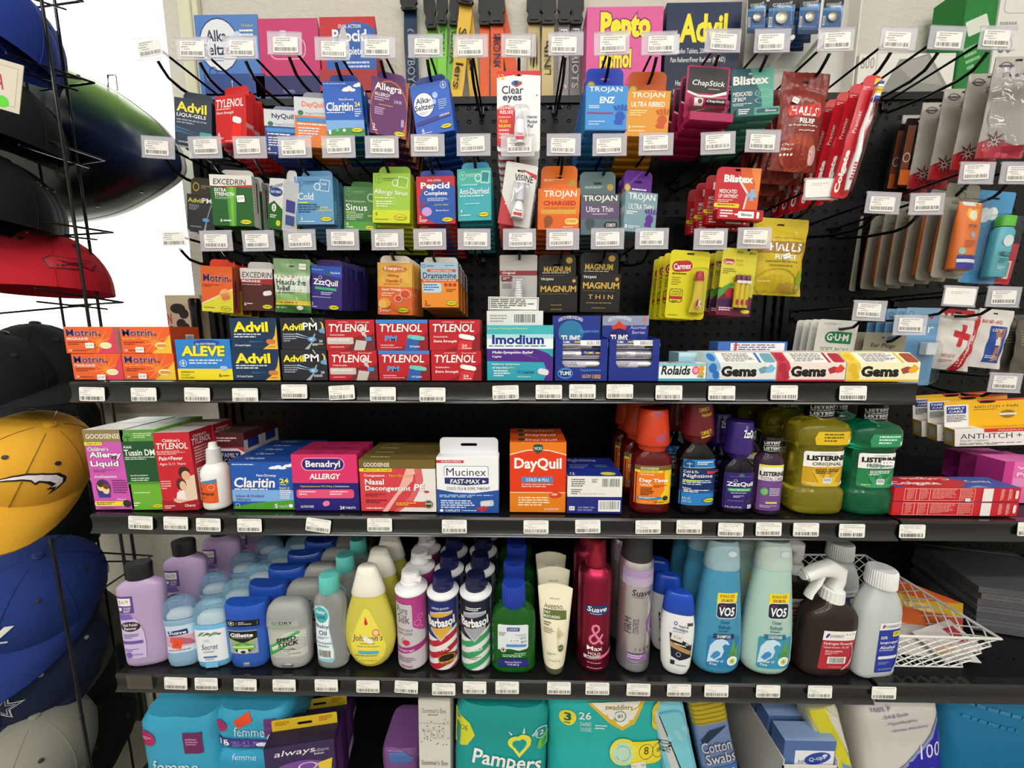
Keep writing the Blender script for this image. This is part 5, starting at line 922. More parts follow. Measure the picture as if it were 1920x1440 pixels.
def gems(L, x0, x1, main, edge, jewel, drop, fr):
    X, zb, w_, h_ = fit(x0, 680, x1, 711, YS + .012, Z1)
    hh = P((x0+x1)/2, 661, YS + .03).z - Z1
    o = tag(empty('lozenge_box', (X, YS + .012, Z1 + G1)), L, 'lozenge box')
    mb = MB(); d = .07
    # front panel leans back above its middle: front height h_, rear height hh
    pts = [(0, 0), (0, h_), (.018, hh), (d, hh), (d, 0)]
    mb.rings([[(x, y, z) for y, z in pts][::-1] for x in (-w_/2, w_/2)], main)
    paint(mb, [('R', 0, 0, 100, 100, main), ('G', [(0, 0), (17, 0), (20, 30), (16, 60), (20, 80), (14, 100), (0, 100)], jewel), ('E', 8, 30, 6, 26, edge), ('E', 13, 66, 5, 22, edge), ('R', 0, 90, 100, 10, edge), ('T', 20, 18, 52, 58, 'Gems', '161214', {'b': .09}), ('G', [(74, 34), (82, 20), (90, 26), (86, 52), (78, 60)], drop), ('G', [(84, 40), (92, 8), (99, 30), (95, 50), (88, 56)], fr)], lambda x, y, q: (-w_/2 + x, -q, h_ - y), w_, h_)
    sl = math.hypot(.018, hh - h_)
    paint(mb, [('R', 0, 0, 17, 100, jewel), ('E', 8, 50, 6, 40, edge), ('R', 24, 6, 50, 94, 'ece8e4'), ('L', 26, 12, 46, 84, 6, '4a4648'), ('R', 74, 4, 4, 96, edge), ('Q', 82, 8, 17, 90, drop, {'r': .2})], lambda x, y, q: (-w_/2 + x, .018 - .018*y/sl - q, hh - (hh-h_)*y/sl + q*.5), w_, sl)
    mb.build('tray', o, smooth=0)
    mb = MB().box(-w_/2, .0, -.0002, w_/2, .0003, hh + .003, 'ffffff:c', 0); mb.v = [(a, b - .0022, c) for a, b, c in mb.v]
    return o
gems('light blue lozenge box beside the fruit antacid box', 1326, 1455, 'e0e4e0', '2c6cb4', '84b4d8', '6c9cac', '7cb4e0')
gems('red and cream lozenge box between the blue and yellow ones', 1457, 1585, 'ecdcd4', 'a8243c', 'c03448', 'a82c3c', 'd83c34')
gems('yellow lozenge box at right end of the upper shelf', 1587, 1724, 'f0ecc4', 'dcb42c', 'e4c450', '9c4834', 'e8a830')
sbox('lozenge_box', 'blue and white box lying behind the lozenge boxes', 1345, 641, 1474, 700, '3c68b4', [('R', 0, 0, 100, 100, '3c68b4'), ('R', 18, 4, 78, 34, 'e4e4ec'), ('L', 22, 8, 70, 26, 4, '5c5c7c'), ('R', 24, 3, 3, 34, 'c83040')], .03, Y=YS + .085, cat='lozenge box')
# ---------------- middle shelf
Y2 = YS + .012
M2 = dict(z=Z2)
kid = [('E', 30, 72, 18, 11, '3c3070'), ('E', 24, 70, 9, 6, 'f0d0a0'), ('E', 36, 74, 9, 6, 'f0d0a0'), ('E', 24, 67, 8, 4, '4c2c1c'), ('E', 38, 70, 8, 3.5, '6c4420'), ('G', [(14, 78), (46, 80), (44, 84), (16, 84)], '2c3c8c')]
A1 = [('R', 0, 0, 100, 15, '8c7c50'), ('T', 6, 5, 84, 6, 'GOODSENSE', 'f0e8d8', {'b': .02}), ('R', 0, 15, 44, 4, 'e8d83c'), ('T', 6, 15.6, 34, 2.6, 'Ages 6-11', '3c3820'), ('T', 6, 21, 52, 5, "Children's", WH, {'b': .03, 'o': '5a1c5c', 'ob': .05}), ('T', 8, 27, 80, 9, 'Allergy', WH, {'b': .05, 'o': '3c1450', 'ob': .06}), ('T', 8, 38, 70, 9, 'Liquid', WH, {'b': .05, 'o': '3c1450', 'ob': .06}), ('L', 12, 49, 66, 4, 2, '8a3c7c'), ('T', 12, 56, 56, 3.4, 'Antihistamine', WH, {'i': .12}), ('L', 54, 62, 40, 18, 6, '7a3070')] + kid + [('T', 60, 85, 24, 3.6, 'Cherry', WH, {'i': .1, 'b': 0}), ('Q', 2, 89, 90, 6, 'ecd83c', {'r': .5}), ('L', 8, 90, 56, 4, 2, '5c4c18'), ('E', 84, 92, 10, 4.6, '2c2c2c'), ('L', 12, 97, 44, 2, 1, '8a3c7c')]
sbox('medicine_box', 'magenta allergy liquid carton with gold top band', 168, 806, 243, 960, 'cc57b4', A1, .045, Y=Y2, n=1, roll=-1.0, top=[('R', 0, 0, 100, 100, 'e4e6dc')], **M2)
A2 = [('R', 0, 0, 100, 14, '5a9444'), ('E', 20, 10, 14, 6.5, '7cb060', {'ring': .86}), ('R', 12, 8, 16, 1.2, '2c6a34'), ('R', 18, 8, 3, 7, '2c6a34'), ('L', 38, 4, 58, 7, 3, 'c8e0a8'), ('R', 0, 14, 100, 50, '1c4f2c'), ('T', 4, 19, 24, 3.4, 'Adult', WH), ('T', 4, 24, 88, 7.6, 'Tussin DM', WH, {'b': .03}), ('L', 4, 33, 90, 4.5, 2, 'c8d8c8'), ('T', 12, 55, 50, 2.6, 'Non-Drowsy Relief of', WH), ('L', 12, 59, 70, 5, 2, 'c8e0c0'), ('R', 0, 64, 100, 3, '4c9030'), ('L', 14, 77, 50, 2.5, 1, 'd8ecb0'), ('L', 8, 90, 20, 6, 2, 'e8f4d0')] + DS(60, 92, 34, 5)
sbox('medicine_box', 'green cough syrup carton, dark above and lime below', 238, 806, 303, 960, '6cae34', A2, .045, Y=Y2, n=1, roll=-1.5, top=[('R', 0, 0, 100, 100, 'c8d8c0')], **M2)
A3 = [('T', 24, 8, 48, 4, "Children's", WH), ('T', 6, 13, 86, 8, 'TYLENOL', WH, {'i': .12, 'b': .025}), ('L', 5, 23, 78, 5.5, 3, 'f0b8b8'), ('T', 8, 30, 66, 5, 'Pain+Fever', WH, {'i': .12, 'b': .03}), ('T', 8, 38, 72, 4, 'Ages 2-11 Years', WH, {'i': .12, 'b': 0}), ('L', 4, 61, 30, 12, 4, 'f0b8b8'),
      ('G', [(58, 60), (100, 54), (100, 92), (46, 94), (50, 76)], 'e0c8b0'), ('E', 72, 51, 16, 7.5, '382420'), ('E', 76, 55, 12, 6, 'e0b090'), ('E', 60, 66, 14, 8, '4a2c22'), ('E', 64, 68, 9, 6, 'e8b898'), ('G', [(46, 76), (66, 74), (70, 90), (38, 90)], 'f0e4e4'), ('G', [(34, 84), (60, 86), (90, 88), (60, 90), (34, 88)], 'e0b090'), ('G', [(0, 86), (50, 90), (100, 86), (100, 100), (0, 100)], 'a01c28'), ('T', 62, 92, 30, 4.4, 'Cherry', WH, {'i': .1}), ('L', 5, 93, 34, 5, 2, 'f0d0d0')]
sbox('medicine_box', "red children's pain and fever carton with mother and child picture", 298, 811, 363, 960, 'c42430', A3, .045, Y=Y2, n=1, roll=-1.2, yaw=3, side=[('R', 0, 0, 100, 100, 'a82030'), ('T', 14, 5, 60, 4, "Children's", WH), ('T', 6, 10, 86, 8, 'TYLENOL', WH, {'i': .12}), ('L', 12, 21, 74, 22, 6, 'f0c0c0'), ('R', 12, 48, 76, 42, 'e4dcd8'), ('L', 16, 50, 66, 36, 10, '6a6a6a')], top=[('R', 0, 0, 100, 100, 'e0d4d0')], **M2)
fc = sbox('medicine_box', 'maroon and white nasal relief carton behind the spray bottle', 399, 812, 462, 950, 'e8e4e2', [('R', 0, 0, 100, 22, '54242a'), ('L', 18, 7, 66, 8, 2, 'e0c8c8'), ('G', [(0, 22), (100, 22), (100, 30), (80, 24), (0, 24)], 'b8404c'), ('Q', 26, 28, 62, 22, '24306c', {'r': .15}), ('T', 32, 31, 50, 7, 'FAMILY', WH), ('T', 38, 40, 38, 7, 'CARE', WH), ('T', 24, 54, 70, 10, 'NASAL', '1c1c20', {'b': 0}), ('T', 24, 68, 70, 10, 'RELIEF', '1c1c20', {'b': 0})], .045, Y=Y2 + .052, n=1, side=[('R', 0, 0, 100, 100, 'dcdce0'), ('R', 0, 0, 100, 12, '54242a'), ('R', 20, 12, 60, 14, '2c3a80'), ('L', 10, 32, 80, 50, 14, '7a7a86')], top=[('R', 0, 0, 100, 100, '6a5450')], **M2)
CLA = [('R', 0, 60, 100, 24, '7cace4'), ('G', [(0, 96), (30, 88), (60, 84), (100, 80), (100, 100), (0, 100)], '4f9c34'), ('R', 0, 0, 100, 3, '1c3c84'), ('L', 4, 7, 38, 4, 1, 'c0d8f8')] + cloud(72, 14, .8) + cloud(94, 10, .7) + [('T', 42, 27, 32, 7, 'Non-Drowsy', WH, {'i': .12}), ('T', 5, 34, 66, 21, 'Claritin', WH, {'i': .15, 'b': .04}), ('E', 86, 42, 9, 10, '3c80d0', {'ring': .86}), ('T', 79, 36, 14, 9, '24', YE, {'b': .05}), ('L', 79, 47, 13, 4, 1, 'c8e05c'), ('L', 5, 57, 68, 4, 1, WH), ('T', 78, 53, 16, 4, 'Relief of', 'e8f04c'), ('L', 78, 59, 20, 20, 5, WH), ('T', 6, 69, 46, 6, 'Indoor & Outdoor', '5c3c84', {'b': 0}), ('T', 6, 77, 24, 6, 'Allergies', '5c3c84', {'b': 0}), ('E', 8, 92, 4, 4.5, '9cd080', {'ring': .7}), ('T', 68, 88, 5, 9, '5', WH, {'b': .05}), ('T', 75, 91, 14, 5, 'TABLETS', WH, {'b': 0}), ('E', 94, 92, 3.5, 4, WH)]
sbox('medicine_box', 'blue allergy tablet box with cloud and green hill', 434, 864, 550, 956, '2156b0', CLA, .022, Y=Y2 + .006, n=4, left=[('R', 0, 0, 100, 100, 'b8404c')], top=[('R', 0, 0, 100, 100, '1d4894'), ('T', 20, 30, 30, 40, 'Claritin', 'c8d8f0', {'i': .12})], **M2)
BEN = [('R', 0, 50, 100, 50, '241f74'), ('R', 0, 50, 100, 1, 'a83c84'), ('Q', 15, 6, 66, 23, 'f0a0b8', {'r': .5}), ('Q', 16.5, 7.5, 63, 20, '2c2474', {'r': .5}), ('T', 22, 11, 52, 15, 'Benadryl', WH, {'b': .035}), ('T', 26, 34, 48, 10, 'ALLERGY', WH, {'b': .05, 'i': .15}), ('T', 12, 55, 48, 4, 'Diphenhydramine HCI 25mg', 'e0d860', {'b': 0}), ('T', 62, 55, 24, 4, '| Antihistamine', WH, {'b': 0}), ('Q', 5, 62, 88, 16, 'e0527c', {'r': .3}), ('L', 9, 65, 28, 9, 2, 'f8d0d8'), ('L', 56, 65, 28, 9, 2, 'f8d0d8'), ('Q', 44, 83, 11, 9, 'e880a8', {'r': .5, 'a': 20}), ('T', 10, 91, 20, 4, 'ULTRATABS', WH), ('T', 70, 92, 7, 6, '24', WH, {'b': .05}), ('T', 78, 93, 16, 4, 'TABLETS', WH)]
sbox('medicine_box', 'pink and indigo allergy tablet box', 549, 852, 671, 959, 'd8346c', BEN, .022, Y=Y2 + .004, n=2, yaw=1, side=[('R', 0, 0, 100, 50, 'b8285c'), ('R', 0, 50, 100, 50, '2c2068')], top=[('R', 0, 0, 100, 100, 'b02a58'), ('T', 30, 30, 20, 40, 'Benadryl', '3c2468'), ('T', 60, 30, 20, 40, 'ALLERGY', '5c2050')], **M2)
GSN = [('R', 0, 0, 100, 17, '6e5f2e'), ('T', 6, 6, 34, 8, 'GOODSENSE', 'f0e8d8', {'b': .02}), ('R', 0, 17, 43, 6, 'ecd83c'), ('T', 6, 18, 36, 4, 'Maximum Strength', '3c3418'), ('G', [(62, 17), (100, 17), (100, 100), (50, 100), (74, 70), (84, 40)], 'e4e0dc'), ('G', [(62, 17), (72, 17), (70, 40), (50, 70), (36, 100), (28, 100), (50, 60)], 'e8b0a8'), ('G', [(72, 17), (82, 17), (84, 40), (70, 80), (50, 100), (44, 100), (66, 70), (74, 40)], 'd46468'), ('T', 6, 28, 27, 6, 'Congestion', WH), ('T', 39, 28, 30, 6, 'Non-Drowsy', 'f0b840', {'i': .1, 'o': '8a3c1c', 'ob': .03}), ('T', 7, 37, 25, 11, 'Nasal', WH, {'b': .04, 'o': 'a82c38', 'ob': .04}), ('T', 7, 50, 60, 12, 'Decongestant', WH, {'b': .04, 'o': 'a82c38', 'ob': .04}), ('T', 71, 46, 15, 13, 'PE', WH, {'b': .05, 'i': .12, 'o': 'a82c38', 'ob': .05}), ('E', 88, 61, 3.4, 2.4, 'c03040'), ('L', 7, 65, 30, 7, 2, '8a2c38'), ('L', 7, 77, 36, 8, 2, '7a1c28'), ('Q', 45, 80, 45, 11, 'c83c30', {'r': .5}), ('L', 47, 82, 32, 7, 2, 'f0c040'), ('E', 90, 85, 6, 8, '2c2a20'), ('E', 90, 85, 5, 7, 'c8b060', {'ring': .85}), ('T', 86, 82, 8, 4, '100%', WH), ('L', 7, 92, 28, 5, 1, 'f0d0c8')]
sbox('medicine_box', 'gold, red and white nasal decongestant box', 675, 862, 817, 962, 'd24048', GSN, .022, Y=Y2 + .002, n=3, side=[('R', 0, 0, 100, 100, 'd8d4d0'), ('R', 0, 0, 100, 17, '6e5f2e')], top=[('R', 0, 0, 100, 100, '6a5c2c'), ('L', 12, 40, 30, 20, 1, 'd8d0b0')], jr=.004, **M2)
MUC = [('R', 0, 5, 44, 5, 'c82c34'), ('T', 8, 6, 32, 3, 'MAXIMUM STRENGTH', WH), ('Q', 12, 15, 72, 20, '8a90b0', {'r': .2}), ('Q', 13, 16, 70, 20, 'f4f4f4', {'r': .2}), ('T', 16, 19, 64, 14, 'Mucinex', '24285c', {'b': 0}), ('G', [(13, 36), (84, 36), (84, 47), (60, 49), (48, 50), (36, 49), (13, 47)], '26306c'), ('T', 22, 39, 48, 8, 'FAST-MAX', WH, {'i': .1, 'b': .03}), ('G', [(74, 40), (80, 43), (74, 46)], WH), ('T', 16, 53, 70, 6, 'COLD, FLU & SORE THROAT', '24285c', {'b': 0}), ('G', [(0, 57), (30, 63), (60, 64), (100, 58), (100, 100), (0, 100)], '24509c'), ('L', 4, 67, 88, 6, 2, 'b8ccec'), ('L', 6, 77, 56, 16, 4, 'd8e4f8'), ('E', 7, 96, 3, 2.6, WH), ('T', 13, 94, 24, 4, 'CAPLETS', WH), ('L', 40, 95, 26, 3, 1, 'c8d8f0'), ('Q', 70, 77, 22, 11, 'b8c4dc', {'r': .3, 'a': 6}), ('Q', 72, 79, 14, 7, 'd8dccc', {'r': .3, 'a': 6}), ('G', [(62, 91), (76, 87), (84, 92), (72, 98)], 'c02c38')]
mc = sbox('medicine_box', 'white and blue cold and throat box with hanging tab', 819, 858, 935, 966, 'eeeef0', MUC, .028, Y=Y2, side=[('R', 0, 0, 100, 62, 'dcdce0'), ('R', 0, 62, 100, 38, '24509c'), ('L', 15, 8, 70, 60, 16, '8a8a96')], **M2)
bb = [max(v[i] for v in [tuple(q.co) for q in mc.data.vertices]) for i in range(3)]
tp = tabplate(bb[0]*1.92, .026, .0006, bb[2] - .001, .007, slot_hole(0, bb[2] + .0135, .026, .0045), 'dcdce2')
t_ = tp.build('hang_tab', mc, smooth=0); t_.location = (0, .008, 0)
DQ = [('G', [(0, 18), (30, 12), (50, 11), (70, 12), (100, 18), (100, 76), (0, 76)], 'dc3c18'), ('G', [(0, 17), (30, 11), (50, 10), (70, 11), (100, 17), (100, 18.5), (70, 12.5), (50, 11.5), (30, 12.5), (0, 18.5)], 'f4d8c0'), ('R', 0, 71, 100, .9, 'f4e0d0'), ('R', 0, 72, 100, 28, 'e07c1c'), ('G', [(42, 4), (50, 3), (58, 4), (59, 11), (50, 17), (41, 11)], '204c40'), ('T', 43, 7, 14, 4, 'VICKS', WH), ('T', 8, 22, 84, 20, 'DayQuil', WH, {'b': .045}), ('R', 21, 49, 56, 8, '3c8cc4'), ('T', 29, 51, 40, 4.4, 'COLD & FLU', WH), ('L', 21, 59, 58, 6, 2, 'f0c0a8'), ('E', 82, 75, 11, 4.5, 'c8401c'), ('E', 80, 74, 6, 2, 'f0a080'), ('L', 15, 78, 60, 14, 4, 'f4e0b0'), ('T', 62, 94, 26, 3.4, '8 LIQUICAPS', WH, {'b': 0})]
sbox('medicine_box', 'orange cold and flu liquid capsule box', 956, 829, 1061, 963, 'e47a1c', DQ, .026, Y=Y2 + .004, n=2, top=[('R', 0, 0, 100, 100, 'd8521c'), ('T', 28, 35, 56, 45, 'DayQuil', WH, {'b': .02}), ('E', 20, 50, 6, 30, '204c40')], side=[('R', 0, 0, 100, 100, 'c8481c')], dx=-.0003, **M2)
zN = P(1115, 932, Y2 + .001).z - Z2
sbox('medicine_box', 'lower navy nighttime cold box lying with barcode end forward', 1063, 932, 1166, 965, '20287a', [('R', 57, 16, 40, 70, 'ecebe8'), ('B', 60, 22, 34, 50), ('R', 4, 54, 10, 26, 'ecebe8'), ('T', 6, 60, 6, 14, 'LF', '20287a'), ('T', 20, 56, 30, 10, 'LOT 230817 1061', 'c8c8e8', {'b': 0}), ('T', 20, 72, 26, 10, 'EXP 03/2023', 'c8c8e8', {'b': 0})], .085, Y=Y2, h=zN - .0006, **M2)
sbox('medicine_box', 'upper navy box with white barcode end, lying on its twin', 1064, 893, 1167, 931, 'e6e5e0', [('B', 63, 12, 32, 38), ('L', 7, 14, 30, 40, 4, '5a5a5a'), ('L', 44, 14, 12, 20, 3, '6a6a6a'), ('L', 7, 62, 20, 28, 3, '5a5a5a'), ('L', 22, 82, 60, 7, 1, 'b0b0ac')], .085, Y=Y2, zs=Z2 + zN, yaw=0,
     top=[('R', 0, 0, 100, 100, '22308c'), ('T', 5, 6, 62, 22, 'Nighttime', 'c0c8e8', {'b': 0}), ('L', 10, 40, 40, 24, 3, '7c88c8'), ('Q', 58, 40, 26, 16, '3c6c84', {'r': .5}), ('T', 6, 82, 8, 12, '12', WH), ('E', 76, 88, 14, 8, 'd8d83c')], **{k: v for k, v in M2.items() if 0})
# red toothpaste cartons and pink test boxes, right-hand shelf
zR_ = P(1790, 941, YS + .012).z - Z2R
TPS = [('R', 8, 6, 56, 88, 'e8b0a8'), ('R', 8.4, 9, 55.2, 82, 'c4242c'), ('R', 17, 6, .5, 88, 'e8b0a8'), ('R', 20, 6, .5, 88, 'e8b0a8'), ('R', 28, 6, .5, 88, 'e8b0a8'), ('R', 52, 6, .5, 88, 'e8b0a8'), ('L', 10, 12, 6, 76, 8, 'e09890'), ('L', 21, 12, 6, 76, 8, 'e09890'), ('L', 30, 12, 20, 70, 8, 'e09890'), ('L', 53, 12, 10, 76, 8, 'e09890'), ('R', 70, 4, 8, 92, 'e8e4e0'), ('L', 84, 10, 3, 80, 8, 'f0c0b8'), ('L', 90, 10, 3, 80, 8, 'f0c0b8'), ('Q', 95.5, 16, 2.4, 60, 'f0d8d0', {'r': .5})]
TOPC = [('R', 0, 0, 100, 100, '3450a0'), ('G', [(0, 30), (30, 0), (62, 0), (70, 50), (52, 100), (8, 100), (0, 70)], 'c4242c'), ('T', 4, 48, 40, 34, 'Colgate', WH, {'b': .035}), ('T', 22, 6, 40, 28, 'Colgate', 'f0d8d8', {'b': .02, 'a': 180}), ('T', 70, 34, 20, 26, 'Cavity', WH, {'i': .1, 'b': 0}), ('G', [(58, 100), (70, 80), (76, 100)], '7c9cd4')]
for k in range(2):
    sbox('toothpaste_box', ('lower' if k == 0 else 'upper') + ' long red toothpaste box on the right shelf', 1675, 905, 1912, 972, 'c4242c', TPS, .044, Y=YS + .012, zs=Z2R + k*zR_, h=zR_ - .0006, cat='toothpaste box', top=TOPC, extra=(lambda o, w_, h_, d: sticker(o, .0075, .0045, w_*.08, .0035, -d/2 - .0016, '1.99')) if k else None)
sbox('toothpaste_box', 'blue and red toothpaste box lying further back behind the others', 1672, 880, 1800, 960, '4464a8', [('R', 0, 0, 100, 20, 'c84c40')], .05, Y=YS + .062, zs=Z2R, cat='toothpaste box', h=.022, top=[('R', 0, 0, 100, 100, '9cb4cc'), ('G', [(0, 20), (60, 10), (90, 60), (20, 70)], 'd8d890'), ('R', 0, 70, 100, 30, '3450a0')])
for k, (a, b, yy, y0) in enumerate(((1877, 1975, YS + .06, 862), (1841, 1930, YS + .105, 855), (1806, 1890, YS + .15, 848))):
    sbox('test_box', ('nearest', 'middle', 'farthest')[k] + ' of three pink pregnancy test boxes at far right', a, y0 + 4, b, 960, 'c83a94', [('R', 0, 0, 100, 100, 'e470b4'), ('R', 0, 0, 18, 100, 'c43a8c'), ('T', 24, 12, 30, 6, 'W', WH), ('T', 26, 26, 40, 12, 'Preg', WH), ('R', 20, 40, 80, 20, 'e890c0')], .038, Y=yy, zs=Z2R, cat='test box', left=[('R', 0, 0, 100, 100, 'b8348c'), ('T', 30, 6, 40, 54, 'Pregnancy', WH, {'a': 90, 'b': 0})] and [('R', 0, 0, 100, 100, 'b8348c')], top=[('R', 0, 0, 100, 100, 'dc6cb0')], n=0)
# ================================================================ bottles, cans, sticks and tubes
def sup(a, b, n, z, seg=36, cy=0, cx=0):
    out = []
    for k in range(seg):
        t = 2*math.pi*k/seg; c, s_ = math.cos(t), math.sin(t)
        out.append((cx + a*math.copysign(abs(c)**(2/n), c), cy + b*math.copysign(abs(s_)**(2/n), s_), z))
    return out
class Bot:
    def __init__(s, name, L, x0, x1, y0, z, Y=YS + .012, rnd=1.0, depth=.6, cat='bottle', yaw=0, h=None):
        xm = (x0 + x1)/2; yb = 965 if abs(z - Z2) < .02 else (1262 if abs(z - Z3) < .02 else 1500)
        X, zb, w_, h_ = fit(x0, y0, x1, yb, Y, z)
        k = 1/math.sqrt(1 + (depth*(xm - 973)/721)**2)
        b_ = w_*k/2*depth
        X, zb, w_, h_ = fit(x0, y0, x1, yb, Y + b_, z)
        s.W = w_*k; s.a = s.W/2; s.b = s.a*depth
        s.H = h or P(xm, y0, Y + s.b*.8).z - z
        s.X = X
        s.o = tag(empty(name, (s.X, Y + s.b, z + .0002), (0, 0, R(yaw))), L, cat)
    def body(s, prof, col, n=2.4, part='body', seg=40, capt=True):
        """prof: (t, a, b) in fractions of total height, half width, half depth"""
        s.prof = [(t*s.H, a*s.a, b*s.b) for t, a, b in prof]; s.n = n
        mb = MB(); rs = [sup(a, b, n, z, seg) for z, a, b in s.prof]
        mb.rings(rs, col, True, capt)
        s.bm = mb; s.bname = part
        return s
    def surf(s, x, z):
        p = s.prof
        for i in range(len(p) - 1):
            if p[i][0] <= z <= p[i+1][0] and p[i+1][0] > p[i][0]:
                t = (z - p[i][0])/(p[i+1][0] - p[i][0]); a = p[i][1] + t*(p[i+1][1] - p[i][1]); b = p[i][2] + t*(p[i+1][2] - p[i][2])
                break
        else: a, b = p[-1][1:]
        u = min(abs(x)/max(a, 1e-6), .997)
        return -b*(1 - u**s.n)**(1/s.n)
    def label(s, u0, u1, t0, t1, art, part=None, slc=10, slv=5, base=None, follow=0):
        """u in -1..1 of half width, t in 0..1 of height (t1 is the top)"""
        xw = (u1 - u0)*s.a; zh = (t1 - t0)*s.H
        def F(x, y, q):
            X_, Z_ = u0*s.a + x, t1*s.H - y
            return (X_, s.surf(X_, Z_) - q - .0002, Z_)
        if part:
            mb = MB(); paint(mb, art, F, xw, zh, xw/slc, zh/slv, step=.00009); mb.build(part, s.o, smooth=60)
        else: paint(s.bm, art, F, xw, zh, xw/slc, zh/slv, step=.00009)
        return s
    def done(s): s.bm.build(s.bname, s.o, smooth=45); return s
    def cap(s, prof, col, part='cap', n=2.0, seg=32, cx=0, cy=0, flat=1.0, ribs=0, top=None):
        mb = MB(); rs = []
        for t, r in prof:
            rr = r*s.a
            if ribs:
                ring = []
                N = ribs*2
                for k in range(N):
                    a_ = 2*math.pi*k/N; q = rr*(1 if k % 2 else .96); ring.append((cx*s.a + q*math.cos(a_), cy + q*flat*math.sin(a_), t*s.H))
                rs.append(ring)
            else: rs.append(sup(rr, rr*flat, n, t*s.H, seg, cy, cx*s.a))
        mb.rings(rs, col)
        if top: mb.rings([sup(prof[-1][1]*s.a*.8, prof[-1][1]*s.a*flat*.8, n, s.H*prof[-1][0] + .0002, seg, cy, cx*s.a)]*2, top)
        s.cm = mb
        mb2 = mb.build(part, s.o, smooth=40)
        return mb2
YB1 = YS + .012
# ---------------- middle shelf: syrups and mouthwashes
def syrup(L, x0, x1, y0, bodyc, capc, capprof, lab, lt, labt, n=0, dy=.062, marks=None, Y=YB1, neckc=None, dx=0):
    b = Bot('syrup_bottle', L, x0, x1, y0, Z2, Y, .6, .62, 'syrup bottle')
    sh = lt
    b.body([(0, .90, .86), (.015, .97, .96), (.04, 1, 1), (sh - .02, 1, 1), (sh + .03, .97, .97), (sh + .07, .82, .86), (sh + .11, .58, .72), (sh + .13, .46, .66), (sh + .17, .44, .66)], bodyc, 2.8).done()
    b.label(-.93, .93, labt[0], labt[1], lab, 'label', 14, 3)
    m = b.cap(capprof, capc, flat=1.0)
    if marks: 
        mb = MB(); z0, z1 = capprof[1][0]*b.H, capprof[-1][0]*b.H
        def F(x, y, q):
            r_ = .5*b.a; X_ = -r_ + x; zz = z1 - y
            f_ = (zz - z0)/(z1 - z0); rr = (max(p[1] for p in capprof)*(1-f_) + capprof[-1][1]*f_)*b.a + .0012
            return (X_, -math.sqrt(max(rr*rr - X_*X_, 1e-8)) - q, zz)
        paint(mb, marks, F, b.a, z1 - z0, b.a/8, (z1-z0)/6); mb.build('cap_print', b.o, smooth=60)
    if n: row(b.o, n, dy, dx, 0, .001, .12)
    return b
DT = [('R', 0, 0, 100, 100, 'e87c20'), ('R', 78, 12, 22, 88, 'ecc828'), ('G', [(100, 30), (100, 100), (56, 100), (80, 60)], 'ecc828'), ('R', 0, 0, 100, 12, '6c6030'), ('T', 12, 4, 48, 6, 'GOODSENSE', 'f0e8d8', {'b': .02}), ('R', 0, 12, 72, 6, 'ecd82c'), ('T', 12, 13, 48, 3.6, 'Multi-Symptom Relief', '3c3418'), ('T', 12, 20, 36, 5, 'Non-Drowsy', WH), ('T', 10, 33, 78, 12, 'Day Time', WH, {'b': .05}), ('T', 12, 46, 30, 6, 'Cold & Flu', WH), ('L', 48, 50, 44, 7, 2, '8a3c14'), ('L', 14, 56, 36, 22, 5, '5c2410'), ('Q', 6, 80, 66, 7, '3c80c0', {'r': .5}), ('L', 10, 81, 54, 4.5, 2, WH), ('E', 82, 84, 8, 6, '2c2c24'), ('T', 12, 92, 30, 4, '6 FL OZ (177 mL)', 'f8dcb0', {'b': 0}), ('L', 52, 92, 40, 5, 2, '5c3c14')]
CM_ = [('T', 40, 56, 58, 9, 'COMPARE TO', '6a5ca0', {'a': 28}), ('T', 46, 66, 48, 9, 'NYQUIL', '6a5ca0', {'a': 28}), ('L', 30, 4, 50, 10, 2, '6a5ca0', {'a': 10})]
syrup('orange labelled daytime syrup bottle with bright orange cup cap', 1184, 1258, 766, '941c20:t', 'dc4420:w', [(.60, .54), (.61, .66), (.66, .70), (.67, .84), (.70, .85), (.985, .71), (1.0, .66)], DT, .50, (.10, .475), 2, .062, CM_, dx=0)
NT = [('R', 0, 0, 100, 100, '2a7cc0'), ('R', 0, 18, 100, 50, '142c64'), ('G', [(0, 68), (100, 68), (100, 74), (0, 72)], '1c50a0'), ('E', 20, 10, 14, 10, '1c4884'), ('R', 12, 8, 16, 2, '8ab4dc'), ('R', 18.5, 5, 2.5, 12, '8ab4dc'), ('L', 40, 4, 54, 8, 2, WH), ('R', 6, 17, 90, .8, 'd8e85c'), ('T', 6, 23, 38, 6, 'Cold & Flu', WH, {'b': .01}), ('T', 6, 31, 80, 10, 'Nighttime', WH, {'b': .015}), ('G', [(68, 24), (98, 26), (98, 30), (68, 30)], 'c83040'), ('L', 5, 44, 88, 12, 3, 'c8d8f0'), ('R', 5, 43.6, 44, 3.5, 'b8d04c'), ('T', 6, 60, 20, 3.6, 'Relieves', WH), ('L', 8, 65, 84, 7, 2, WH), ('T', 6, 82, 20, 5, '8 FL OZ', WH, {'b': 0}), ('T', 6, 89, 24, 5, '(237 mL)', WH, {'b': 0})] + DS(62, 83, 34, 10)
syrup('blue labelled nighttime syrup bottle with maroon cup cap', 1268, 1341, 752, '140c12:t', '701c28:w', [(.64, .54), (.67, .66), (.70, .72), (.71, .82), (.74, .82), (1.0, .66)], NT, .50, (.085, .50), 1, .07, [('T', 20, 12, 50, 10, 'COMPARE TO', 'c8b030', {'a': 12}), ('T', 34, 26, 50, 10, 'NyQuil', 'c8b030', {'a': 14}), ('T', 30, 70, 60, 11, 'COMPARE TO', 'c8b030', {'a': 16}), ('L', 34, 84, 50, 8, 1, 'c8b030', {'a': 16})], dx=-.002)
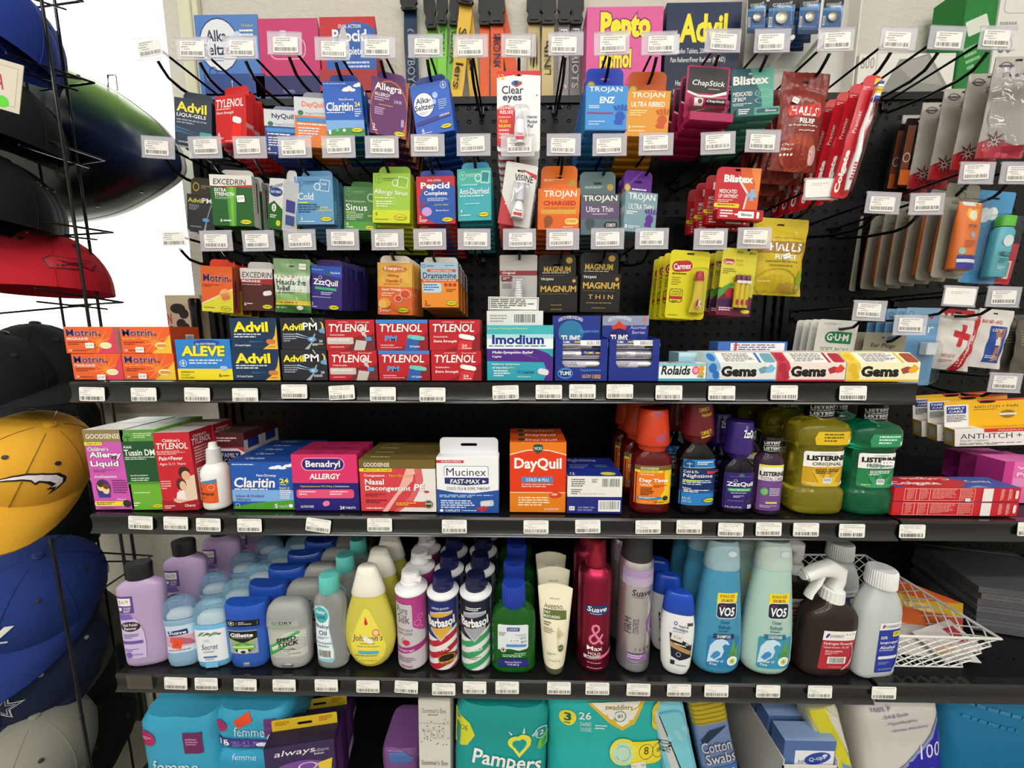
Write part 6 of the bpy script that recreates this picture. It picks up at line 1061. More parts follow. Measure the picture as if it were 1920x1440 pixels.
ZQ = [('Q', 0, 0, 100, 100, '2e1c68', {'r': .06}), ('E', 50, 7, 8, 5, '2c7c60'), ('L', 14, 10, 72, 3, 1, '6c60a8'), ('E', 32, 22, 6, 4, WH, {'ring': .8}), ('T', 6, 25, 86, 14, 'ZzzQuil', WH, {'b': .04}), ('Q', 10, 42, 76, 9, '3ca85c', {'r': .4}), ('T', 16, 44.5, 62, 4, 'NIGHTTIME SLEEP-AID', WH), ('L', 20, 54, 58, 4, 1, 'c8c0e0'), ('L', 28, 62, 44, 7, 2, 'c8c0e0'), ('L', 12, 76, 50, 3, 1, '8c80b8'), ('E', 78, 77, 11, 6, '3c2c3c'), ('T', 6, 92, 50, 5, '6 FL OZ (177 mL)', WH), ('R', 76, 88, 14, 10, 'e8e4ec'), ('T', 78, 90, 10, 6, '60', '2c2c34')]
syrup('dark purple sleep aid bottle with tall purple cap', 1349, 1413, 789, '1c1030:t', '34206c:g', [(.60, .5), (.63, .60), (.655, .66), (.665, .80), (.985, .75), (1.0, .71)], ZQ, .47, (.06, .46), 2, .06, [('T', 34, 20, 80, 26, 'ZzzQuil', WH, {'b': .04}), ('E', 50, 14, 5, 5, WH, {'ring': .8})], Y=YB1 + .002, dx=-.001)
LT = [('R', 0, 0, 100, 100, '6c4488'), ('R', 0, 0, 100, 34, 'ecebe8'), ('R', 0, 0, 100, 5, 'e8e030'), ('T', 2, 14, 94, 10, 'LISTERINE', '141418', {'b': .07}), ('T', 4, 26, 84, 7, 'TOTAL CARE', '4c2c6c', {'b': .02}), ('E', 20, 58, 14, 9, '4c8c5c'), ('E', 20, 58, 11, 7, '7cb070'), ('L', 38, 50, 54, 18, 5, 'd8c8e0'), ('R', 26, 80, 46, 4, 'c8d06c'), ('L', 8, 88, 80, 6, 2, 'c8b8d4')]
def ribbed_print(b, z0, z1, r_, txt, c='d8d8d4'):
    mb = MB(); rr = r_*b.a + .0003
    paint(mb, [('T', 4, 14, 92, 22, txt, c, {'b': .05, 'a': 6}), ('L', 4, 44, 92, 10, 1, c, {'a': 6}), ('T', 4, 58, 92, 22, txt, c, {'b': .05, 'a': 6}), ('L', 4, 88, 80, 8, 1, c, {'a': 6})], lambda x, y, q: (rr*math.sin((x/(2*r_*b.a) - .5)*2.6), -rr*math.cos((x/(2*r_*b.a) - .5)*2.6) - q*0 - q*.5, z1*b.H - y), 2*r_*b.a, (z1-z0)*b.H, .004)
    mb.build('cap_print', b.o, smooth=60)
b = Bot('mouthwash_bottle', 'small purple mouthwash bottle with black cap', 1411, 1466, 819, Z2, YB1, .5, .75, 'mouthwash bottle')
b.body([(0, .9, .9), (.02, 1, 1), (.66, 1, 1), (.72, .92, .94), (.77, .7, .74), (.8, .55, .6), (.82, .5, .56)], '5c4064:t', 2.5).done().label(-.92, .92, .06, .66, LT, 'label', 14, 3)
b.cap([(.80, .56), (.82, .62), (.97, .62), (1, .56)], '18181a:g', flat=1); ribbed_print(b, .82, .98, .62, 'LISTERINE')
row(b.o, 1, .06)
def lister(L, x0, x1, y0, col, la, lb, Y=YB1, n=0, dy=.072, dx=0):
    b = Bot('mouthwash_bottle', L, x0, x1, y0, Z2, Y, .75, .66, 'mouthwash bottle')
    b.body([(0, .84, .84), (.015, .93, .93), (.05, .97, .97), (.19, .97, .97), (.215, .93, .93), (.225, .86, .88), (.24, .84, .86), (.60, .84, .86), (.615, .9, .92), (.635, .98, 1), (.72, 1, 1), (.77, .97, .98), (.81, .86, .88), (.835, .62, .7), (.85, .46, .62), (.87, .42, .6)], col, 3.0).done()
    b.label(-.68, .84, .26, .575, la, 'label', 14, 3)
    b.label(-.5, .84, .64, .755, lb, 'neck_label', 12, 2)
    b.cap([(.855, .40), (.865, .44), (.99, .44), (1.0, .41)], '1c1c1e:g', flat=1, seg=28)
    ribbed_print(b, .87, .99, .44, 'LISTERINE')
    if n: row(b.o, n, dy, dx, 0, .001, .05)
    return b
def LA(main, sub, txt, tc_): return [('Q', 0, 0, 100, 100, main, {'r': .08}), ('Q', 0, 0, 100, 40, 'efeeea', {'r': .15}), ('R', 0, 30, 100, 14, 'efeeea'), ('R', 0, 44, 100, 2, main), ('T', 30, 5, 38, 3, 'ANTISEPTIC', '5a5a5a', {'b': 0}), ('T', 5, 11, 88, 15, 'LISTERINE', '141416', {'b': .08}), ('T', 16, 30, 68, 10, txt, tc_, {'b': .03}), ('S', 50, 100, 56, 20, 9, sub), ('L', 24, 50, 56, 15, 3, '4c3c10' if main == 'c89c24' else WH), ('Q', 42, 74, 20, 17, 'd8dce0', {'r': .2}), ('T', 44, 77, 16, 7, 'ADA', '4c5c74'), ('L', 8, 90, 24, 6, 2, 'd8d8a8'), ('R', 84, 86, 8, 9, 'e8e4d8')]
LB = lambda c, t: [('G', [(8, 0), (92, 0), (100, 50), (94, 100), (4, 100), (0, 50)], c), ('L', 22, 14, 62, 72, 3, t), ('R', 86, 60, 8, 30, 'e8e4d8')]
lister('yellow-green mouthwash bottle with black cap', 1467, 1585, 752, 'c4b42c:t', LA('c89c24', 'dcb838', 'ORIGINAL', '6a6444'), LB('dcb820', '6a5a14'), n=3)
lister('emerald green mouthwash bottle with price sticker over its name', 1568, 1681, 758, '149060:t', LA('24804c', '3c9860', 'FRESHBURST', '1c6c64'), LB('2c8c5c', 'c8e8d4'), n=3)
gl = [o for o in bpy.data.objects if o.get('label', '').startswith('emerald green')][0]
bH = P(1620, 758, YB1 + .025).z - Z2
sticker(gl, .019, .007, -.003, bH*.525, -.0385, '$ 5.79', 1)
# rows of half-hidden bottles between, at the back of the shelf
# nasal spray bottle standing at left
b = Bot('nasal_spray_bottle', 'white nasal spray bottle with ridged nozzle and orange label', 376, 434, 830, Z2, YB1 - .002, .8, .9, 'spray bottle')
b.body([(0, .85, .85), (.02, .96, .96), (.05, 1, 1), (.54, 1, 1), (.60, .93, .93), (.65, .74, .74), (.68, .56, .56), (.69, .5, .5)], 'ecebe8:g', 2.1).label(-.94, .62, .12, .50, [('R', 0, 0, 100, 100, 'dc5c24'), ('R', 0, 0, 100, 16, 'e8e8ea'), ('L', 4, 3, 34, 8, 1, '3c6cb0'), ('G', [(34, 12), (100, 4), (100, 18), (34, 22)], '4c84b8'), ('T', 4, 38, 26, 12, 'Saline', '3c1c14'), ('T', 4, 56, 84, 14, 'Nasal Spray', '3c1c14', {'b': .03}), ('L', 6, 76, 56, 8, 2, '8a3c1c'), ('E', 78, 36, 16, 13, 'f0a884', {'ring': .82})]).done()
mb = MB()
for k in range(12): mb.lathe([(b.H*(.69 + .018*k), b.a*(.50 - .006*k)), (b.H*(.69 + .018*k) + .0016, b.a*(.50 - .006*k) + .0006), (b.H*(.708 + .018*k), b.a*(.49 - .006*k))], 'e2e2e2:k', 20)
mb.lathe([(b.H*.90, b.a*.36), (b.H*.93, b.a*.30), (b.H*.99, b.a*.27), (b.H, b.a*.2)], 'e8e8e6:k', 20); mb.build('nozzle', b.o)
# ---------------- lower shelf
Z = Z3
# nail polish remover
b = Bot('remover_bottle', 'lilac nail polish remover bottle with black oval cap', 234, 313, 1056, Z, YB1, .55, .42, 'bottle', yaw=14)
b.body([(0, .82, .8), (.02, .95, .95), (.05, .98, 1), (.30, 1, 1), (.50, .96, 1), (.70, 1, 1), (.76, 1, 1), (.79, .96, .96), (.82, .78, .86), (.845, .5, .7), (.86, .42, .66)], 'ccb2de:w', 2.6)
b.label(-.94, .3, .10, .72, [('R', 0, 0, 62, 27, '5c4494'), ('R', 6, 3, 48, 12, 'f0eee8'), ('T', 12, 6, 34, 6, '$ 6.79', '6a6a6a', {'b': 0}), ('T', 26, 17, 26, 3.6, 'SOUND', WH), ('T', 26, 21.5, 24, 4, 'BODY', WH), ('E', 14, 20, 6, 3, WH, {'a': -30}), ('G', [(4, 28), (50, 28), (74, 42), (86, 58), (88, 76), (84, 100), (8, 100)], 'cdbce4'), ('G', [(4, 28), (48, 28), (60, 36), (4, 38)], '7c60b8'), ('E', 42, 48, 36, 8, '2c2430'), ('T', 16, 43, 52, 4.5, 'Nail Polish', WH), ('T', 20, 48.6, 44, 4.5, 'Remover', WH), ('L', 14, 60, 56, 8, 3, '6c5c84'), ('R', 8, 71, 72, 5, '6c54a4'), ('L', 10, 84, 66, 5, 2, '7c6ca4'), ('E', 24, 94, 12, 5, '7c60c0'), ('T', 24, 92, 50, 4, '8 FL OZ (236 mL)', '5c4c9c', {'b': 0})], 'label').done()
b.cap([(.845, .50), (.85, .54), (.985, .56), (1.0, .52)], '1e1e20:k', flat=.62)
row(b.o, 3, .068, .0145, 0, .001, .03)
def stick(L, x0, x1, y0, base, domec, lab, lt, style, n=0, dy=.05, dx=0, yaw=0, lu=(-.8, .84)):
    b = Bot('deodorant_stick', L, x0, x1, y0, Z, YB1, .55, .5, 'deodorant', yaw=yaw)
    if style == 'waist': b.body([(0, .80, .84), (.02, .9, .92), (.12, .98, 1), (.24, .95, .96), (.5, .9, .92), (.66, .98, 1), (.69, 1, 1), (.70, .97, .97)], base, 2.5)
    else: b.body([(0, .84, .9), (.02, .92, .95), (.10, .96, 1), (.64, 1, 1), (.655, .96, .96)], base, 2.7)
    b.label(lu[0], lu[1], lt[0], lt[1], lab, 'label', 12, 3).done()
    if style == 'gillette':
        mb = MB(); a, bb = b.a, b.b
        rs = [sup(a*1.02, bb*1.03, 3.0, z*b.H, 40) for z in (.64, .82)]
        r3 = [(x*1.02, y, .90*b.H + .05*b.H*(x/a)**2) for x, y, z in sup(a*1.0, bb*.98, 3.0, 0, 40)]
        r4 = [(x, y, .955*b.H + .045*b.H*(x/a)**2) for x, y, z in sup(a*.98, bb*.72, 3.0, 0, 40)]
        mb.rings(rs + [r3, r4], domec); paint(mb, [('Q', 0, 0, 100, 100, '18181c', {'r': .15}), ('E', 16, 50, 10, 32, WH, {'ring': .85}), ('G', [(12, 38), (20, 38), (18, 62), (14, 62)], WH), ('R', 32, 24, 1, 52, 'a8a8ac'), ('T', 38, 26, 20, 16, 'ANTI-', WH), ('T', 38, 52, 40, 16, 'WHITE MARKS', WH), ('R', 94, 20, .8, 60, 'a8a8ac')], lambda x, y, q: (-a*.82 + x, -bb*1.03*(1 - min(abs(-a*.82 + x)/(a*1.02), .99)**3)**(1/3) - q - .0002, .775*b.H - y), a*1.6, .1*b.H, a*.1)
        mb.build('cap', b.o, smooth=50)
        MB().box(-a*.16, -bb - .0012, .004, a*.16, -bb + .003, .0105, 'b8bcc4:m', .0008).build('dial', b.o)
    elif style == 'speed':
        mb = MB(); mb.rings([sup(b.a*w1, b.b*d1, 2.8, z*b.H, 40) for z, w1, d1 in ((.64, 1.03, 1.05), (.80, .99, 1.0), (.90, .90, .92), (.965, .74, .7), (.99, .60, .5), (1.0, .5, .36))], domec)
        paint(mb, [('R', 0, 0, 100, 100, 'a8aca8'), ('T', 12, 16, 24, 22, 'ALL', '3a3c3a'), ('T', 12, 44, 24, 22, 'DAY', '3a3c3a'), ('T', 38, 16, 44, 48, 'DRY', '1c1e1c', {'b': .02}), ('R', 12, 74, 62, 12, '6c9c78')], lambda x, y, q: (-b.a*.74 + x, -b.b*1.02*(1 - min(abs(-b.a*.74 + x)/(b.a*1.02), .99)**2.8)**(1/2.8) - q - .0006, .775*b.H - y), b.a*1.42, .1*b.H, b.a*.1)
        mb.build('cap', b.o, smooth=50)
        MB().box(-b.a*.26, -b.b - .0015, .002, b.a*.26, -b.b + .003, .0105, 'a8a8a8:m', .0015).build('dial', b.o)
    else:
        mb = MB(); mb.rings([sup(b.a*w1, b.b*w1, 2.5, z*b.H, 40) for z, w1 in ((.70 if style == 'waist' else .66, .985), (.78, .98), (.86, .93), (.93, .80), (.97, .62), (.99, .40), (1.0, .2))], domec)
        mb.build('cap', b.o, smooth=60)
        mb = MB(); mb.rings([sup(b.a*w1, b.b*w1, 2.4, z*b.H, 32) for z, w1 in ((.66, .80), (.74, .78), (.79, .6), (.81, .3))], 'dfe6e4:k'); mb.build('deodorant', b.o, smooth=60)
        if style == 'secret': MB().box(-b.a*.34, -b.b - .001, .001, b.a*.34, -b.b + .003, .0085, '7cbce0:k', .0015).build('dial', b.o)
    if n: row(b.o, n, dy, dx, 0, .0015, .1)
    return b
stick('light blue deodorant with pink label and orange price sticker', 314, 375, 1118, '9cc4e4:w', '7ca8cc:h', [('R', 0, 0, 100, 100, 'c8dcec'), ('R', 0, 38, 100, 40, 'dca0b0'), ('G', [(20, 40), (60, 44), (90, 56), (98, 76), (60, 70), (14, 60)], 'b8647c'), ('G', [(10, 20), (80, 14), (82, 34), (14, 38)], '22306c'), ('T', 14, 19, 62, 13, 'Suave', WH, {'i': .2, 'b': .03}), ('Q', 24, 48, 34, 36, 'e8502c', {'r': .05, 'a': -12}), ('T', 32, 56, 16, 16, '2', 'b03c20', {'b': 0}), ('L', 6, 88, 84, 7, 1, 'b8607c')], (.22, .62), 'waist', 3, .062, .010, 12)
stick('sky blue deodorant with clear dome and leafy white label', 370, 436, 1124, '6cb0dc:k', '8cc0dc:h', [('R', 0, 0, 100, 100, 'e4ebf0')] + [('G', [(10 + 12*k, 22 - 4*(k % 3)), (22 + 12*k, 8 + 5*(k % 2)), (40 + 10*k, 6 + 4*(k % 3)), (24 + 12*k, 16 + 3*(k % 2))], ('6c8470', '8c9c80', '4c6450')[k % 3]) for k in range(6)] + [('T', 36, 30, 12, 4, 'pH', '5c6c78', {'b': 0}), ('L', 30, 36, 24, 2, 1, '8c9ca8'), ('T', 22, 44, 54, 17, 'Secret', '3c3c4c', {'i': .3, 'b': -.01}), ('L', 28, 66, 42, 6, 2, '7c8c98'), ('R', 26, 82, 44, 5, '3c6ca8'), ('L', 30, 91, 34, 4, 1, '5c6c8c')], (.10, .60), 'secret', 5, .05, .008, 8, (-.84, .84))
stick('dark blue gel deodorant with soccer ball label', 432, 508, 1126, '2c58b0:g', '2350b0:g', [('R', 0, 0, 100, 100, '9ca4b4'), ('R', 0, 4, 100, 34, '1a1c1c'), ('G', [(0, 34), (100, 34), (52, 56)], '1a1c1c'), ('G', [(0, 34), (52, 54), (100, 34), (100, 40), (52, 60), (0, 40)], '98c83c'), ('T', 8, 11, 80, 17, 'Gillette', WH, {'i': .1, 'b': .05}), ('T', 12, 30, 70, 4, 'ANTIPERSPIRANT GEL', 'c8c8c8', {'b': 0}), ('E', 50, 74, 34, 24, '5c9c40'), ('E', 50, 80, 26, 20, 'dcdcd4'), ('G', [(44, 86), (56, 86), (60, 94), (50, 100), (40, 94)], '242424'), ('G', [(24, 80), (32, 78), (32, 90), (26, 90)], '242424'), ('G', [(76, 80), (68, 78), (68, 90), (74, 90)], '242424'), ('Q', 12, 62, 78, 16, '74b844', {'r': .2}), ('R', 14, 66, 74, 6, 'd0e8a8'), ('T', 80, 94, 16, 4, 'NET WT', WH)], (.24, .61), 'gillette', 4, .048, .006, 4, (-.8, .62))
stick('grey deodorant with green and white power label', 506, 586, 1125, 'a4a6a4:k', '9a9c9a:k', [('R', 0, 0, 100, 100, 'b8bab4'), ('E', 78, 46, 50, 48, 'd4d4cc', {'ring': .9}), ('E', 78, 46, 42, 40, 'd4d4cc', {'ring': .88}), ('E', 78, 46, 34, 32, 'd4d4cc', {'ring': .86}), ('G', [(0, 58), (78, 0), (88, 0), (88, 6), (8, 70), (4, 98), (0, 98)], '4cac60'), ('G', [(6, 64), (80, 10), (84, 16), (10, 74)], 'd4e4cc'), ('G', [(4, 82), (48, 48), (50, 56), (6, 92)], '3c9c54'), ('T', 22, 20, 56, 16, 'SPEED', '161816', {'i': .25, 'b': .05, 'a': 10}), ('T', 26, 37, 58, 16, 'STICK', '161816', {'i': .25, 'b': .05, 'a': 10}), ('T', 34, 63, 40, 6, 'POWER', '2c302c', {'b': .02}), ('L', 42, 73, 20, 3, 1, '4c504c'), ('L', 52, 82, 40, 4, 1, '5c605c')], (.18, .59), 'speed', 5, .05, .004, 2, (-.82, .9))
# baby oil
b = Bot('baby_oil_bottle', 'clear baby oil bottle with aqua cap', 592, 653, 1078, Z, YB1, .7, .62, 'bottle')
b.body([(0, .86, .86), (.02, .97, .97), (.06, 1, 1), (.30, 1, 1), (.50, .93, .95), (.66, 1, 1), (.72, .98, .98), (.78, .84, .88), (.81, .62, .8), (.83, .5, .76)], 'e4e8e8:t', 2.3)
b.done().label(-.96, .38, .08, .72, [('G', [(0, 14), (20, 2), (60, 0), (84, 8), (88, 22), (80, 38), (88, 55), (98, 78), (98, 94), (84, 100), (14, 98), (6, 60), (2, 34)], '8cc8d4'), ('G', [(4, 14), (22, 4), (58, 2), (80, 10), (84, 22), (76, 38), (84, 56), (94, 80), (92, 92), (20, 94), (10, 60), (6, 34)], 'ecf0f0'), ('E', 44, 17, 36, 14, '44b0b8'), ('T', 20, 9, 50, 7, 'Baby', WH, {'i': .2, 'b': .03}), ('T', 26, 18, 40, 6, 'LOVE', '1c5c9c', {'b': .05}), ('T', 14, 34, 66, 8, 'Baby', '2c5c94', {'b': .03}), ('T', 28, 44, 40, 8, 'Oil', '2c5c94', {'b': .03}), ('L', 20, 55, 60, 5, 2, '5c88a8'), ('T', 14, 63, 74, 5, 'Pure & gentle', '2c6ca8', {'b': .02}), ('L', 18, 70, 66, 4, 1, '4c98b0'), ('B', 24, 78, 58, 12, '3c3c3c')], 'label', 12, 8)
b.cap([(.82, .56), (.83, .60), (.985, .56), (1.0, .52)], '62c4bc:k', ribs=36)
row(b.o, 2, .055, .0015, 0, .001, .2)
# yellow shampoo: drop shaped flat bottle
b = Bot('baby_shampoo_bottle', 'yellow baby shampoo bottle, drop shaped with white cone cap', 646, 742, 1062, Z, YB1, .55, .42, 'shampoo bottle')
b.body([(0, .40, .6), (.015, .52, .72), (.05, .68, .84), (.12, .85, .94), (.20, .95, 1), (.28, 1, 1), (.36, .99, 1), (.46, .93, .98), (.56, .83, .94), (.66, .70, .88), (.75, .58, .82)], 'e6dc5c:w', 2.2).label(-.68, .72, .05, .63, [('G', [(50, 0), (58, 4), (76, 26), (92, 50), (99, 66), (94, 82), (80, 94), (60, 100), (40, 100), (20, 94), (5, 82), (0, 66), (8, 48), (26, 24), (42, 4)], 'e9dc55'), ('G', [(47, 14), (52, 22), (54, 26), (50, 29), (45, 28), (44, 24)], 'd02c40'), ('E', 74, 42, 10, 6.5, 'e07c40'), ('E', 74, 42, 7, 4.4, 'f0d0b0'), ('T', 8, 45, 84, 15, "Johnson's", '2c3460', {'i': .2, 'b': .0}), ('Q', 38, 50, 28, 9, 'f0e8e4', {'r': .05, 'a': -38}), ('L', 30, 60, 42, 3, 1, 'a89830'), ('T', 20, 64, 62, 4, 'wash & shampoo', '7c7c48', {'b': 0}), ('Q', 22, 74, 58, 5.5, '58aed0', {'r': .5}), ('L', 12, 82, 76, 3, 1, '8c8438'), ('T', 28, 91, 46, 3, '10.2 FL OZ (300 mL)', '7c7430', {'b': 0})], None, 14, 14).done()
mb = MB().rings([sup(b.a*w1, b.b*d1, 2.2, z*b.H, 32) for z, w1, d1 in ((.735, .65, .9), (.74, .66, .92), (.84, .54, .8), (.94, .42, .66), (.985, .36, .58), (1.0, .28, .44))], 'ece9dc:k'); mb.build('cap', b.o, smooth=50)
row(b.o, 2, .05, .0015, 0, .001, .04)
# shaving cans
def can(name, L, x0, x1, y0, art, col, capc, topz, n=0, dy=.058, dx=0, Y=YB1, cat='spray can', yaw=0):
    b = Bot(name, L, x0, x1, y0, Z, Y, .95, 1.0, cat, yaw=0)
    t = topz
    b.body([(0, .93, .93), (.008, .99, .99), (.012, 1.0, 1.0), (.02, .985, .985), (t, .985, .985)], col, 2.0, 'can', 40)
    b.label(-.985, .985, .018, t - .004, art, None, 22, 2).done()
    mb = MB().rings([sup(b.a*r_, b.a*r_, 2, z*b.H, 40) for z, r_ in ((t, 1.0), (t + .008, 1.035), (t + .02, 1.03), (t + .024, .95), (t + .035, .88), (t + .055, .70))], 'e8e8ea:g'); mb.build('rim', b.o)
    mb = MB().rings([sup(b.a*r_, b.a*r_, 2, z*b.H, 32) for z, r_ in ((t + .045, .66), (t + .05, .68), (t + .10, .66), (t + .105, .62), (.96, .60), (1.0, .56))], capc)
    mb.box(b.a*.3, -b.a*.62, .93*b.H, b.a*.8, -b.a*.3, .965*b.H, capc, .001); mb.build('cap', b.o)
    if n: row(b.o, n, dy, dx, 0, .001, .3)
    return b
can('shaving_cream_can', 'silver and raspberry shaving cream can with white cap', 744, 803, 1072, [('R', 0, 0, 100, 100, 'c4bec4'), ('G', [(0, 0), (100, 0), (100, 52), (64, 40), (64, 12), (0, 10)], 'b03c84'), ('E', 78, 36, 10, 4, 'd890bc', {'ring': .8}), ('E', 86, 28, 7, 3, 'd890bc', {'ring': .8}), ('E', 84, 44, 8, 3, 'd890bc', {'ring': .8}), ('R', 6, 9, 56, 32, 'd0ccd0'), ('R', 7, 10, 54, 30, 'c4bec4'), ('T', 12, 12, 38, 10, 'Pure', '342c34', {'b': 0}), ('T', 14, 23, 42, 12, 'Silk', '342c34', {'b': 0}), ('T', 10, 43, 54, 3.4, 'SHAVE CREAM', '7c6c78', {'b': 0}), ('T', 10, 48, 54, 3.4, 'CREME A RASER', '7c6c78', {'b': 0}), ('E', 42, 62, 12, 4, 'c82c4c'), ('E', 32, 60, 6, 4, 'c82c4c', {'ring': .8}), ('G', [(0, 72), (100, 64), (100, 72), (0, 80)], '9c2c78'), ('T', 8, 72, 60, 3, 'RASPBERRY MIST', 'e8c8dc', {'a': 4}), ('L', 12, 83, 60, 8, 3, '8c7c88'), ('T', 24, 94, 36, 3, 'Barbasol', '9c2c3c')], 'c4bec4:m', 'ecebec:k', .80, 2, dx=-.001)
def barb(c1, shield, s1, stripes, t1, extra):
    a = [('R', 0, 0, 100, 100, 'e4e4e6')]
    a += [('G', [(0, 64 + 17*k), (100, 44 + 17*k), (100, 53 + 17*k), (0, 73 + 17*k)], stripes) for k in range(4)]
    a += [('G', [(0, 0), (100, 0), (100, 38), (72, 46), (50, 56), (28, 54), (0, 52)], c1), ('T', 22, 9, 54, 3, 'LIMITED EDITION', WH, {'b': 0}) if s1 == 'g' else ('L', 22, 9, 54, 5, 2, WH), ('G', [(14, 18), (50, 14), (86, 16), (84, 42), (50, 58), (16, 44)], 'c0c0c4'), ('G', [(17, 20), (50, 16), (83, 18), (81, 41), (50, 55), (19, 43)], shield), ('G', [(4, 25), (96, 20), (96, 36), (4, 40)], c1), ('T', 6, 24, 86, 13, 'Barbasol', WH, {'b': .06, 'a': 3}), ('T', 12, 66, 62, 6, t1, WH, {'b': .04, 'a': 6})]
    return a + extra
can('shaving_cream_can', 'navy shaving cream can with red stripes and gold shield', 803, 861, 1079, barb('1f2c6c', 'd8a83c', 'g', 'b42434', 'ORIGINAL', [('E', 68, 84, 28, 9, '2c1c10'), ('E', 66, 84, 27, 8, 'b87c24', {'ring': .86}), ('L', 46, 87, 44, 5, 1, 'd8a040'), ('L', 8, 84, 22, 5, 2, 'a8a8ac')]), 'd8d8dc:m', '1a2050:k', .80, 2, dx=0)
can('shaving_cream_can', 'dark navy shaving cream can with green stripes and grey shield', 864, 922, 1079, barb('1e2034', '9ca0ac', 's', '3c9c64', 'SOOTHING ALOE', [('L', 10, 80, 64, 5, 2, '6c7c74')]), 'd8d8dc:m', '1a1f40:k', .80, 3, dx=.0005)
# green gel
b = Bot('gel_bottle', 'transparent green after-sun gel bottle with blue cap', 922, 1004, 1093, Z, YB1 - .002, .4, .5, 'gel bottle')
b.body([(0, .9, .9), (.02, .98, .98), (.06, 1, 1), (.56, 1, 1), (.64, .97, .97), (.70, .84, .9), (.74, .62, .8), (.76, .5, .74)], '2c9434:t', 2.8).done()
b.label(-.70, .66, .09, .58, [('Q', 0, 0, 100, 58, 'dce4e8', {'r': .08}), ('G', [(0, 45), (100, 45), (96, 58), (70, 62), (30, 56), (0, 62)], 'dce4e8'), ('Q', 30, 6, 42, 9, '2c4c94', {'r': .1}), ('T', 34, 8, 34, 5, 'LUCKY', WH), ('L', 4, 18, 26, 10, 3, '6a7480'), ('T', 58, 22, 36, 3.6, 'Cooling Relief', '3c5c54', {'b': 0}), ('T', 74, 28, 18, 6, 'urn', '5c7c60', {'b': 0}), ('T', 76, 36, 18, 7, 'gel', '5c7c60', {'b': 0}), ('Q', 36, 31, 36, 12, 'e8e6e8', {'r': .1}), ('T', 42, 35, 26, 5, '$ 3.79', '6a6a6a', {'b': 0}), ('R', 28, 46, 66, 6, '4c90c8'), ('E', 18, 59, 10, 6.4, 'f0f0f0'), ('E', 18, 59, 8, 5, '241c24', {'ring': .8}), ('R', 16.6, 55.5, 3, 7, '1c1c1c'), ('R', 13, 57.8, 10, 2.4, '1c1c1c'), ('L', 54, 66, 42, 4, 1, 'b0dcb0'), ('L', 16, 70, 80, 8, 2, 'b0dcb0'), ('G', [(0, 84), (50, 78), (100, 84), (100, 100), (0, 100)], '26287c'), ('T', 24, 86, 54, 4, 'Restores Moisture', WH, {'b': 0}), ('T', 32, 92, 38, 5, '8 OZ (227 g)', WH)], 'label', 14, 6)
b.cap([(.755, .50), (.765, .535), (.97, .52), (1.0, .48)], '2340a8:k', ribs=40, flat=1)
row(b.o, 4, .056, .001, 0, .004, .06)
# cream tube standing on its cap
def tube_up(L, x0, x1, y0, col, capc, art, n, dy):
    b = Bot('lotion_tube', L, x0, x1, y0, Z, YB1 - .004, .3, .55, 'lotion tube', yaw=-6)
    H, a = b.H, b.a
    mb = MB(); rs = []
    for z, w_, d_ in ((.085, .60, 1.02), (.12, .64, 1.02), (.3, .74, .95), (.55, .85, .72), (.8, .95, .36), (.92, 1.0, .12), (.955, 1.0, .04)): rs.append(sup(a*w_, a*.6*d_ + .0003, 2.0 if z < .8 else 2.6, z*H, 36))
    b.prof = [(z*H, a*w_, a*.6*d_ + .0003) for z, w_, d_ in ((.085, .60, 1.02), (.12, .64, 1.02), (.3, .74, .95), (.55, .85, .72), (.8, .95, .36), (.92, 1.0, .12), (1.01, 1.0, .04))]; b.n = 2.1
    top = [(x, y, H*(.955 + .045*(1 - (x/a)**2))) for x, y, z in sup(a*1.02, .0006, 2.6, 0, 36)]
    mb.rings(rs + [top], col); b.bm = mb; b.bname = 'tube'
    b.label(-.66, .66, .14, .86, art, None, 10, 12).done()
    b.cap([(0, .52), (.01, .55), (.085, .60), (.09, .55)], capc)
    row(b.o, n, dy, 0, 0, .0015, .1); return b
tube_up('cream lotion tube with olive green band standing on its cap', 1008, 1072, 1096, 'e9e3c8:k', '5c6048:k', [('T', 26, 1, 44, 2.4, 'NEW LOOK', '4c4c3c', {'b': 0}), ('T', 0, 8, 88, 9, 'Aveeno.', '3c3424', {'b': 0}), ('R', -6, 18, 106, 14, '5c6c34'), ('T', 2, 20, 28, 4, 'DAILY', WH, {'b': .02}), ('T', 2, 26, 70, 4, 'MOISTURIZING', WH, {'b': .02}), ('L', 2, 36, 40, 7, 2, '6c6444'), ('L', 2, 45, 52, 9, 3, '9a9070')] + [('G', [(60 + 4*k, 60), (64 + 8*k, 44 + 3*k), (70 + 8*k, 42 + 4*k), (66 + 4*k, 56)], 'c8b888') for k in range(4)] + [('G', [(62, 72), (72, 52), (74, 52), (64, 73)], 'c8b888'), ('E', 78, 74, 12, 5.5, '5c6c3c'), ('L', 68, 73, 20, 2, 1, 'c8c8a0'), ('L', 18, 82, 40, 4, 2, '8a8060'), ('T', 26, 92, 50, 3.4, '2.5 oz (71 g)', '5c5440', {'b': 0})], 2, .045)
def tallcan(L, x0, x1, y0, col, art, capf, topt, n, dy, shoulder, cat='hair spray can', dx=0, name='hair_spray_can', wrap=.985):
    b = Bot(name, L, x0, x1, y0, Z, YB1, .95, 1.0, cat)
    b.body([(0, .86, .86), (.012, .97, .97), (.03, 1, 1), (topt, 1, 1)] + shoulder, col, 2.0, 'can', 40)
    b.label(-wrap, wrap, .03, topt, art, None, 22, 2).done()
    capf(b)
    row(b.o, n, dy, dx, 0, .001, .2); return b
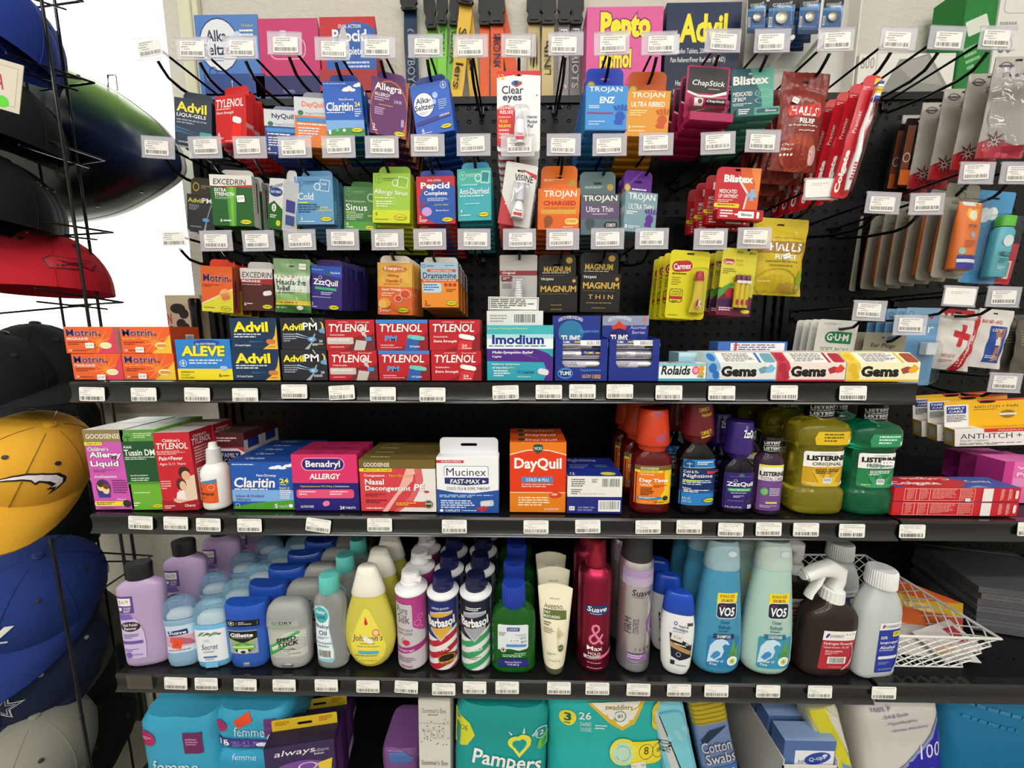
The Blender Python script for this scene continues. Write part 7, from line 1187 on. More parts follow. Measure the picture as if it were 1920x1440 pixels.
def mcap(b):
    mb = MB().rings([sup(b.a*r_, b.a*r_, 2, z*b.H, 32) for z, r_ in ((.80, .62), (.81, .64), (.98, .56), (1.0, .54))], 'a8243c:h'); mb.build('cap', b.o)
    mb = MB().rings([sup(b.a*r_, b.a*r_, 2, z*b.H, 20) for z, r_ in ((.80, .4), (.86, .36), (.90, .2), (.96, .18))], '9c1c34:k'); mb.build('nozzle', b.o)
CR = 'a02848'
tallcan('crimson max hold mousse can with large ampersand', 1083, 1146, 1012, CR + ':m', [('G', [(14, 27), (40, 25), (82, 25), (84, 34), (56, 37), (16, 34)], '22386c'), ('T', 20, 26.5, 58, 6, 'Suave', WH, {'i': .15, 'b': .03}), ('L', 28, 34, 38, 1.4, 1, 'c8d0e8'), ('T', 26, 46, 46, 24, '&', 'e07ca0', {'b': -.01}), ('T', 22, 72, 46, 5, 'Max', WH, {'b': .02}), ('T', 26, 79, 36, 3.4, 'HOLD', WH, {'b': .01}), ('G', [(14, 84), (88, 82), (88, 85), (14, 88)], 'c8c0c4'), ('T', 22, 84.6, 36, 2.2, 'MOUSSE', '6c3c4c'), ('G', [(60, 83), (98, 80), (98, 84), (56, 87)], 'dc6c98'), ('L', 24, 91, 44, 1.6, 1, 'd8a0b0'), ('L', 24, 97, 50, 1.6, 1, 'd8a0b0')], mcap, .72, 1, .062, [(.75, .96, .96), (.775, .86, .86), (.79, .74, .74), (.80, .66, .66)], name='mousse_can')
def hcap(b):
    mb = MB().rings([sup(b.a*r_, b.a*r_, 2, z*b.H, 32) for z, r_ in ((.845, .92), (.85, .90), (1.04, .82), (1.045, .78))], '2a2a2c:k'); mb.build('cap', b.o)
tallcan('silver and lilac firm control hair spray can with black cap', 1158, 1222, 1006, 'dcd8dc:m', [('R', 0, 0, 100, 8, 'a890b8'), ('R', 0, 8, 100, 8, 'b4a4c0'), ('T', 26, 19, 58, 6, 'Suave', '2c2830', {'i': .15, 'b': .01}), ('L', 30, 26, 44, 1.5, 1, '7c7480'), ('G', [(98, 36), (86, 44), (74, 52), (76, 60), (92, 70), (98, 78), (98, 74), (84, 62), (80, 56), (88, 48), (98, 42)], '8c5ca4'), ('G', [(98, 46), (90, 52), (88, 58), (98, 66), (98, 62), (92, 57), (98, 50)], '6c3c84'), ('T', -6, 53, 50, 5, 'FIRM', '4c4450', {'a': 90, 'b': -.01}), ('T', 16, 52, 50, 5.5, 'CONTROL', '4c4450', {'a': 90, 'b': -.01, 'i': 0}), ('T', 42, 77, 44, 2.6, '1 2 3 4', '3c3440', {'b': .01}), ('R', 18, 83, 62, 7, '8c60a0'), ('L', 22, 84, 50, 4, 2, 'e0d0e8'), ('L', 24, 93, 44, 1.6, 1, '8c8490')], hcap, .80, 1, .062, [(.83, .97, .97), (.845, .93, .93)])
# small white shampoo with blue cap
def curvy(name, L, x0, x1, y0, col, capf, prof, n, labs, cnt, dy, yaw=0, rnd=.5, depth=.45, dx=0, Y=YB1, cat='shampoo bottle', z=None):
    b = Bot(name, L, x0, x1, y0, Z if z is None else z, Y, rnd, depth, cat, yaw=yaw)
    b.body(prof, col, n)
    for (u0, u1, t0, t1, art) in labs: b.label(u0, u1, t0, t1, art, None, 12, 12)
    b.done(); capf(b)
    if cnt: row(b.o, cnt, dy, dx, 0, .001, .04)
    return b
def hs_cap(b):
    mb = MB().rings([sup(b.a*w_, b.b*d_, 2.6, z*b.H, 36) for z, w_, d_ in ((.76, .90, .96), (.77, .92, 1.0), (.88, .86, .96), (.96, .78, .88), (.985, .72, .80), (1.0, .60, .66))], '1e48b4:g')
    mb.build('cap', b.o)
curvy('shampoo_bottle', 'small white anti-dandruff bottle with royal blue cap', 1238, 1300, 1110, 'e6e6e8:g', hs_cap, [(0, .60, .8), (.02, .72, .9), (.10, .86, 1), (.25, .92, 1), (.45, .97, 1), (.62, .97, 1), (.74, .88, .95), (.76, .86, .92)], 2.5,
      [(-.5, .86, .10, .70, [('E', 26, 8, 8, 4, '2c3c74', {'ring': .6}), ('T', 40, 10, 40, 5, 'head &', '24305c', {'i': .1, 'a': -6}), ('T', 16, 16, 62, 6, 'shoulders', '24305c', {'i': .1, 'a': -6}), ('L', 16, 24, 60, 3, 1, '6c78a8'), ('R', 74, 4, 24, 6, '4c4844'), ('G', [(2, 28), (98, 50), (96, 76), (50, 84), (14, 78)], '1c1c30'), ('G', [(6, 46), (96, 62), (94, 70), (10, 58)], 'b08c50'), ('Q', 10, 30, 50, 14, 'e4dcd8', {'r': .05, 'a': -10}), ('T', 22, 34, 28, 6, '$ 2.99', '4c4c4c', {'b': 0, 'a': -10}), ('T', 72, 40, 20, 10, '2IN', 'f0f0f0', {'a': -10}), ('L', 24, 50, 56, 4, 1, WH, {'a': -10}), ('E', 44, 71, 10, 5, 'c8c8d0', {'ring': .8}), ('R', 12, 85, 18, 9, '1c1c24'), ('L', 36, 93, 50, 3, 1, '4c4c5c')])], 2, .045, -16, .4, dx=-.0015)
VOP = [(0, .62, .78), (.012, .78, .9), (.04, .92, .97), (.10, 1, 1), (.25, .99, 1), (.45, .90, .97), (.62, .80, .92), (.76, .71, .87), (.80, .68, .85)]
def vo_cap(c):
    def f(b):
        mb = MB().rings([sup(b.a*w_, b.b*d_, 2.4, z*b.H, 36) for z, w_, d_ in ((.80, .69, .86), (.81, .71, .88), (.86, .68, .85), (.955, .62, .78), (.985, .58, .70), (1.0, .52, .60))], c)
        # thumb recess of the flip lid
        mb.rings([[(b.a*.2 + .17*b.a*math.cos(2*math.pi*k/16), -b.b*.84 - .0003*j, b.H*.93 + .022*b.H*math.sin(2*math.pi*k/16)) for k in range(16)] for j in (0, 1)], 'c8dce0:k')
        mb.build('cap', b.o, smooth=50)
    return f
def vo(kind, kc, sub):
    return [(-.34, .60, .08, .64, [('G', [(10, 0), (96, 0), (92, 12), (8, 14)], 'ecd82c'), ('T', 20, 2, 62, 4, 'BONUS SIZE', '8c2c14', {'b': .02}), ('T', 24, 7.5, 52, 4, '20% MORE', '8c2c14', {'b': .02}), ('Q', 8, 12, 86, 22, 'e4e8ec', {'r': .2}), ('Q', 10, 13, 82, 20, '1c2a40', {'r': .2}), ('T', 20, 15, 26, 3, 'Alberto', 'a83c4c', {'b': 0}), ('T', 18, 18.5, 66, 12, 'VO5', WH, {'b': .05, 'i': .1}), ('T', 28, 36, 38, 5, 'Ocean', '1c3c5c', {'b': 0}), ('T', 22, 43, 50, 5.5, 'Refresh', '1c3c5c', {'b': 0}), ('L', 22, 50.5, 48, 2.4, 1, '2c4c6c'), ('R', 2, 55, 88, 6.5, kc), ('T', 16, 56, 58, 4.4, kind, WH, {'b': .02})]),
            (-.52, .80, .06, .31, [('Q', 0, 0, 100, 100, sub, {'r': .08}), ('G', [(4, 60), (8, 30), (22, 12), (42, 6), (60, 14), (66, 26), (52, 22), (44, 30), (50, 44), (44, 62), (24, 76), (2, 84)], 'c4dcec'), ('G', [(10, 66), (20, 50), (30, 44), (40, 50), (38, 60), (22, 72)], '3c88c8'), ('G', [(66, 60), (78, 4), (86, 40), (98, 20), (94, 60), (99, 70), (80, 66)], '5c9c5c'), ('G', [(56, 56), (82, 44), (97, 80), (70, 64)], '4c8c50'), ('T', 10, 72, 40, 8, 'Power of', WH), ('T', 10, 83, 20, 8, 'Five', WH), ('E', 78, 76, 17, 15, 'f0f4f0'), ('E', 78, 76, 11, 10, 'd0d8a0'), ('E', 78, 76, 5, 5, '9cac30')])]
curvy('shampoo_bottle', 'large ocean blue shampoo bottle with frosted flip cap', 1300, 1393, 1013, '4ea4cc:w', vo_cap('a8ccd8:w'), VOP, 2.3, vo('SHAMPOO', '1c3c64', '2c7cb4'), 2, .055, -4, .4, .5, -.001)
curvy('conditioner_bottle', 'large mint green conditioner bottle with white flip cap', 1392, 1489, 1014, 'bfe4d8:w', vo_cap('cfe4dc:w'), VOP, 2.3, vo('CONDITIONER', '2c6c8c', '3c94b4'), 2, .055, -4, .4, .5, -.001)
# trigger sprays
def trigger(b, zc, col='e6e6e4:k', flip=-1, k_=1.12):
    a, H = b.a, b.H; nv0 = len(bpy.data.objects)
    mb = MB()
    ring = []
    N = 40
    mb.rings([[(q*math.cos(2*math.pi*k/N), q*math.sin(2*math.pi*k/N), z) for k in range(N) for q in [r_*(1 if k % 2 else .95)]] for z, r_ in ((zc - .004, .0155), (zc + .012, .0145), (zc + .013, .012))], col)
    mb.build('collar', b.o)
    f = flip
    path = [((f*.0, zc + .012), .010, .008), ((f*-.004, zc + .026), .009, .009), ((f*-.002, zc + .038), .010, .012), ((f*.012, zc + .044), .010, .012), ((f*.028, zc + .040), .0095, .009), ((f*.040, zc + .034), .009, .008), ((f*.046, zc + .031), .009, .0075)]
    rs = []
    for i, ((x, z), hw, hh) in enumerate(path):
        p0 = path[max(i-1, 0)][0]; p1 = path[min(i+1, len(path)-1)][0]
        t = Vector((p1[0]-p0[0], 0, p1[1]-p0[1])).normalized(); nrm = Vector((-t.z, 0, t.x))
        rs.append([Vector((x, 0, z)) + nrm*hh*math.copysign(abs(math.cos(u))**.7, math.cos(u)) + Vector((0, hw*math.copysign(abs(math.sin(u))**.7, math.sin(u)), 0)) for u in [2*math.pi*k/20 for k in range(20)]])
    mb = MB().rings(rs, col); mb.build('spray_head', b.o, smooth=50)
    mb = MB().rings([[(f*(.0465 + dx), .0075*math.cos(u), zc + .031 + .006*math.sin(u)) for u in [2*math.pi*k/12 for k in range(12)]] for dx in (0, .004)], 'dcdcda:k'); mb.build('nozzle', b.o)
    tr = [((f*.022, zc + .034), .0045), ((f*.026, zc + .020), .0045), ((f*.034, zc + .006), .0045), ((f*.036, zc - .002), .0035)]
    rs = [[(x + .0035*math.cos(u), .0075*math.sin(u), z) for u in [2*math.pi*k/14 for k in range(14)]] for (x, z), r_ in tr]
    mb = MB().rings(rs, col); mb.build('trigger', b.o, smooth=50)
    for c in b.o.children:
        if c.name.split('.')[0] in ('collar', 'spray_head', 'nozzle', 'trigger'): c.scale = (k_,)*3; c.location.z = zc*(1 - k_)
PXP = [(0, .90, .9), (.015, .98, .98), (.05, 1, 1), (.47, 1, 1), (.54, .94, .97), (.59, .74, .85), (.62, .50, .70), (.66, .30, .5), (.68, .28, .46)]
b = Bot('peroxide_bottle', 'dark brown peroxide bottle with white trigger spray head', 1489, 1602, 1052, Z, YB1, .5, .5, 'spray bottle', yaw=4)
b.body(PXP, '2a1f1c:g', 3.0).label(-.52, .72, .08, .43, [('Q', 0, 0, 100, 100, 'b02c38', {'r': .05}), ('R', 0, 0, 100, 24, 'ece8e4'), ('E', 12, 12, 4, 7, '4c3c84', {'a': -30}), ('T', 18, 9, 42, 7, 'SOUNDBODY', '3c3c64', {'b': 0}), ('R', 64, 2, 32, 14, 'f4f2ee'), ('T', 66, 5, 28, 6, '$ 6.79', '6c6c6c', {'b': 0}), ('T', 4, 28, 88, 9, 'Hydrogen Peroxide', WH, {'i': .1, 'b': .01}), ('T', 4, 39, 78, 6, 'Topical Solution, 3% USP', WH, {'b': 0}), ('T', 12, 50, 52, 4, 'FIRST AID ANTISEPTIC', WH), ('L', 12, 56, 40, 6, 2, 'e8b8b8'), ('R', 22, 66, 56, 18, 'e8e4e0'), ('B', 28, 68, 44, 14), ('G', [(78, 26), (92, 44), (97, 64), (88, 84), (66, 100), (76, 100), (98, 84), (100, 60), (94, 40)], 'd89098'), ('T', 30, 91, 38, 4, '8 FL OZ (236 mL)', 'f0c8c8', {'b': 0})], None, 12, 5).done()
trigger(b, b.H*.665); b.o.rotation_euler.y = R(4)
lo = b.o.location.copy(); L0 = b.o['label']
for k, (dx_, dy_) in enumerate(((-.012, .075), (-.022, .15))):
    c = dup(b.o, lo + Vector((dx_, dy_, 0)), None, L0.replace('dark', ('second', 'third')[k] + ' dark') + ' behind', 'peroxide spray bottles')
b.o['group'] = 'peroxide spray bottles'; b.o['label'] = L0 + ', front one'
b = Bot('alcohol_bottle', 'clear rubbing alcohol bottle with blue label and white cap', 1594, 1688, 1067, Z, YB1 - .002, .5, .52, 'bottle', yaw=6)
b.body([(0, .86, .86), (.015, .95, .95), (.04, .97, .98), (.055, .99, 1), (.60, .99, 1), (.66, .93, .96), (.74, .78, .86), (.80, .60, .76), (.84, .5, .7), (.86, .48, .68)], 'd6dcdc:w', 3.0).done().label(-.34, .80, .07, .55, [('Q', 0, 0, 100, 100, '28389c', {'r': .05}), ('R', 0, 0, 100, 14, 'e8e8ea'), ('E', 16, 7, 5, 4, '8c3c6c', {'a': -30}), ('T', 24, 5, 62, 5, 'SOUNDBODY', '3c3c64', {'b': 0}), ('Q', 58, 18, 36, 10, 'e8e030', {'r': .15}), ('L', 62, 20, 28, 6, 2, '3c3c14'), ('T', 8, 26, 28, 6, '50%', WH), ('T', 8, 36, 76, 7, 'Isopropyl', WH, {'i': .1, 'b': .02}), ('T', 8, 45, 66, 7, 'Alcohol', WH, {'i': .1, 'b': .02}), ('T', 8, 53, 60, 3.4, 'First Aid Antiseptic', WH), ('Q', 6, 66, 82, 6, 'e0e0e8', {'r': .2}), ('L', 10, 78, 54, 6, 2, '8c98d0'), ('G', [(84, 30), (96, 50), (96, 70), (88, 84), (70, 100), (80, 100), (98, 82), (100, 56)], 'c8d0e8'), ('T', 12, 91, 62, 4, '16 FL OZ (1 PT) 473 mL', 'c8d0e8', {'b': 0})], 'label', 12, 5)
b.cap([(.845, .54), (.85, .57), (.985, .55), (1.0, .50)], 'dfe0e0:k', ribs=40)
row(b.o, 1, .075, -.004)
# ================================================================ on top of the shelving and on the wall
YT = .872
ZTs = ZT + .0008
def topbox(name, L, x0, y0, x1, y1, col, art, d=.07, cat='display box', Y=YT, **k):
    X, zb, w_, h_ = fit(x0, y0, x1, 180, Y, ZTs)
    o = carton(name, L, cat, w_, h_, d, col, art, k.get('side'), k.get('left'), k.get('top'), (X, Y + d/2, ZTs), k.get('yaw', 0), 0)
    return o
def display(L, x0, y0, x1, ym, lx0, lx1, hcol, hart, lcol, lart, dz=.0, white=False):
    """open display carton: low front panel, taller printed header behind it"""
    X, zb, w_, h_ = fit(lx0, ym, lx1, 183, YT, ZTs)
    o = tag(empty('display_box', (X, YT, ZTs)), L, 'display box')
    d = .062; W2 = w_/2
    mb = MB().box(-W2, 0, 0, W2, d, h_*.55, lcol, .0005); mb.box(-W2, 0, h_*.5, W2, .0012, h_, lcol, 0)
    mb.rings([[(x, y, z) for y, z in ((.001, h_*.5), (.001, h_), (d, h_*.5))] for x in (-W2, -W2 + .001)], lcol); mb.rings([[(x, y, z) for y, z in ((.001, h_*.5), (.001, h_), (d, h_*.5))] for x in (W2 - .001, W2)], lcol)
    paint(mb, lart, lambda x, y, q: (-W2 + x, -q, h_ - y), w_, h_); mb.build('tray', o, smooth=0)
    a, b = P(x0, (y0+ym)/2, YT + .02), P(x1, (y0+ym)/2, YT + .02); zt = P((x0+x1)/2, y0, YT + .02).z - ZTs
    ha, hb = a.x - X, b.x - X
    mb = MB().box(ha, .015, h_*.6, hb, .0165, zt, hcol, 0)
    paint(mb, hart, lambda x, y, q: (ha + x, .015 - q, zt - y), hb - ha, zt - h_*.9)
    mb.rings([[(x, y, z) for y, z in ((.0165, h_*.6), (.0165, zt), (d + .02, h_*.6))] for x in (hb - .001, hb)], hcol)
    mb.build('header', o, smooth=0)
    return o
display('blue effervescent tablet display box on top of the shelving', 372, 31, 489, 138, 384, 497, '4a7cc4', [('E', 36, 44, 32, 40, 'e4e8f0'), ('E', 36, 44, 32, 40, '24346c', {'ring': .95}), ('T', 16, 22, 38, 17, 'Alka-', '1c2848', {'b': .03}), ('T', 10, 42, 52, 17, 'Seltzer', '1c2848', {'b': .03}), ('L', 22, 62, 28, 8, 2, '9aa4b8'), ('E', 66, 34, 7, 10, 'c8d8f0'), ('T', 74, 14, 18, 4, 'The Relief of', 'e0e04c', {'b': 0}), ('L', 70, 22, 26, 30, 5, WH), ('E', 23, 84, 7, 8, '1c2c6c', {'ring': .8})], '24488c', [('G', [(44, 20), (46, 14), (48, 20), (46.6, 20), (46.6, 34), (45.4, 34), (45.4, 20)], 'a8c0e0'), ('T', 38, 38, 18, 9, 'TO OPEN', 'a8c0e0', {'b': 0}), ('T', 8, 54, 84, 9, 'PUSH ABOVE PERFORATION AND PULL OUT', 'a8c0e0', {'b': 0}), ('L', 30, 74, 48, 8, 1, '7c98c8')])
display('plain pink display box on a navy tray on top of the shelving', 489, 38, 600, 142, 480, 600, 'c42c6c', [('Q', 16, 28, 62, 34, 'e0a0b8', {'r': .4}), ('Q', 18, 30, 58, 30, 'c42c6c', {'r': .4}), ('R', 36, 18, 10, 20, 'dcd8d8')], '17215c', [('T', 42, 34, 18, 9, 'TO OPEN', '9ca8d0', {'b': 0}), ('T', 14, 52, 76, 9, 'PUSH ABOVE PERFORATION AND PULL OUT', '9ca8d0', {'b': 0}), ('L', 44, 72, 40, 8, 1, '7c88b8')])
display('red and blue chewable antacid display box on top of the shelving', 603, 35, 706, 130, 600, 708, 'c02028', [('E', 66, 74, 58, 66, '2c5cb0'), ('T', 34, 12, 40, 6, 'DUAL ACTION', WH), ('T', 22, 20, 62, 26, 'Pepcid', WH, {'b': .05}), ('T', 26, 48, 50, 17, 'Complete', WH, {'b': .03}), ('L', 46, 72, 44, 26, 4, 'c8d8f4'), ('E', 42, 30, 6, 14, 'c8c4c0')], 'a4242a', [('T', 36, 46, 24, 10, 'TO OPEN', 'd8a0a0', {'b': 0}), ('L', 20, 64, 60, 10, 1, 'd8a0a0')])
topbox('display_box', 'tall pink stomach relief box with yellow lettering on the shelving top', 1099, 12, 1241, 185, 'dc5c9c', [('T', 18, 5, 66, 30, 'Pepto', YE, {'b': .09, 'o': '8c2c6c', 'ob': .09}), ('T', 18, 39, 42, 18, 'Bismol', YE, {'b': .06, 'o': '8c2c6c', 'ob': .09}), ('G', [(60, 62), (80, 66), (100, 72), (100, 100), (20, 100), (40, 84)], 'c84c8c'), ('T', 8, 90, 42, 8, 'CHEWABLES', 'f0a040'), ('E', 90, 100, 40, 24, 'e8e030'), ('T', 56, 88, 5, 10, '5', '3c2414', {'b': .04}), ('T', 64, 87, 24, 4, 'SYMPTOM', '3c2414'), ('T', 64, 93, 16, 4, 'RELIEF', '3c2414')], .06, left=[('R', 0, 0, 100, 100, 'c04c88'), ('T', 20, 60, 60, 20, 'RELIEF', YE, {'a': 90})], h=0)
topbox('display_box', 'tall navy pain reliever box with yellow lettering on the shelving top', 1247, 4, 1386, 185, '16284c', [('R', 0, 46, 100, 54, '101f3c'), ('T', 18, 10, 64, 26, 'Advil', YE, {'b': .06}), ('Q', 10, 28, 9, 18, 'd8d8e0', {'r': .1}), ('T', 8, 41, 54, 6, 'Ibuprofen Tablets, 200 mg', WH, {'b': 0}), ('T', 8, 49, 74, 6, 'Pain Reliever/Fever Reducer (NSAID)', WH, {'b': 0}), ('E', 92, 38, 5, 7, 'c83c34'), ('T', 16, 70, 22, 5, 'Headache', WH, {'i': .1, 'b': 0}), ('T', 14, 78, 44, 5, 'Minor Pain of Arthritis', WH, {'i': .1, 'b': 0}), ('T', 14, 86, 22, 5, 'Toothache', WH, {'i': .1, 'b': 0}), ('T', 66, 76, 34, 5, 'Menstrual Cramps', WH, {'i': .1, 'b': 0}), ('T', 60, 85, 14, 5, 'Fever', WH, {'i': .1, 'b': 0})] + [('G', [(9, 80 + 8*k), (10, 82 + 8*k), (13, 78 + 8*k), (10, 84 + 8*k)], '5cac4c') for k in range(2)], .06, left=[('R', 0, 0, 100, 100, '101f3c')])
# lanyards on the wall
def lanyard(L, x, w_, col, txt, tc_, y1=182, roll=0, buckle=1, by=(2, 50), Y=.935, loop=False):
    a = P(x, 100, Y); sc_ = P(x + 10, 100, Y).x - a.x
    W_ = w_*sc_/10; zt = P(x, -30, Y).z; zb = P(x, y1 + 6, Y).z
    o = tag(empty('lanyard', (a.x, Y, (zt+zb)/2), (0, R(roll), 0)), L, 'lanyard')
    h_ = zt - zb; n = 14
    mb = MB(); rs = []
    for k in range(n + 1):
        z = -h_/2 + h_*k/n; y = .003*math.sin(k*.9 + x)
        rs.append([(-W_/2, y, z), (W_/2, y + .001, z), (W_/2, y + .0022, z), (-W_/2, y + .0012, z)])
    mb.rings(rs, col)
    if txt:
        vs, fs = glyph(txt, .01); x0 = min(p[0] for p in vs); x1 = max(p[0] for p in vs); y0 = min(p[1] for p in vs); y1_ = max(p[1] for p in vs)
        mb.add([(-W_*.3 + (p[1]-y0)/(y1_-y0)*W_*.6, .003*math.sin((h_*.42 - (p[0]-x0)/(x1-x0)*h_*.52 + h_/2)/h_*n*.9 + x) - .0012, h_*.12 - (p[0]-x0)/(x1-x0)*h_*.52) for p in vs], fs, tc_)
    mb.build('ribbon', o, smooth=30)
    if buckle:
        zb0 = P(x, by[1], Y).z - (zt+zb)/2; zb1 = P(x, by[0], Y).z - (zt+zb)/2; hb = zb1 - zb0
        mb = MB(); ol = [(-W_*.5, zb0), (W_*.5, zb0), (W_*.62, zb0 + hb*.15), (W_*.45, zb0 + hb*.4), (W_*.66, zb0 + hb*.55), (W_*.62, zb1), (-W_*.62, zb1), (-W_*.66, zb0 + hb*.55), (-W_*.45, zb0 + hb*.4), (-W_*.62, zb0 + hb*.15)]
        mb.plate(ol, [], -.009, -.003, '131315:k'); mb.box(-W_*.3, -.0105, zb0 + hb*.1, W_*.3, -.008, zb0 + hb*.5, '131315:k', .001)
        mb.box(-W_*.5, -.0095, zb1, W_*.5, -.003, zb1 + hb*.25, '131315:k', .001); mb.box(-W_*.5, -.0099, zb1 + hb*.06, W_*.5, -.0094, zb1 + hb*.1, 'd8d8d8', 0)
        mb.build('buckle', o, smooth=0)
    return o
lanyard('navy lanyard hanging alone left of the green ones', 771, 24, '1c3450', 'COWBOYS', '8c98a8', by=(0, 24))
lanyard('left bright green lanyard with black buckle', 812, 17, '74c83c', '', '', by=(0, 58), roll=-3)
lanyard('middle bright green lanyard with dark lettering', 830, 16, '7cd044', 'SEAHAWKS', '1c3c2c', by=(0, 50), roll=2, Y=.925)
lanyard('right bright green lanyard beside the yellow one', 850, 15, '6cc038', 'SEAHAWKS', '1c3c2c', by=(0, 52), roll=5, Y=.93)
lanyard('yellow lanyard with black lettering crossing the green ones', 866, 24, 'e4b83c', 'Steelers', '1c1c1c', by=(-20, 12), roll=8, Y=.915)
lanyard('second yellow lanyard behind the tag holder', 882, 20, 'dcb03c', 'steelers', '1c1c1c', buckle=0, roll=-5, Y=.93)
lanyard('left orange lanyard with black buckle', 909, 18, 'e4602c', '', '', by=(2, 52), roll=1)
lanyard('right orange lanyard with dark lettering', 932, 24, 'e8602c', 'BRONCOS', '1c2c54', by=(4, 50), Y=.93)
lanyard('short orange lanyard folded behind the eye drop card', 950, 22, 'dc5828', '', '', buckle=0, roll=-12, Y=.938)
lanyard('left cream gold lanyard with black buckle', 1001, 22, 'c8b47c', 'S', '1c1c1c', by=(2, 48))
lanyard('right cream gold lanyard with black lettering', 1027, 22, 'ccb880', 'SAINTS', '1c1c1c', by=(2, 50), Y=.93)
lanyard('silver grey lanyard with white lettering', 1057, 20, '9c9ca0', 'PATRIOTS', 'e8e8ec', by=(2, 48), Y=.93)
lanyard('dark grey lanyard beside the tall pink box', 1079, 20, '88888c', 'PATRIOTS', 'd0d0d4', by=(0, 50), Y=.938)
# coin cell packs in a white display
X, zb, w_, h_ = fit(1398, -60, 1590, 180, .905, ZTs)
hx = w_/2
o = tag(MB().box(-hx, 0, 0, hx, .004, h_, 'd8d6d0').box(-hx, -.022, 0, hx, .004, .012, 'd8d6d0').box(hx - .003, -.03, 0, hx, .004, h_, 'dedcd6').build('battery_display', smooth=0), 'white cardboard display behind the coin battery packs', 'display')
o.location = (X, .905, ZTs)
def coin(o, w_, h_):
    mb = MB().rings([[(r_*math.cos(2*math.pi*k/24), y, -h_*.12 + r_*math.sin(2*math.pi*k/24)) for k in range(24)] for y, r_ in ((0, w_*.23), (-.0022, w_*.23), (-.003, w_*.20))], 'b8b4a4:m')
    mb.build('coin_cell', o)
    mb = MB(); dome(mb, -w_*.40, -h_*.46, w_*.40, h_*.2, .006, 'ffffff:c', .2); mb.build('clear_blister', o)
for k, (a, b, y0, y1, ro) in enumerate(((1402, 1436, -14, 62, -2), (1441, 1490, -16, 64, 1), (1499, 1538, -20, 64, 0), (1543, 1580, -14, 60, 2))):
    card('coin_battery_pack', ('leftmost', 'second', 'third', 'rightmost')[k] + ' coin battery blister pack, blue and black', a, y0, b, y1, '2c5c94', [('R', 0, 0, 100, 40, '17181c'), ('G', [(0, 40), (100, 30), (100, 46), (0, 46)], '4c8cc0'), ('T', 12, 24, 76, 8, 'maxell', 'c8ccd4', {'i': .2, 'a': 4}), ('L', 14, 34, 70, 4, 1, '8c9cb0'), ('R', 4, 60, 12, 24, 'e4e4e4'), ('B', 5, 62, 10, 20), ('R', 0, 90, 100, 10, '1c2c54')], .84, 2 if k in (1, 2) else 0, .02, ro, 0, 0, .003, None, .0006, coin, 'battery pack', dz=-.002)
for k, x in enumerate((1478, 1532)):
    pa = P(x + 8, 70, .80); pb = P(x - 34, 122, .90)
    o = MB().tube([pa, pa.lerp(pb, .5), pb], .0042, 'dcdcd4:k', 10).build('display_peg')
    tag(o, ('left', 'right')[k] + ' white plastic peg of the battery display', 'display peg')
# cartons standing at the right on the shelving top
topbox('bag_box', 'white carton picturing a grey bag, on the right shelving top', 1608, 100, 1788, 190, 'deddd6', [('G', [(28, 62), (42, 10), (58, 8), (72, 0), (96, 60), (78, 82), (30, 84)], '8c8a86'), ('G', [(40, 20), (70, 4), (90, 56), (60, 50)], 'a09e98'), ('R', 18, 0, 1, 34, 'b8b8b0'), ('T', 2, 6, 14, 20, '800', '8c8c88', {'b': 0}), ('L', 8, 88, 70, 6, 1, 'b8b8b0')], .06, cat='carton')
topbox('carton', 'green carton with white stripe, behind the tag holders at top right', 1796, -30, 1862, 190, '1f7a34', [('R', 0, 0, 100, 100, '1f7a34'), ('Q', 10, 26, 70, 12, 'd8dcd0', {'r': .1, 'a': 24}), ('L', 20, 48, 50, 20, 4, '8cc08c', {'a': 24})], .06, cat='carton', yaw=6)
topbox('carton', 'white carton marked 80 at the top right corner', 1866, -40, 1990, 190, 'dcdcd6', [('Q', 6, 12, 60, 14, 'c0c0b8', {'r': .3}), ('Q', 8, 13, 56, 12, 'dcdcd6', {'r': .3}), ('L', 4, 32, 34, 14, 3, 'a0a098'), ('T', 6, 44, 22, 12, '80', '6c6c68', {'b': .01}), ('R', 30, 60, 70, 4, '3c7a54')], .06, cat='carton')
# ================================================================ goods on the right panel
FL = [('S', 30, 83, 26, 9, 8, '6c1c24'), ('S', 30, 84, 17, 5, 8, 'c8bcb4'), ('E', 30, 84, 4, 1.4, '6c1c24')]
pk = pouch('flower_packet', 'grey packet with dark red flower and red base in clear wrap', 1856, 104, 1935, 296, 'b2aca4', [('G', [(0, 84), (20, 80), (100, 90), (100, 100), (0, 100)], 'b02028'), ('E', 24, 9, 13, 4, '4c4450', {'ring': .8}), ('R', 8, 8.4, 32, 1.6, '4c4450'), ('E', 48, 16, 6, 2, '6c6470', {'ring': .7}), ('T', 40, 17, 50, 4, 'ad', '5c5860', {'b': 0})] + FL, .006, .69, 0, .03, 3, -6, (.06, .04), cat='packet', wav=.0004, pinch=0)
lo = pk.location.copy()
for k in range(1, 5):
    dup(pk, (lo.x - .003*k, lo.y + .034*k, lo.z - .004*k), None, 'grey packet with red flower, ' + ORD[k] + ' from the front', 'grey flower packets')
pk['group'] = 'grey flower packets'; pk['label'] = 'grey packet with red flower, nearest of five at right edge'
mb = MB(); w2, h2 = .036, .10
o = pouch('clear_wrapped_kit', 'clear wrapped accessory kit hanging at the far right edge', 1868, 118, 1990, 290, 'e8e4e8:c', [('R', 0, 0, 100, 14, 'b8b4b4'), ('T', 10, 4, 40, 7, 'ad', '5c5860', {'b': 0}), ('R', 0, 88, 60, 12, 'a02838')], .02, .655, 0, cat='packet', wav=.003)
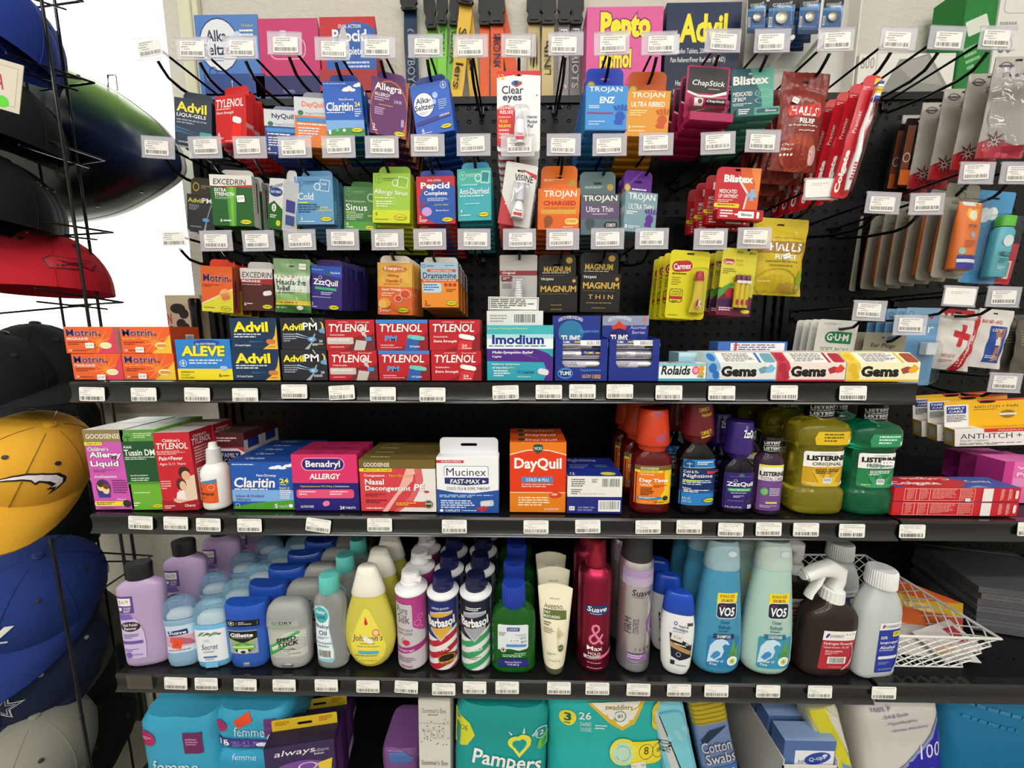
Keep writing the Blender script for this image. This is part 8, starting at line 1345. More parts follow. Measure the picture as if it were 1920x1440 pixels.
card('tool_pack', 'black tool pack with orange sleeve in clear wrap', 1690, 222, 1742, 352, '1c1a1a:g', [('R', 10, 10, 26, 70, '7c4430'), ('R', 12, 74, 34, 22, 'dc6c24'), ('E', 24, 56, 12, 7, 'd0d0cc', {'ring': .8}), ('Q', 60, 12, 26, 12, 'd8d8d0', {'r': .2, 'a': -24})], .80, 1, .02, 4, -6, 4, .003, cat='tool pack')
def suntube(o, w_, h_):
    a = w_*.36; mb = MB(); mb.rings([sup(a*w1, .012*d1 + .0004, 2.2, z*h_, 28, -.014) for z, w1, d1 in ((-.42, .80, 1), (-.405, .84, 1), (-.30, .86, 1), (0, .95, .8), (.2, 1.0, .4), (.28, 1.0, .08))], 'e8762c:k')
    def F(x, y, q):
        z = .28 - y/h_; kn = ((-.45, 1), (-.30, 1), (0, .8), (.2, .4), (.281, .07)); d1 = 1
        for (z0, d0), (z1, e1) in zip(kn, kn[1:]):
            if z0 <= z <= z1: d1 = d0 + (e1 - d0)*(z - z0)/(z1 - z0)
        return (-a*.8 + x, -.0144 - .012*d1*math.sqrt(max(1 - ((-a*.8 + x)/(a*.93))**2, .02)) - q, z*h_)
    paint(mb, [('R', 0, 0, 100, 6, 'e8e4e0'), ('G', [(10, 12), (40, 10), (50, 14), (62, 10), (92, 12), (80, 22), (64, 28), (50, 30), (36, 28), (20, 22)], 'f0c040'), ('E', 50, 20, 20, 7, 'f0e4d0'), ('T', 26, 34, 50, 6, 'SPORT', '6c2c5c', {'i': .1}), ('L', 24, 42, 54, 1.6, 1, 'a84428'), ('Q', 42, 46, 18, 8, '8cb4d8', {'r': .4}), ('L', 20, 58, 60, 12, 4, 'b04c28'), ('E', 16, 74, 12, 5, '8cc8c0'), ('R', 2, 80, 96, 10, '2c2c8c'), ('R', 2, 86, 96, 5, 'e8e8ec'), ('R', 3, 91, 94, 9, '2a2a9c')], F, a*1.6, h_*.70, a*.2, h_*.05, step=.00008)
    mb.build('sunscreen_tube', o)
    mb = MB(); dome(mb, -w_*.44, -h_*.47, w_*.46, h_*.32, .028, 'ffffff:c', .2); mb.build('clear_blister', o)
card('sunscreen_pack', 'orange and blue sunscreen tube on a grey hanging card', 1757, 345, 1826, 522, '9a9688', [('E', 50, 12, 12, 4, '5c5c54', {'ring': .8}), ('L', 24, 19, 54, 4, 1, '5c5c54')], .69, 6, .027, 3, 6, 5, .005, 'a8a498', .0006, suntube, 'sunscreen', dz=-.001)
def helloB(o, w_, h_):
    mb = MB(); a = w_*.24; cx = w_*.16
    mb.rings([sup(a*w1, .011*d1, 2.6, z*h_, 24, -.013, cx) for z, w1, d1 in ((-.44, .9, .9), (-.42, 1, 1), (.05, 1, 1), (.09, .8, .8))], '5cb4c4:g'); mb.rings([sup(a*w1, .010, 2.6, z*h_, 24, -.013, cx) for z, w1 in ((.10, .78), (.105, .8), (.20, .8), (.21, .74))], '5cc83c:k')
    paint(mb, [('E', 50, 22, 34, 14, 'e0e8e8'), ('T', 10, 48, 80, 12, 'HELLO', '1c3c34', {'b': .03}), ('L', 16, 64, 66, 14, 3, '2c7c6c'), ('L', 16, 84, 60, 8, 2, 'e0f0f0')], lambda x, y, q: (cx - a*.8 + x, -.0243 - q, h_*.04 - y), a*1.6, h_*.44)
    mb.build('toothpaste_bottle', o)
    mb = MB(); dome(mb, -w_*.2, -h_*.5, w_*.5, h_*.24, .026, 'ffffff:c', .15); mb.build('clear_blister', o)
card('oral_care_card', 'light blue card with teal bottle and green cap', 1815, 358, 1885, 532, '4c94c4', [('E', 30, 26, 16, 8, 'd8e8ec'), ('E', 50, 24, 14, 7, 'e8f0f0')], .715, 0, .02, 5, 0, 8, .003, None, .0006, helloB, 'oral care pack')
card('red_card', 'plain red hanging card with white barcode patch', 1852, 455, 1902, 532, 'b4202c', [('R', 58, 42, 30, 44, 'e4e0dc'), ('B', 62, 46, 22, 36), ('R', 0, 38, 100, 1, '7c1420'), ('L', 14, 14, 40, 16, 3, 'd87078'), ('L', 14, 46, 34, 44, 6, 'c84c58')], .73, 0, .02, 6, 0, 0, .002, cat='hanging card')
card('dental_card', 'white dental picks card with green oval emblem', 1530, 600, 1600, 690, 'dddcd6', [('T', 14, 6, 30, 5, 'SUNSTAR', '8c8c8c', {'b': 0}), ('Q', 22, 24, 66, 24, '1c7a4c', {'r': .5}), ('R', 60, 24, 28, 24, '1c7a4c'), ('T', 27, 28, 54, 15, 'G·U·M', WH, {'b': .05}), ('T', 16, 57, 70, 9, 'SOFT-PICKS', '3c6c54', {'b': .0}), ('L', 28, 71, 44, 4, 1, '9cac9c')], .72, 3, .018, 4, -6, 8, .006, cat='dental card')
card('ear_plug_card', 'olive grey ear plugs card behind the yellow box', 1618, 624, 1692, 700, '8e8b78', [('T', 18, 26, 58, 13, 'Ear Plugs', '1c1c18', {'i': .1, 'b': .02}), ('L', 26, 44, 38, 4, 1, '3c3c34'), ('R', 54, 8, 18, 10, '4c6080')], .70, 3, .018, 3, -4, 12, .005, cat='ear plug card')
def clearcup(o, w_, h_):
    mb = MB(); dome(mb, -w_*.46, -h_*.48, w_*.46, h_*.1, .02, 'ffffff:c', .2); mb.box(0, -.016, -h_*.1, w_*.3, -.002, h_*.06, 'd8e0e4:k', .001); mb.build('clear_blister', o)
card('blue_blister_card', 'light blue blister card hanging past the upper shelf end', 1690, 577, 1753, 722, '6ca0cc', [('R', 0, 0, 100, 20, '8cb8d8'), ('E', 14, 8, 8, 4, '3c6c9c', {'ring': .8}), ('E', 76, 12, 5, 2, 'c83c54'), ('T', 44, 24, 44, 8, 'er', WH, {'b': 0}), ('L', 10, 66, 26, 24, 7, 'd8e8f4'), ('E', 40, 88, 16, 3, 'b8d040'), ('L', 10, 94, 60, 4, 1, WH)], .72, 4, .019, 1, 0, 7, .003, None, .0006, clearcup, 'blister card')
pouch('first_aid_bag', 'white first aid pack with red cross and red header', 1752, 588, 1838, 694, 'dcd8d4', [('G', [(60, 0), (84, 0), (74, 100), (44, 100)], 'c02430') if 0 else ('G', [(92, 0), (100, 0), (92, 60), (78, 100), (56, 100), (72, 60)], 'b8242c'), ('G', [(76, 40), (88, 24), (86, 50), (70, 80)], 'd8b4b4'), ('R', 54, 18, 9, 40, 'c02430', {'a': -12}), ('R', 40, 32, 36, 11, 'c02430', {'a': -12}), ('T', 26, 72, 30, 6, 'FIRST AID KIT', 'b84048', {'b': 0}), ('L', 26, 82, 28, 6, 2, 'c88084')], .024, .72, 1, .03, 6, -4, (.10, .03), cat='first aid pack', hole=False, extra=lambda o, w_, h_, s_: tabplate(w_*.7, .014, .0006, h_/2 - .006, .003, slot_hole(0, h_/2 + .002, .014, .0035), 'b8242c').build('hang_tab', o, smooth=0))
pouch('bandage_bag', 'white bandage pouch with blue panel showing a knee', 1828, 580, 1890, 690, 'd8d4d0', [('T', 14, 18, 58, 6, 'BAND-AID', 'c84c4c', {'b': .02}), ('R', 40, 28, 50, 62, '24489c'), ('G', [(56, 34), (84, 30), (86, 84), (62, 88), (70, 60)], 'a87860'), ('R', 62, 46, 18, 14, 'd8d0c8'), ('T', 46, 32, 30, 5, 'FLEXIBLE', WH), ('L', 44, 78, 40, 6, 2, 'c8d4f0')], .008, .75, 1, .02, 6, -4, (.14, .03), cat='bandage pouch')
for k, (x, y0) in enumerate(((1880, 590), (1915, 600))):
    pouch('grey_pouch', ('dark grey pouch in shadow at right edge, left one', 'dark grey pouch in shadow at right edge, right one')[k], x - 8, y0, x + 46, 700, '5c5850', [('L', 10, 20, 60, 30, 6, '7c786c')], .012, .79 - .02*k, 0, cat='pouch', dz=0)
def itch(k, x, y, Y):
    q = P(x, y, Y); o = tag(empty('anti_itch_box', q, (R(0), R(-7), R(-16))), ('anti-itch cream carton with yellow header, ' + ('nearest', 'middle', 'farthest')[k] + ' of three'), 'cream box', 'anti-itch cream cartons')
    w_, h_, d = .128, .030, .024
    mb = MB().box(0, 0, -h_, w_, d, 0, 'e6e4e0', .0006)
    paint(mb, [('T', 6, 26, 52, 30, 'ANTI-ITCH', '24243c', {'b': .0}), ('T', 62, 28, 34, 26, '+ PAIN', '24243c', {'b': .0}), ('T', 6, 62, 28, 10, 'RELIEF CREAM', '5c5c6c', {'b': 0}), ('R', 30, 0, 70, 20, 'c83030'), ('T', 44, 5, 40, 10, 'MAXIMUM RELIEF', 'f0c8c0', {'b': 0}), ('L', 5, 80, 80, 14, 2, '5c5c5c')], lambda x, y, q: (x, -q, -y), w_, h_)
    paint(mb, [('R', 0, 0, 100, 100, 'c8a02c'), ('R', 20, 20, 60, 60, 'b8c4cc')], lambda x, y, q: (-q, d - x, -y), d, h_)
    paint(mb, [('R', 30, 0, 70, 100, 'e8b424'), ('L', 36, 30, 56, 40, 3, 'a87c1c'), ('L', 4, 60, 22, 20, 1, '8c8c8c')], lambda x, y, q: (x, d - y, q), w_, d)
    mb.build('carton', o, smooth=0)
    mb = MB(); H2 = .045; mb.box(0, d - .0008, -.001, w_*.86, d, H2, 'e6e4e0', 0)
    paint(mb, [('R', 30, 0, 70, 100, 'e8b424'), ('R', 0, 0, 100, 14, 'e8b424'), ('R', 40, 0, 60, 6, 'c83030'), ('Q', 3, 20, 24, 30, '2c3c90', {'r': .1}), ('T', 5, 24, 20, 9, 'FAMILY', WH), ('T', 6, 37, 17, 9, 'CARE', WH), ('L', 3, 56, 26, 28, 5, '4c4c4c'), ('T', 36, 22, 52, 10, 'ANTI-ITCH + PAIN', '6c4c14', {'b': 0}), ('L', 36, 36, 30, 6, 1, '8c6c1c'), ('E', 76, 58, 9, 16, '8c7434'), ('R', 66, 54, 20, 8, 'e0dcd0'), ('E', 52, 8, 10, 5, '14100c')], lambda x, y, q: (x, d - .0008 - q, H2 - y), w_*.86, H2)
    mb.build('header_card', o, smooth=0)
for k, (x, y, Y) in enumerate(((1790, 806, .66), (1757, 797, .69), (1728, 790, .72))): itch(k, x, y, Y)
HR = [(1655, 381, 'left of the sunscreen row, empty', 3), (1737, 383, 'in front of the sunscreen row, empty', 0), (1799, 556, 'above the first aid pack, blank', 3), (1881, 557, 'above the bandage pouch', 2), (1630, 583, 'above the green emblem card', 2), (1706, 610, 'above the ear plug card', 0), (1884, 718, 'above the anti-itch cartons', 2)]
for px, py, t_, ro in HR: hook(px, py, t_, ro, off=(random.uniform(-.003, .003), random.uniform(-.002, .001)), pr=random.uniform(-2, 2), blank=px == 1799)
# ================================================================ wire basket and its packets, right shelf
zb = Z3R + .0005
Yf, Yk = YS + .03, YS + .245
fl, frr = P(1640, 1262, Yf).x, P(1802, 1262, Yf).x
bt = [Vector((fl, Yf, zb)), Vector((frr, Yf, zb)), Vector((frr, Yk - .03, zb)), Vector((fl, Yk - .03, zb))]
q = P(1876, 1198, Yf - .015); zt = q.z
tp_ = [Vector((fl - .01, Yf - .012, zt)), Vector((q.x, Yf - .015, zt)), Vector((q.x - .01, Yk, zt)), Vector((fl - .01, Yk, zt))]
mb = MB(); c_ = 'dcdcd8:k'
mb.tube(tp_, .0026, c_, 8, True); mb.tube(bt, .0015, c_, 6, True)
for s_ in range(4):
    a0, a1, b0, b1 = bt[s_], bt[(s_+1) % 4], tp_[s_], tp_[(s_+1) % 4]
    nu = max(6, int((b1 - b0).length/.023)); nv = 4
    def S(u, v): return (a0.lerp(a1, u)).lerp(b0.lerp(b1, u), v)
    for i in range(-nv, nu + 1):
        for sg in (1, -1):
            pts = []
            for j in range(nv*2 + 1):
                u = (i + j/2)/nu if sg > 0 else (i + nv - j/2)/nu
                if -.001 <= u <= 1.001: pts.append(S(min(max(u, 0), 1), j/(2*nv)))
            if len(pts) > 1: mb.tube(pts, .0011, c_, 4)
for i in range(9):
    u = i/8; mb.tube([bt[0].lerp(bt[1], u), bt[3].lerp(bt[2], u)], .0011, c_, 4)
for i in range(13):
    v = i/12; mb.tube([bt[0].lerp(bt[3], v), bt[1].lerp(bt[2], v)], .0011, c_, 4)
tag(mb.build('wire_basket', smooth=60), 'white diamond mesh wire basket on the lower right shelf', 'basket')
def lie(L, x, y, Y, z, w_, h_, rot, col, art, seed=0, cat='packet', name='packet'):
    q = P(x, y, Y); mb = MB(); NX, NZ = 10, 8
    def sf(u, v): return .006*math.sin(math.pi*u)*math.sin(math.pi*v) + .0015*math.sin(9*u + seed) * math.sin(7*v + seed)
    for sg in (1, -1):
        mb.add([(-w_/2 + w_*i/NX, -h_/2 + h_*j/NZ, sg*abs(sf(i/NX, j/NZ)) + .0004*sg) for j in range(NZ+1) for i in range(NX+1)], [(j*(NX+1)+i, j*(NX+1)+i+1, (j+1)*(NX+1)+i+1, (j+1)*(NX+1)+i)[::sg] for j in range(NZ) for i in range(NX)], col)
    paint(mb, art, lambda a, b, o_: (-w_/2 + a, h_/2 - b, abs(sf(a/w_, 1 - b/h_)) + .0006 + o_), w_, h_, w_/8, h_/8)
    o = mb.build(name, smooth=60); o.location = (q.x, Y, z); o.rotation_euler = rot
    return tag(o, L, cat)
lie('yellow and orange packet in the basket', 1720, 1190, YS + .14, zb + .034, .105, .055, (R(38), R(8), R(-38)), 'c8a030:g', [('G', [(0, 0), (100, 0), (60, 40), (0, 60)], 'c85c28'), ('G', [(30, 100), (100, 50), (100, 100)], 'a83c20')], 1)
lie('second orange packet beneath the yellow one in the basket', 1695, 1200, YS + .11, zb + .020, .10, .05, (R(30), R(4), R(-20)), 'c86030:g', [('G', [(0, 0), (50, 0), (30, 100), (0, 100)], 'd8b040')], 2)
lie('clear wrapped white packet low in the basket', 1730, 1225, YS + .07, zb + .012, .12, .06, (R(14), 0, R(-8)), 'd0ccc8:b', [('R', 70, 30, 24, 40, 'a02c44')], 3)
lie('clear wrapped packet with red corner in the basket front', 1770, 1235, YS + .06, zb + .022, .09, .05, (R(20), R(-5), R(14)), 'c8c4c0:b', [('R', 60, 20, 30, 50, 'a82c44'), ('R', 4, 60, 40, 20, 'b89c80')], 4)
for k in range(7):
    q = P(1880, 1140, YS + .10)
    o = carton('paper_stack_sheet', ('grey cardboard sheet in a pile, ' + (ORD[k] or 'lowest') + (' from the bottom' if k else '') + ', far right shelf'), 'cardboard sheet', .17, .012, .16, '66666a' if k % 2 else '5a5a5e', [('L', 4, 30, 90, 40, 1, '56565a')], loc=(q.x + .07 + .002*(k % 3), YS + .17, Z3R + .0003 + .0125*k), yaw=-14 + k % 2, group='cardboard sheets')
# ================================================================ bottom deck
def soft(name, L, x0, x1, y0, Y, d, col, art, zs=ZD, roll=0, yaw=0, n=5, cat='pack', top=None, ht=None, bul=.02, fin='k', seed=3, pxb=1440):
    X, zb, w_, h_ = fit(x0, y0, x1, pxb, Y, zs)
    if ht: h_ = ht
    if roll: e_ = abs(math.sin(R(roll)))*w_/2; zs += e_; h_ -= e_*.6
    a, b = w_/2, d/2; rng = random.Random(seed); ph = rng.uniform(0, 6)
    o = tag(empty(name, (X, Y + b, zs + .0003), (0, R(roll), R(yaw))), L, cat)
    mb = MB(); rs = []; K = 14
    for j in range(K + 1):
        t = j/K; z = h_*t; e = min(t, 1-t)*h_; k = 1 - .10*max(0, 1 - e/.018)**2
        r_ = []
        for (x, y, _) in sup(a*k, b*k, n, z, 56):
            u = 1 + bul*.35*math.sin(math.pi*t)*(1) + .006*math.sin(23*x/a + 9*t + ph) + .005*math.sin(31*t + 5*y/b + ph)
            r_.append((x*u, y*u, z + .0015*math.sin(8*x/a + ph)))
        rs.append(r_)
    mb.rings(rs, col + ':' + fin)
    def F(x, y, q):
        X_ = -a + x; Z_ = h_ - y; t = Z_/h_; u = min(abs(X_)/(a*1.0), .985)
        e = min(t, 1-t)*h_; k = 1 - .10*max(0, 1 - e/.018)**2
        yy = -b*k*(1 - u**n)**(1/n)*(1 + bul*.35*math.sin(math.pi*t) + .006*math.sin(23*X_/a + 9*t + ph) + .005*math.sin(31*t - 5 + ph))
        return (X_, yy - .0014 - q, Z_)
    paint(mb, art, F, w_, h_, w_/14, h_/12, step=.00009)
    if top: paint(mb, top, lambda x, y, q: (-a*.92 + x, b*.9 - y, h_ + .0022 + q), w_*.92, d*.9)
    mb.build('pack', o, smooth=50)
    return o
FEM = lambda: [('E', 16, 46 if 0 else 20, 11, 8, 'b02c64'), ('L', 9, 18, 14, 4, 2, 'e8a0c0'), ('R', 62, 12, 22, 22, '6c2c5c'), ('L', 65, 18, 16, 8, 3, 'c890b8'), ('T', 20, 42, 56, 14, 'femme', 'd8ecf4', {'i': .1, 'b': .0}), ('E', 44, 66, 34, 8, 'b8b0e0')]
soft('pad_pack', 'tall turquoise pad pack at the left end of the bottom deck', 252, 404, 1352, .60, .15, '3ba2c8', FEM(), top=[('R', 0, 0, 100, 34, '5c3c94'), ('L', 20, 50, 60, 20, 2, '7cc840')], seed=1, bul=.03)
zq = P(470, 1398, .62).z
soft('pad_pack', 'lower turquoise pad pack under the one with orange sticker', 388, 520, 1402, .61, .13, '359cc4', [('T', 36, 4, 34, 8, 'femme', 'b8dcf0', {'b': 0})], ht=zq - ZD - .004, seed=2, top=[('R', 20, 20, 50, 10, '2c4c8c')])
soft('pad_pack', 'upper turquoise pad pack with purple band and orange sticker', 394, 536, 1338, .61, .13, '3ba4ca', [('E', 14, 34, 9, 15, 'b02c64'), ('R', 72, 14, 14, 44, '6c3c7c'), ('Q', 34, 8, 22, 22, 'e8502c', {'r': .05, 'a': 30}), ('T', 32, 34, 40, 24, 'femme', 'd0e8f4', {'i': .1, 'b': .0}), ('R', 4, 64, 88, 24, '4c3c94'), ('T', 10, 68, 14, 16, '18', WH, {'b': .04}), ('T', 28, 70, 34, 7, 'ULTRA THIN', 'b8a8e0', {'b': 0}), ('T', 28, 79, 30, 6, 'WITH WINGS', 'b8a8e0', {'b': 0}), ('E', 84, 64, 9, 16, 'e4e8f0'), ('E', 72, 78, 12, 6, 'e4e8f0')], zs=zq, ht=P(470, 1338, .61).z - zq, top=[('L', 20, 30, 60, 20, 2, '5cb440')], seed=4, pxb=1398)
def always(k, x0, x1, yt, Y):
    X, zb, w_, h_ = fit(x0, yt, x1, 1440, Y, ZD)
    o = carton('pad_box', 'purple pad box with yellow hang tab, ' + ('front', 'middle', 'rear')[k] + ' of three', 'pad box', w_, h_, .06, '3a2c54', [('T', 14, 5, 58, 9, 'always', WH, {'i': .2, 'b': .0}), ('T', 66, 8, 26, 4, 'radiant', 'b8b0c8', {'b': 0}), ('T', 70, 13, 14, 2.6, 'flexfoam', WH, {'b': 0}), ('E', 50, 36, 46, 16, '7c4c9c'), ('E', 40, 40, 20, 10, 'b06c8c'), ('E', 60, 28, 14, 5, 'd8c8e4', {'ring': .8}), ('G', [(74, 26), (96, 22), (92, 40), (78, 40)], 'e8c83c')], side=[('R', 0, 0, 100, 100, '54286c'), ('L', 20, 10, 60, 60, 12, '8c5ca4'), ('R', 20, 76, 60, 16, 'd8d4dc')], top=[('R', 0, 0, 100, 100, '2c2440')], loc=(X, Y + .03, ZD + .0003), yaw=10, group='purple pad boxes')
    t = tabplate(w_*.96, .024, .0008, h_ - .001, .003, slot_hole(0, h_ + .010, .026, .006), 'e0c030'); paint(t, [('L', 5, 20, 22, 40, 3, 'a84c1c'), ('L', 72, 20, 22, 50, 3, 'a84c1c')], lambda x, y, q: (-w_*.48 + x, -q, h_ + .023 - y), w_*.96, .022)
    m = t.build('hang_tab', o, smooth=0); m.location.y = .0
always(0, 496, 618, 1396, .585); always(1, 538, 640, 1355, .665); always(2, 560, 652, 1328, .745)
soft('pad_pack', 'small purple pack low on the bottom deck', 712, 786, 1408, .66, .1, '8c5c9c', [('G', [(20, 10), (60, 6), (90, 24), (70, 40), (30, 44)], '5c7cbc'), ('L', 20, 4, 50, 3, 1, 'c8a8d0')], seed=6)
X, zb, w_, h_ = fit(782, 1312, 841, 1440, .60, ZD)
carton('wash_box', 'tall white box with small grey flecks on the bottom deck', 'box', w_, h_, .045, 'dbd8cf', [('T', 12, 7, 74, 4, "Summer's Eve", '5c584c', {'b': 0}), ('L', 30, 12, 40, 2, 1, '8c887c')] + [('E', random.uniform(6, 94), random.uniform(16, 38), 1.6, .6, '5c5a50') for _ in range(26)] + [('E', 30 + 20*k, 28, 12, 4, 'c4c0b4', {'ring': .9}) for k in range(3)] + [('R', 0, 19, 100, .3, 'a8a498'), ('T', 8, 50, 84, 4, "Summer's Eve", '6c685c', {'b': 0})], left=[('R', 0, 0, 100, 100, 'c8c4ba')], loc=(X, .60 + .0225, ZD + .0003), roll=1)
PAM = [('G', [(0, 6), (16, 14), (22, 24), (14, 34), (0, 38)], 'd8dc3c'), ('T', 2, 17, 12, 4, 'FIDE', '4c7c2c', {'b': 0}), ('E', 66, 29, 9, 6, 'e4e44c'), ('E', 74, 27, 8, 6, 'e4e44c'), ('G', [(58, 30), (82, 30), (70, 42)], 'e4e44c'), ('E', 67, 30, 5, 3.6, '1f9c98'), ('E', 73, 29, 4, 3.6, '1f9c98'), ('G', [(64, 32), (76, 32), (70, 38)], '1f9c98'), ('G', [(72, 20), (74, 14), (75, 20)], 'c8ece8'), ('G', [(60, 22), (57, 18), (62, 21)], 'c8ece8'), ('G', [(82, 22), (86, 18), (84, 23)], 'c8ece8'), ('E', 92, 20, 7, 5, 'c8ece8', {'ring': .85}), ('T', 87, 18, 8, 4, '12', WH), ('G', [(90, 26), (100, 22), (100, 36), (88, 34)], '6cbc4c'), ('T', 20, 38, 74, 18, 'Pampers', WH, {'b': .03, 'a': -7}), ('L', 24, 60, 50, 3, 1, '8cd84c')]
pw = soft('wipes_bag', 'teal baby wipes bag with heart emblem on the bottom deck', 846, 1022, 1330, .60, .09, '1f9a98', PAM, seed=8, fin='k', bul=.03, roll=2)
X, zb, w_, h_ = fit(846, 1318, 1022, 1440, .60, ZD)
mb = MB(); hh = h_
ol = [(-w_/2*.96, hh*.93), (w_/2*.96, hh*.88), (w_/2*.99, hh*.97), (-w_/2*.97, hh*1.065)]
mb.plate(ol, [slot_hole(0, hh*.985, .03, .005)], -.0006, .0006, '3cacaa:b'); t_ = mb.build('seal_flap', pw, smooth=0)
soft('wipes_bag', 'second teal and green wipes bag just behind the front one', 900, 1025, 1315, .71, .08, '1c6c54', [('T', 50, 6, 20, 5, '12', '8cd8a8'), ('L', 20, 4, 60, 3, 1, '4cac6c')], seed=9)
SW = [('E', 16, 16, 7, 6, 'e8dc3c'), ('T', 13, 12, 6, 6.5, '3', '1c5c54', {'b': .05}), ('L', 13, 19.5, 6, 2, 1, '4c7c3c'), ('T', 25, 11, 10, 6, '26', 'd8f0ec', {'b': .03}), ('T', 26, 19, 9, 3, 'DIAPERS', 'd8f0ec', {'b': 0}), ('T', 26, 23, 9, 3, 'COUCHES', 'd8f0ec', {'b': 0}), ('L', 38, 21, 10, 4, 2, 'd8f0ec'), ('G', [(32, 4), (78, 3), (70, 20), (60, 25), (50, 20)], 'd8b83c'), ('G', [(35, 4), (75, 3), (68, 18), (60, 22), (52, 18)], 'ece8dc'), ('T', 46, 5, 22, 4, 'swaddlers', '8c7c1c', {'b': .02}), ('E', 58, 14, 5, 4.4, '3c8c94', {'ring': .85}), ('T', 56, 12, 4, 3.6, '#1', '3c6c74'), ('Q', 84, 4, 13, 22, 'd8c83c', {'r': .5}), ('E', 90, 17, 5, 4.4, 'a89c1c', {'ring': .85}), ('T', 88, 15, 3, 3, '0%', '6c6414'), ('Q', 56, 34, 42, 18, 'e8d83c', {'r': .5}), ('E', 61, 42, 11, 11, 'e8dc4c'), ('E', 61, 43, 9, 9, 'b8dcc4'), ('E', 61, 43, 6, 6, '5c9c8c', {'ring': .93}), ('E', 80, 42, 6, 6, '6c6c1c', {'ring': .93}), ('T', 78, 38, 4, 6, '8', '5c5c1c'), ('E', 91, 42, 6, 6, '6c6c1c', {'ring': .93}), ('T', 89, 40, 4, 3.4, '0%', '5c5c1c'), ('Q', 68, 50, 12, 7, 'e8e4e0', {'r': .1, 'a': 10}), ('T', 69, 51.6, 10, 3, '$13.29', '6c6c6c', {'b': 0, 'a': 10}), ('T', 30, 62, 18, 5, 'new', WH, {'i': .2, 'b': 0}), ('T', 24, 70, 32, 5, 'nouveau', WH, {'i': .2, 'b': 0}), ('E', 70, 74, 18, 12, 'd8b83c'), ('E', 70, 75, 16, 10, 'ece8dc')]
soft('diaper_pack', 'large teal diaper pack marked 3 and 26 on the bottom deck', 1031, 1262, 1308, .60, .12, '2ab0ac', SW, seed=11, bul=.02, top=None, roll=-1)
o = soft('wet_wipes_pack', 'aqua wet wipes pack leaning right, white lower edge', 1276, 1342, 1316, .60, .05, '7cc8d8', [('R', 0, 62, 100, 38, 'dcdcd8'), ('Q', 6, 6, 84, 56, '5cb4cc', {'r': .3}), ('Q', 8, 7.5, 80, 53, '7cc8d8', {'r': .3}), ('G', [(6, 4), (22, 4), (48, 56), (26, 58)], 'c8ccc8'), ('T', -2, 28, 40, 10, 'RICO', '1c2024', {'a': 72, 'b': .03}), ('G', [(22, 8), (25, 8), (52, 54), (49, 55)], '1c1c1c'), ('L', 40, 18, 40, 20, 3, '9cd8e4', {'a': -70})], roll=-14, seed=12)
o = soft('cotton_swab_pack', 'blue cotton swab pack with yellow top, leaning right', 1345, 1412, 1312, .62, .035, '7088b4', [('R', 0, 0, 100, 20, 'b8a428')] + [('R', 0, 2 + 4*k, 100, 1, '8c7a18') for k in range(5)] + [('R', 0, 60, 100, 40, '3c74b8'), ('G', [(10, 34), (40, 26), (90, 24), (60, 30), (20, 38)], '24344c'), ('T', 8, 36, 84, 10, 'Cotton', 'c8ccd8', {'o': '2c3c5c', 'ob': .06}), ('T', 14, 47, 84, 10, 'Swabs', 'c8ccd8', {'o': '2c3c5c', 'ob': .06}), ('T', 50, 62, 40, 10, '400', 'c8d4e4')], roll=-14, seed=13)
# tray of small swab boxes running to the back
XA = P(1468, 1436, .58).x; XB = P(1572, 1436, .58).x; zt_ = P(1500, 1436, .58).z
mb = MB(); tx = (XA+XB)/2; tw = XB - XA
for a, b, c, d_ in ((-tw/2, -tw/2 + .002, 0, .24), (tw/2 - .002, tw/2, 0, .24)): mb.box(a, 0, 0, b, .24, zt_ - ZD + .012, 'cfccc4', 0)
mb.box(-tw/2, 0, 0, tw/2, .002, zt_ - ZD, 'dedad2', 0); mb.box(-tw/2, .238, 0, tw/2, .24, zt_ - ZD, 'cfccc4', 0); mb.box(-tw/2, 0, 0, tw/2, .24, .002, 'cfccc4', 0)
o = tag(mb.build('swab_tray', smooth=0), 'white cardboard tray holding blue swab boxes', 'tray'); o.location = (tx, .58, ZD + .0003)
zt2 = P(1510, 1388, .585).z
for k in range(5):
    o = carton('swab_box', 'translucent blue swab box in the white tray, ' + (ORD[k] + ' from the front' if k else 'frontmost with white label'), 'swab box', tw - .006, zt2 - ZD - .004, .034, '5c7cb8:w', [('R', 22, 8 + 2, 76, 20, 'e4e4ea'), ('E', 66, 18, 26, 6, '24449c', {'a': 14}), ('T', 50, 16, 32, 5, 'Q-tips', WH, {'i': .1, 'a': 14, 'b': 0}), ('E', 80, 15, 5, 1.6, 'c8d8f0', {'a': 14}), ('T', 28, 20, 12, 3, '30', '24345c', {'b': 0}), ('R', 26, 26, 6, 2, '24345c'), ('G', [(60, 28), (76, 25), (94, 26), (94, 30), (62, 30)], 'a83c5c')], top=[('R', 0, 0, 100, 100, '8ca8d4')], loc=(tx, .585 + .017 + .044*k, ZD + .003), group='blue swab boxes', flap=False)
soft('cotton_bag', 'clear bag with bright yellow panel and white cotton', 1592, 1650, 1322, .60, .05, 'ccc8ac', [('G', [(0, 0), (60, 0), (100, 60), (100, 100), (60, 100), (40, 40)], 'd4cc30'), ('G', [(50, 0), (84, 10), (100, 50), (70, 20)], 'd8d4cc'), ('G', [(60, 46), (90, 52), (100, 76), (70, 66)], '6c98c8'), ('G', [(20, 40), (44, 40), (80, 100), (40, 100)], 'e4e0d8')], roll=-18, fin='b', seed=14)
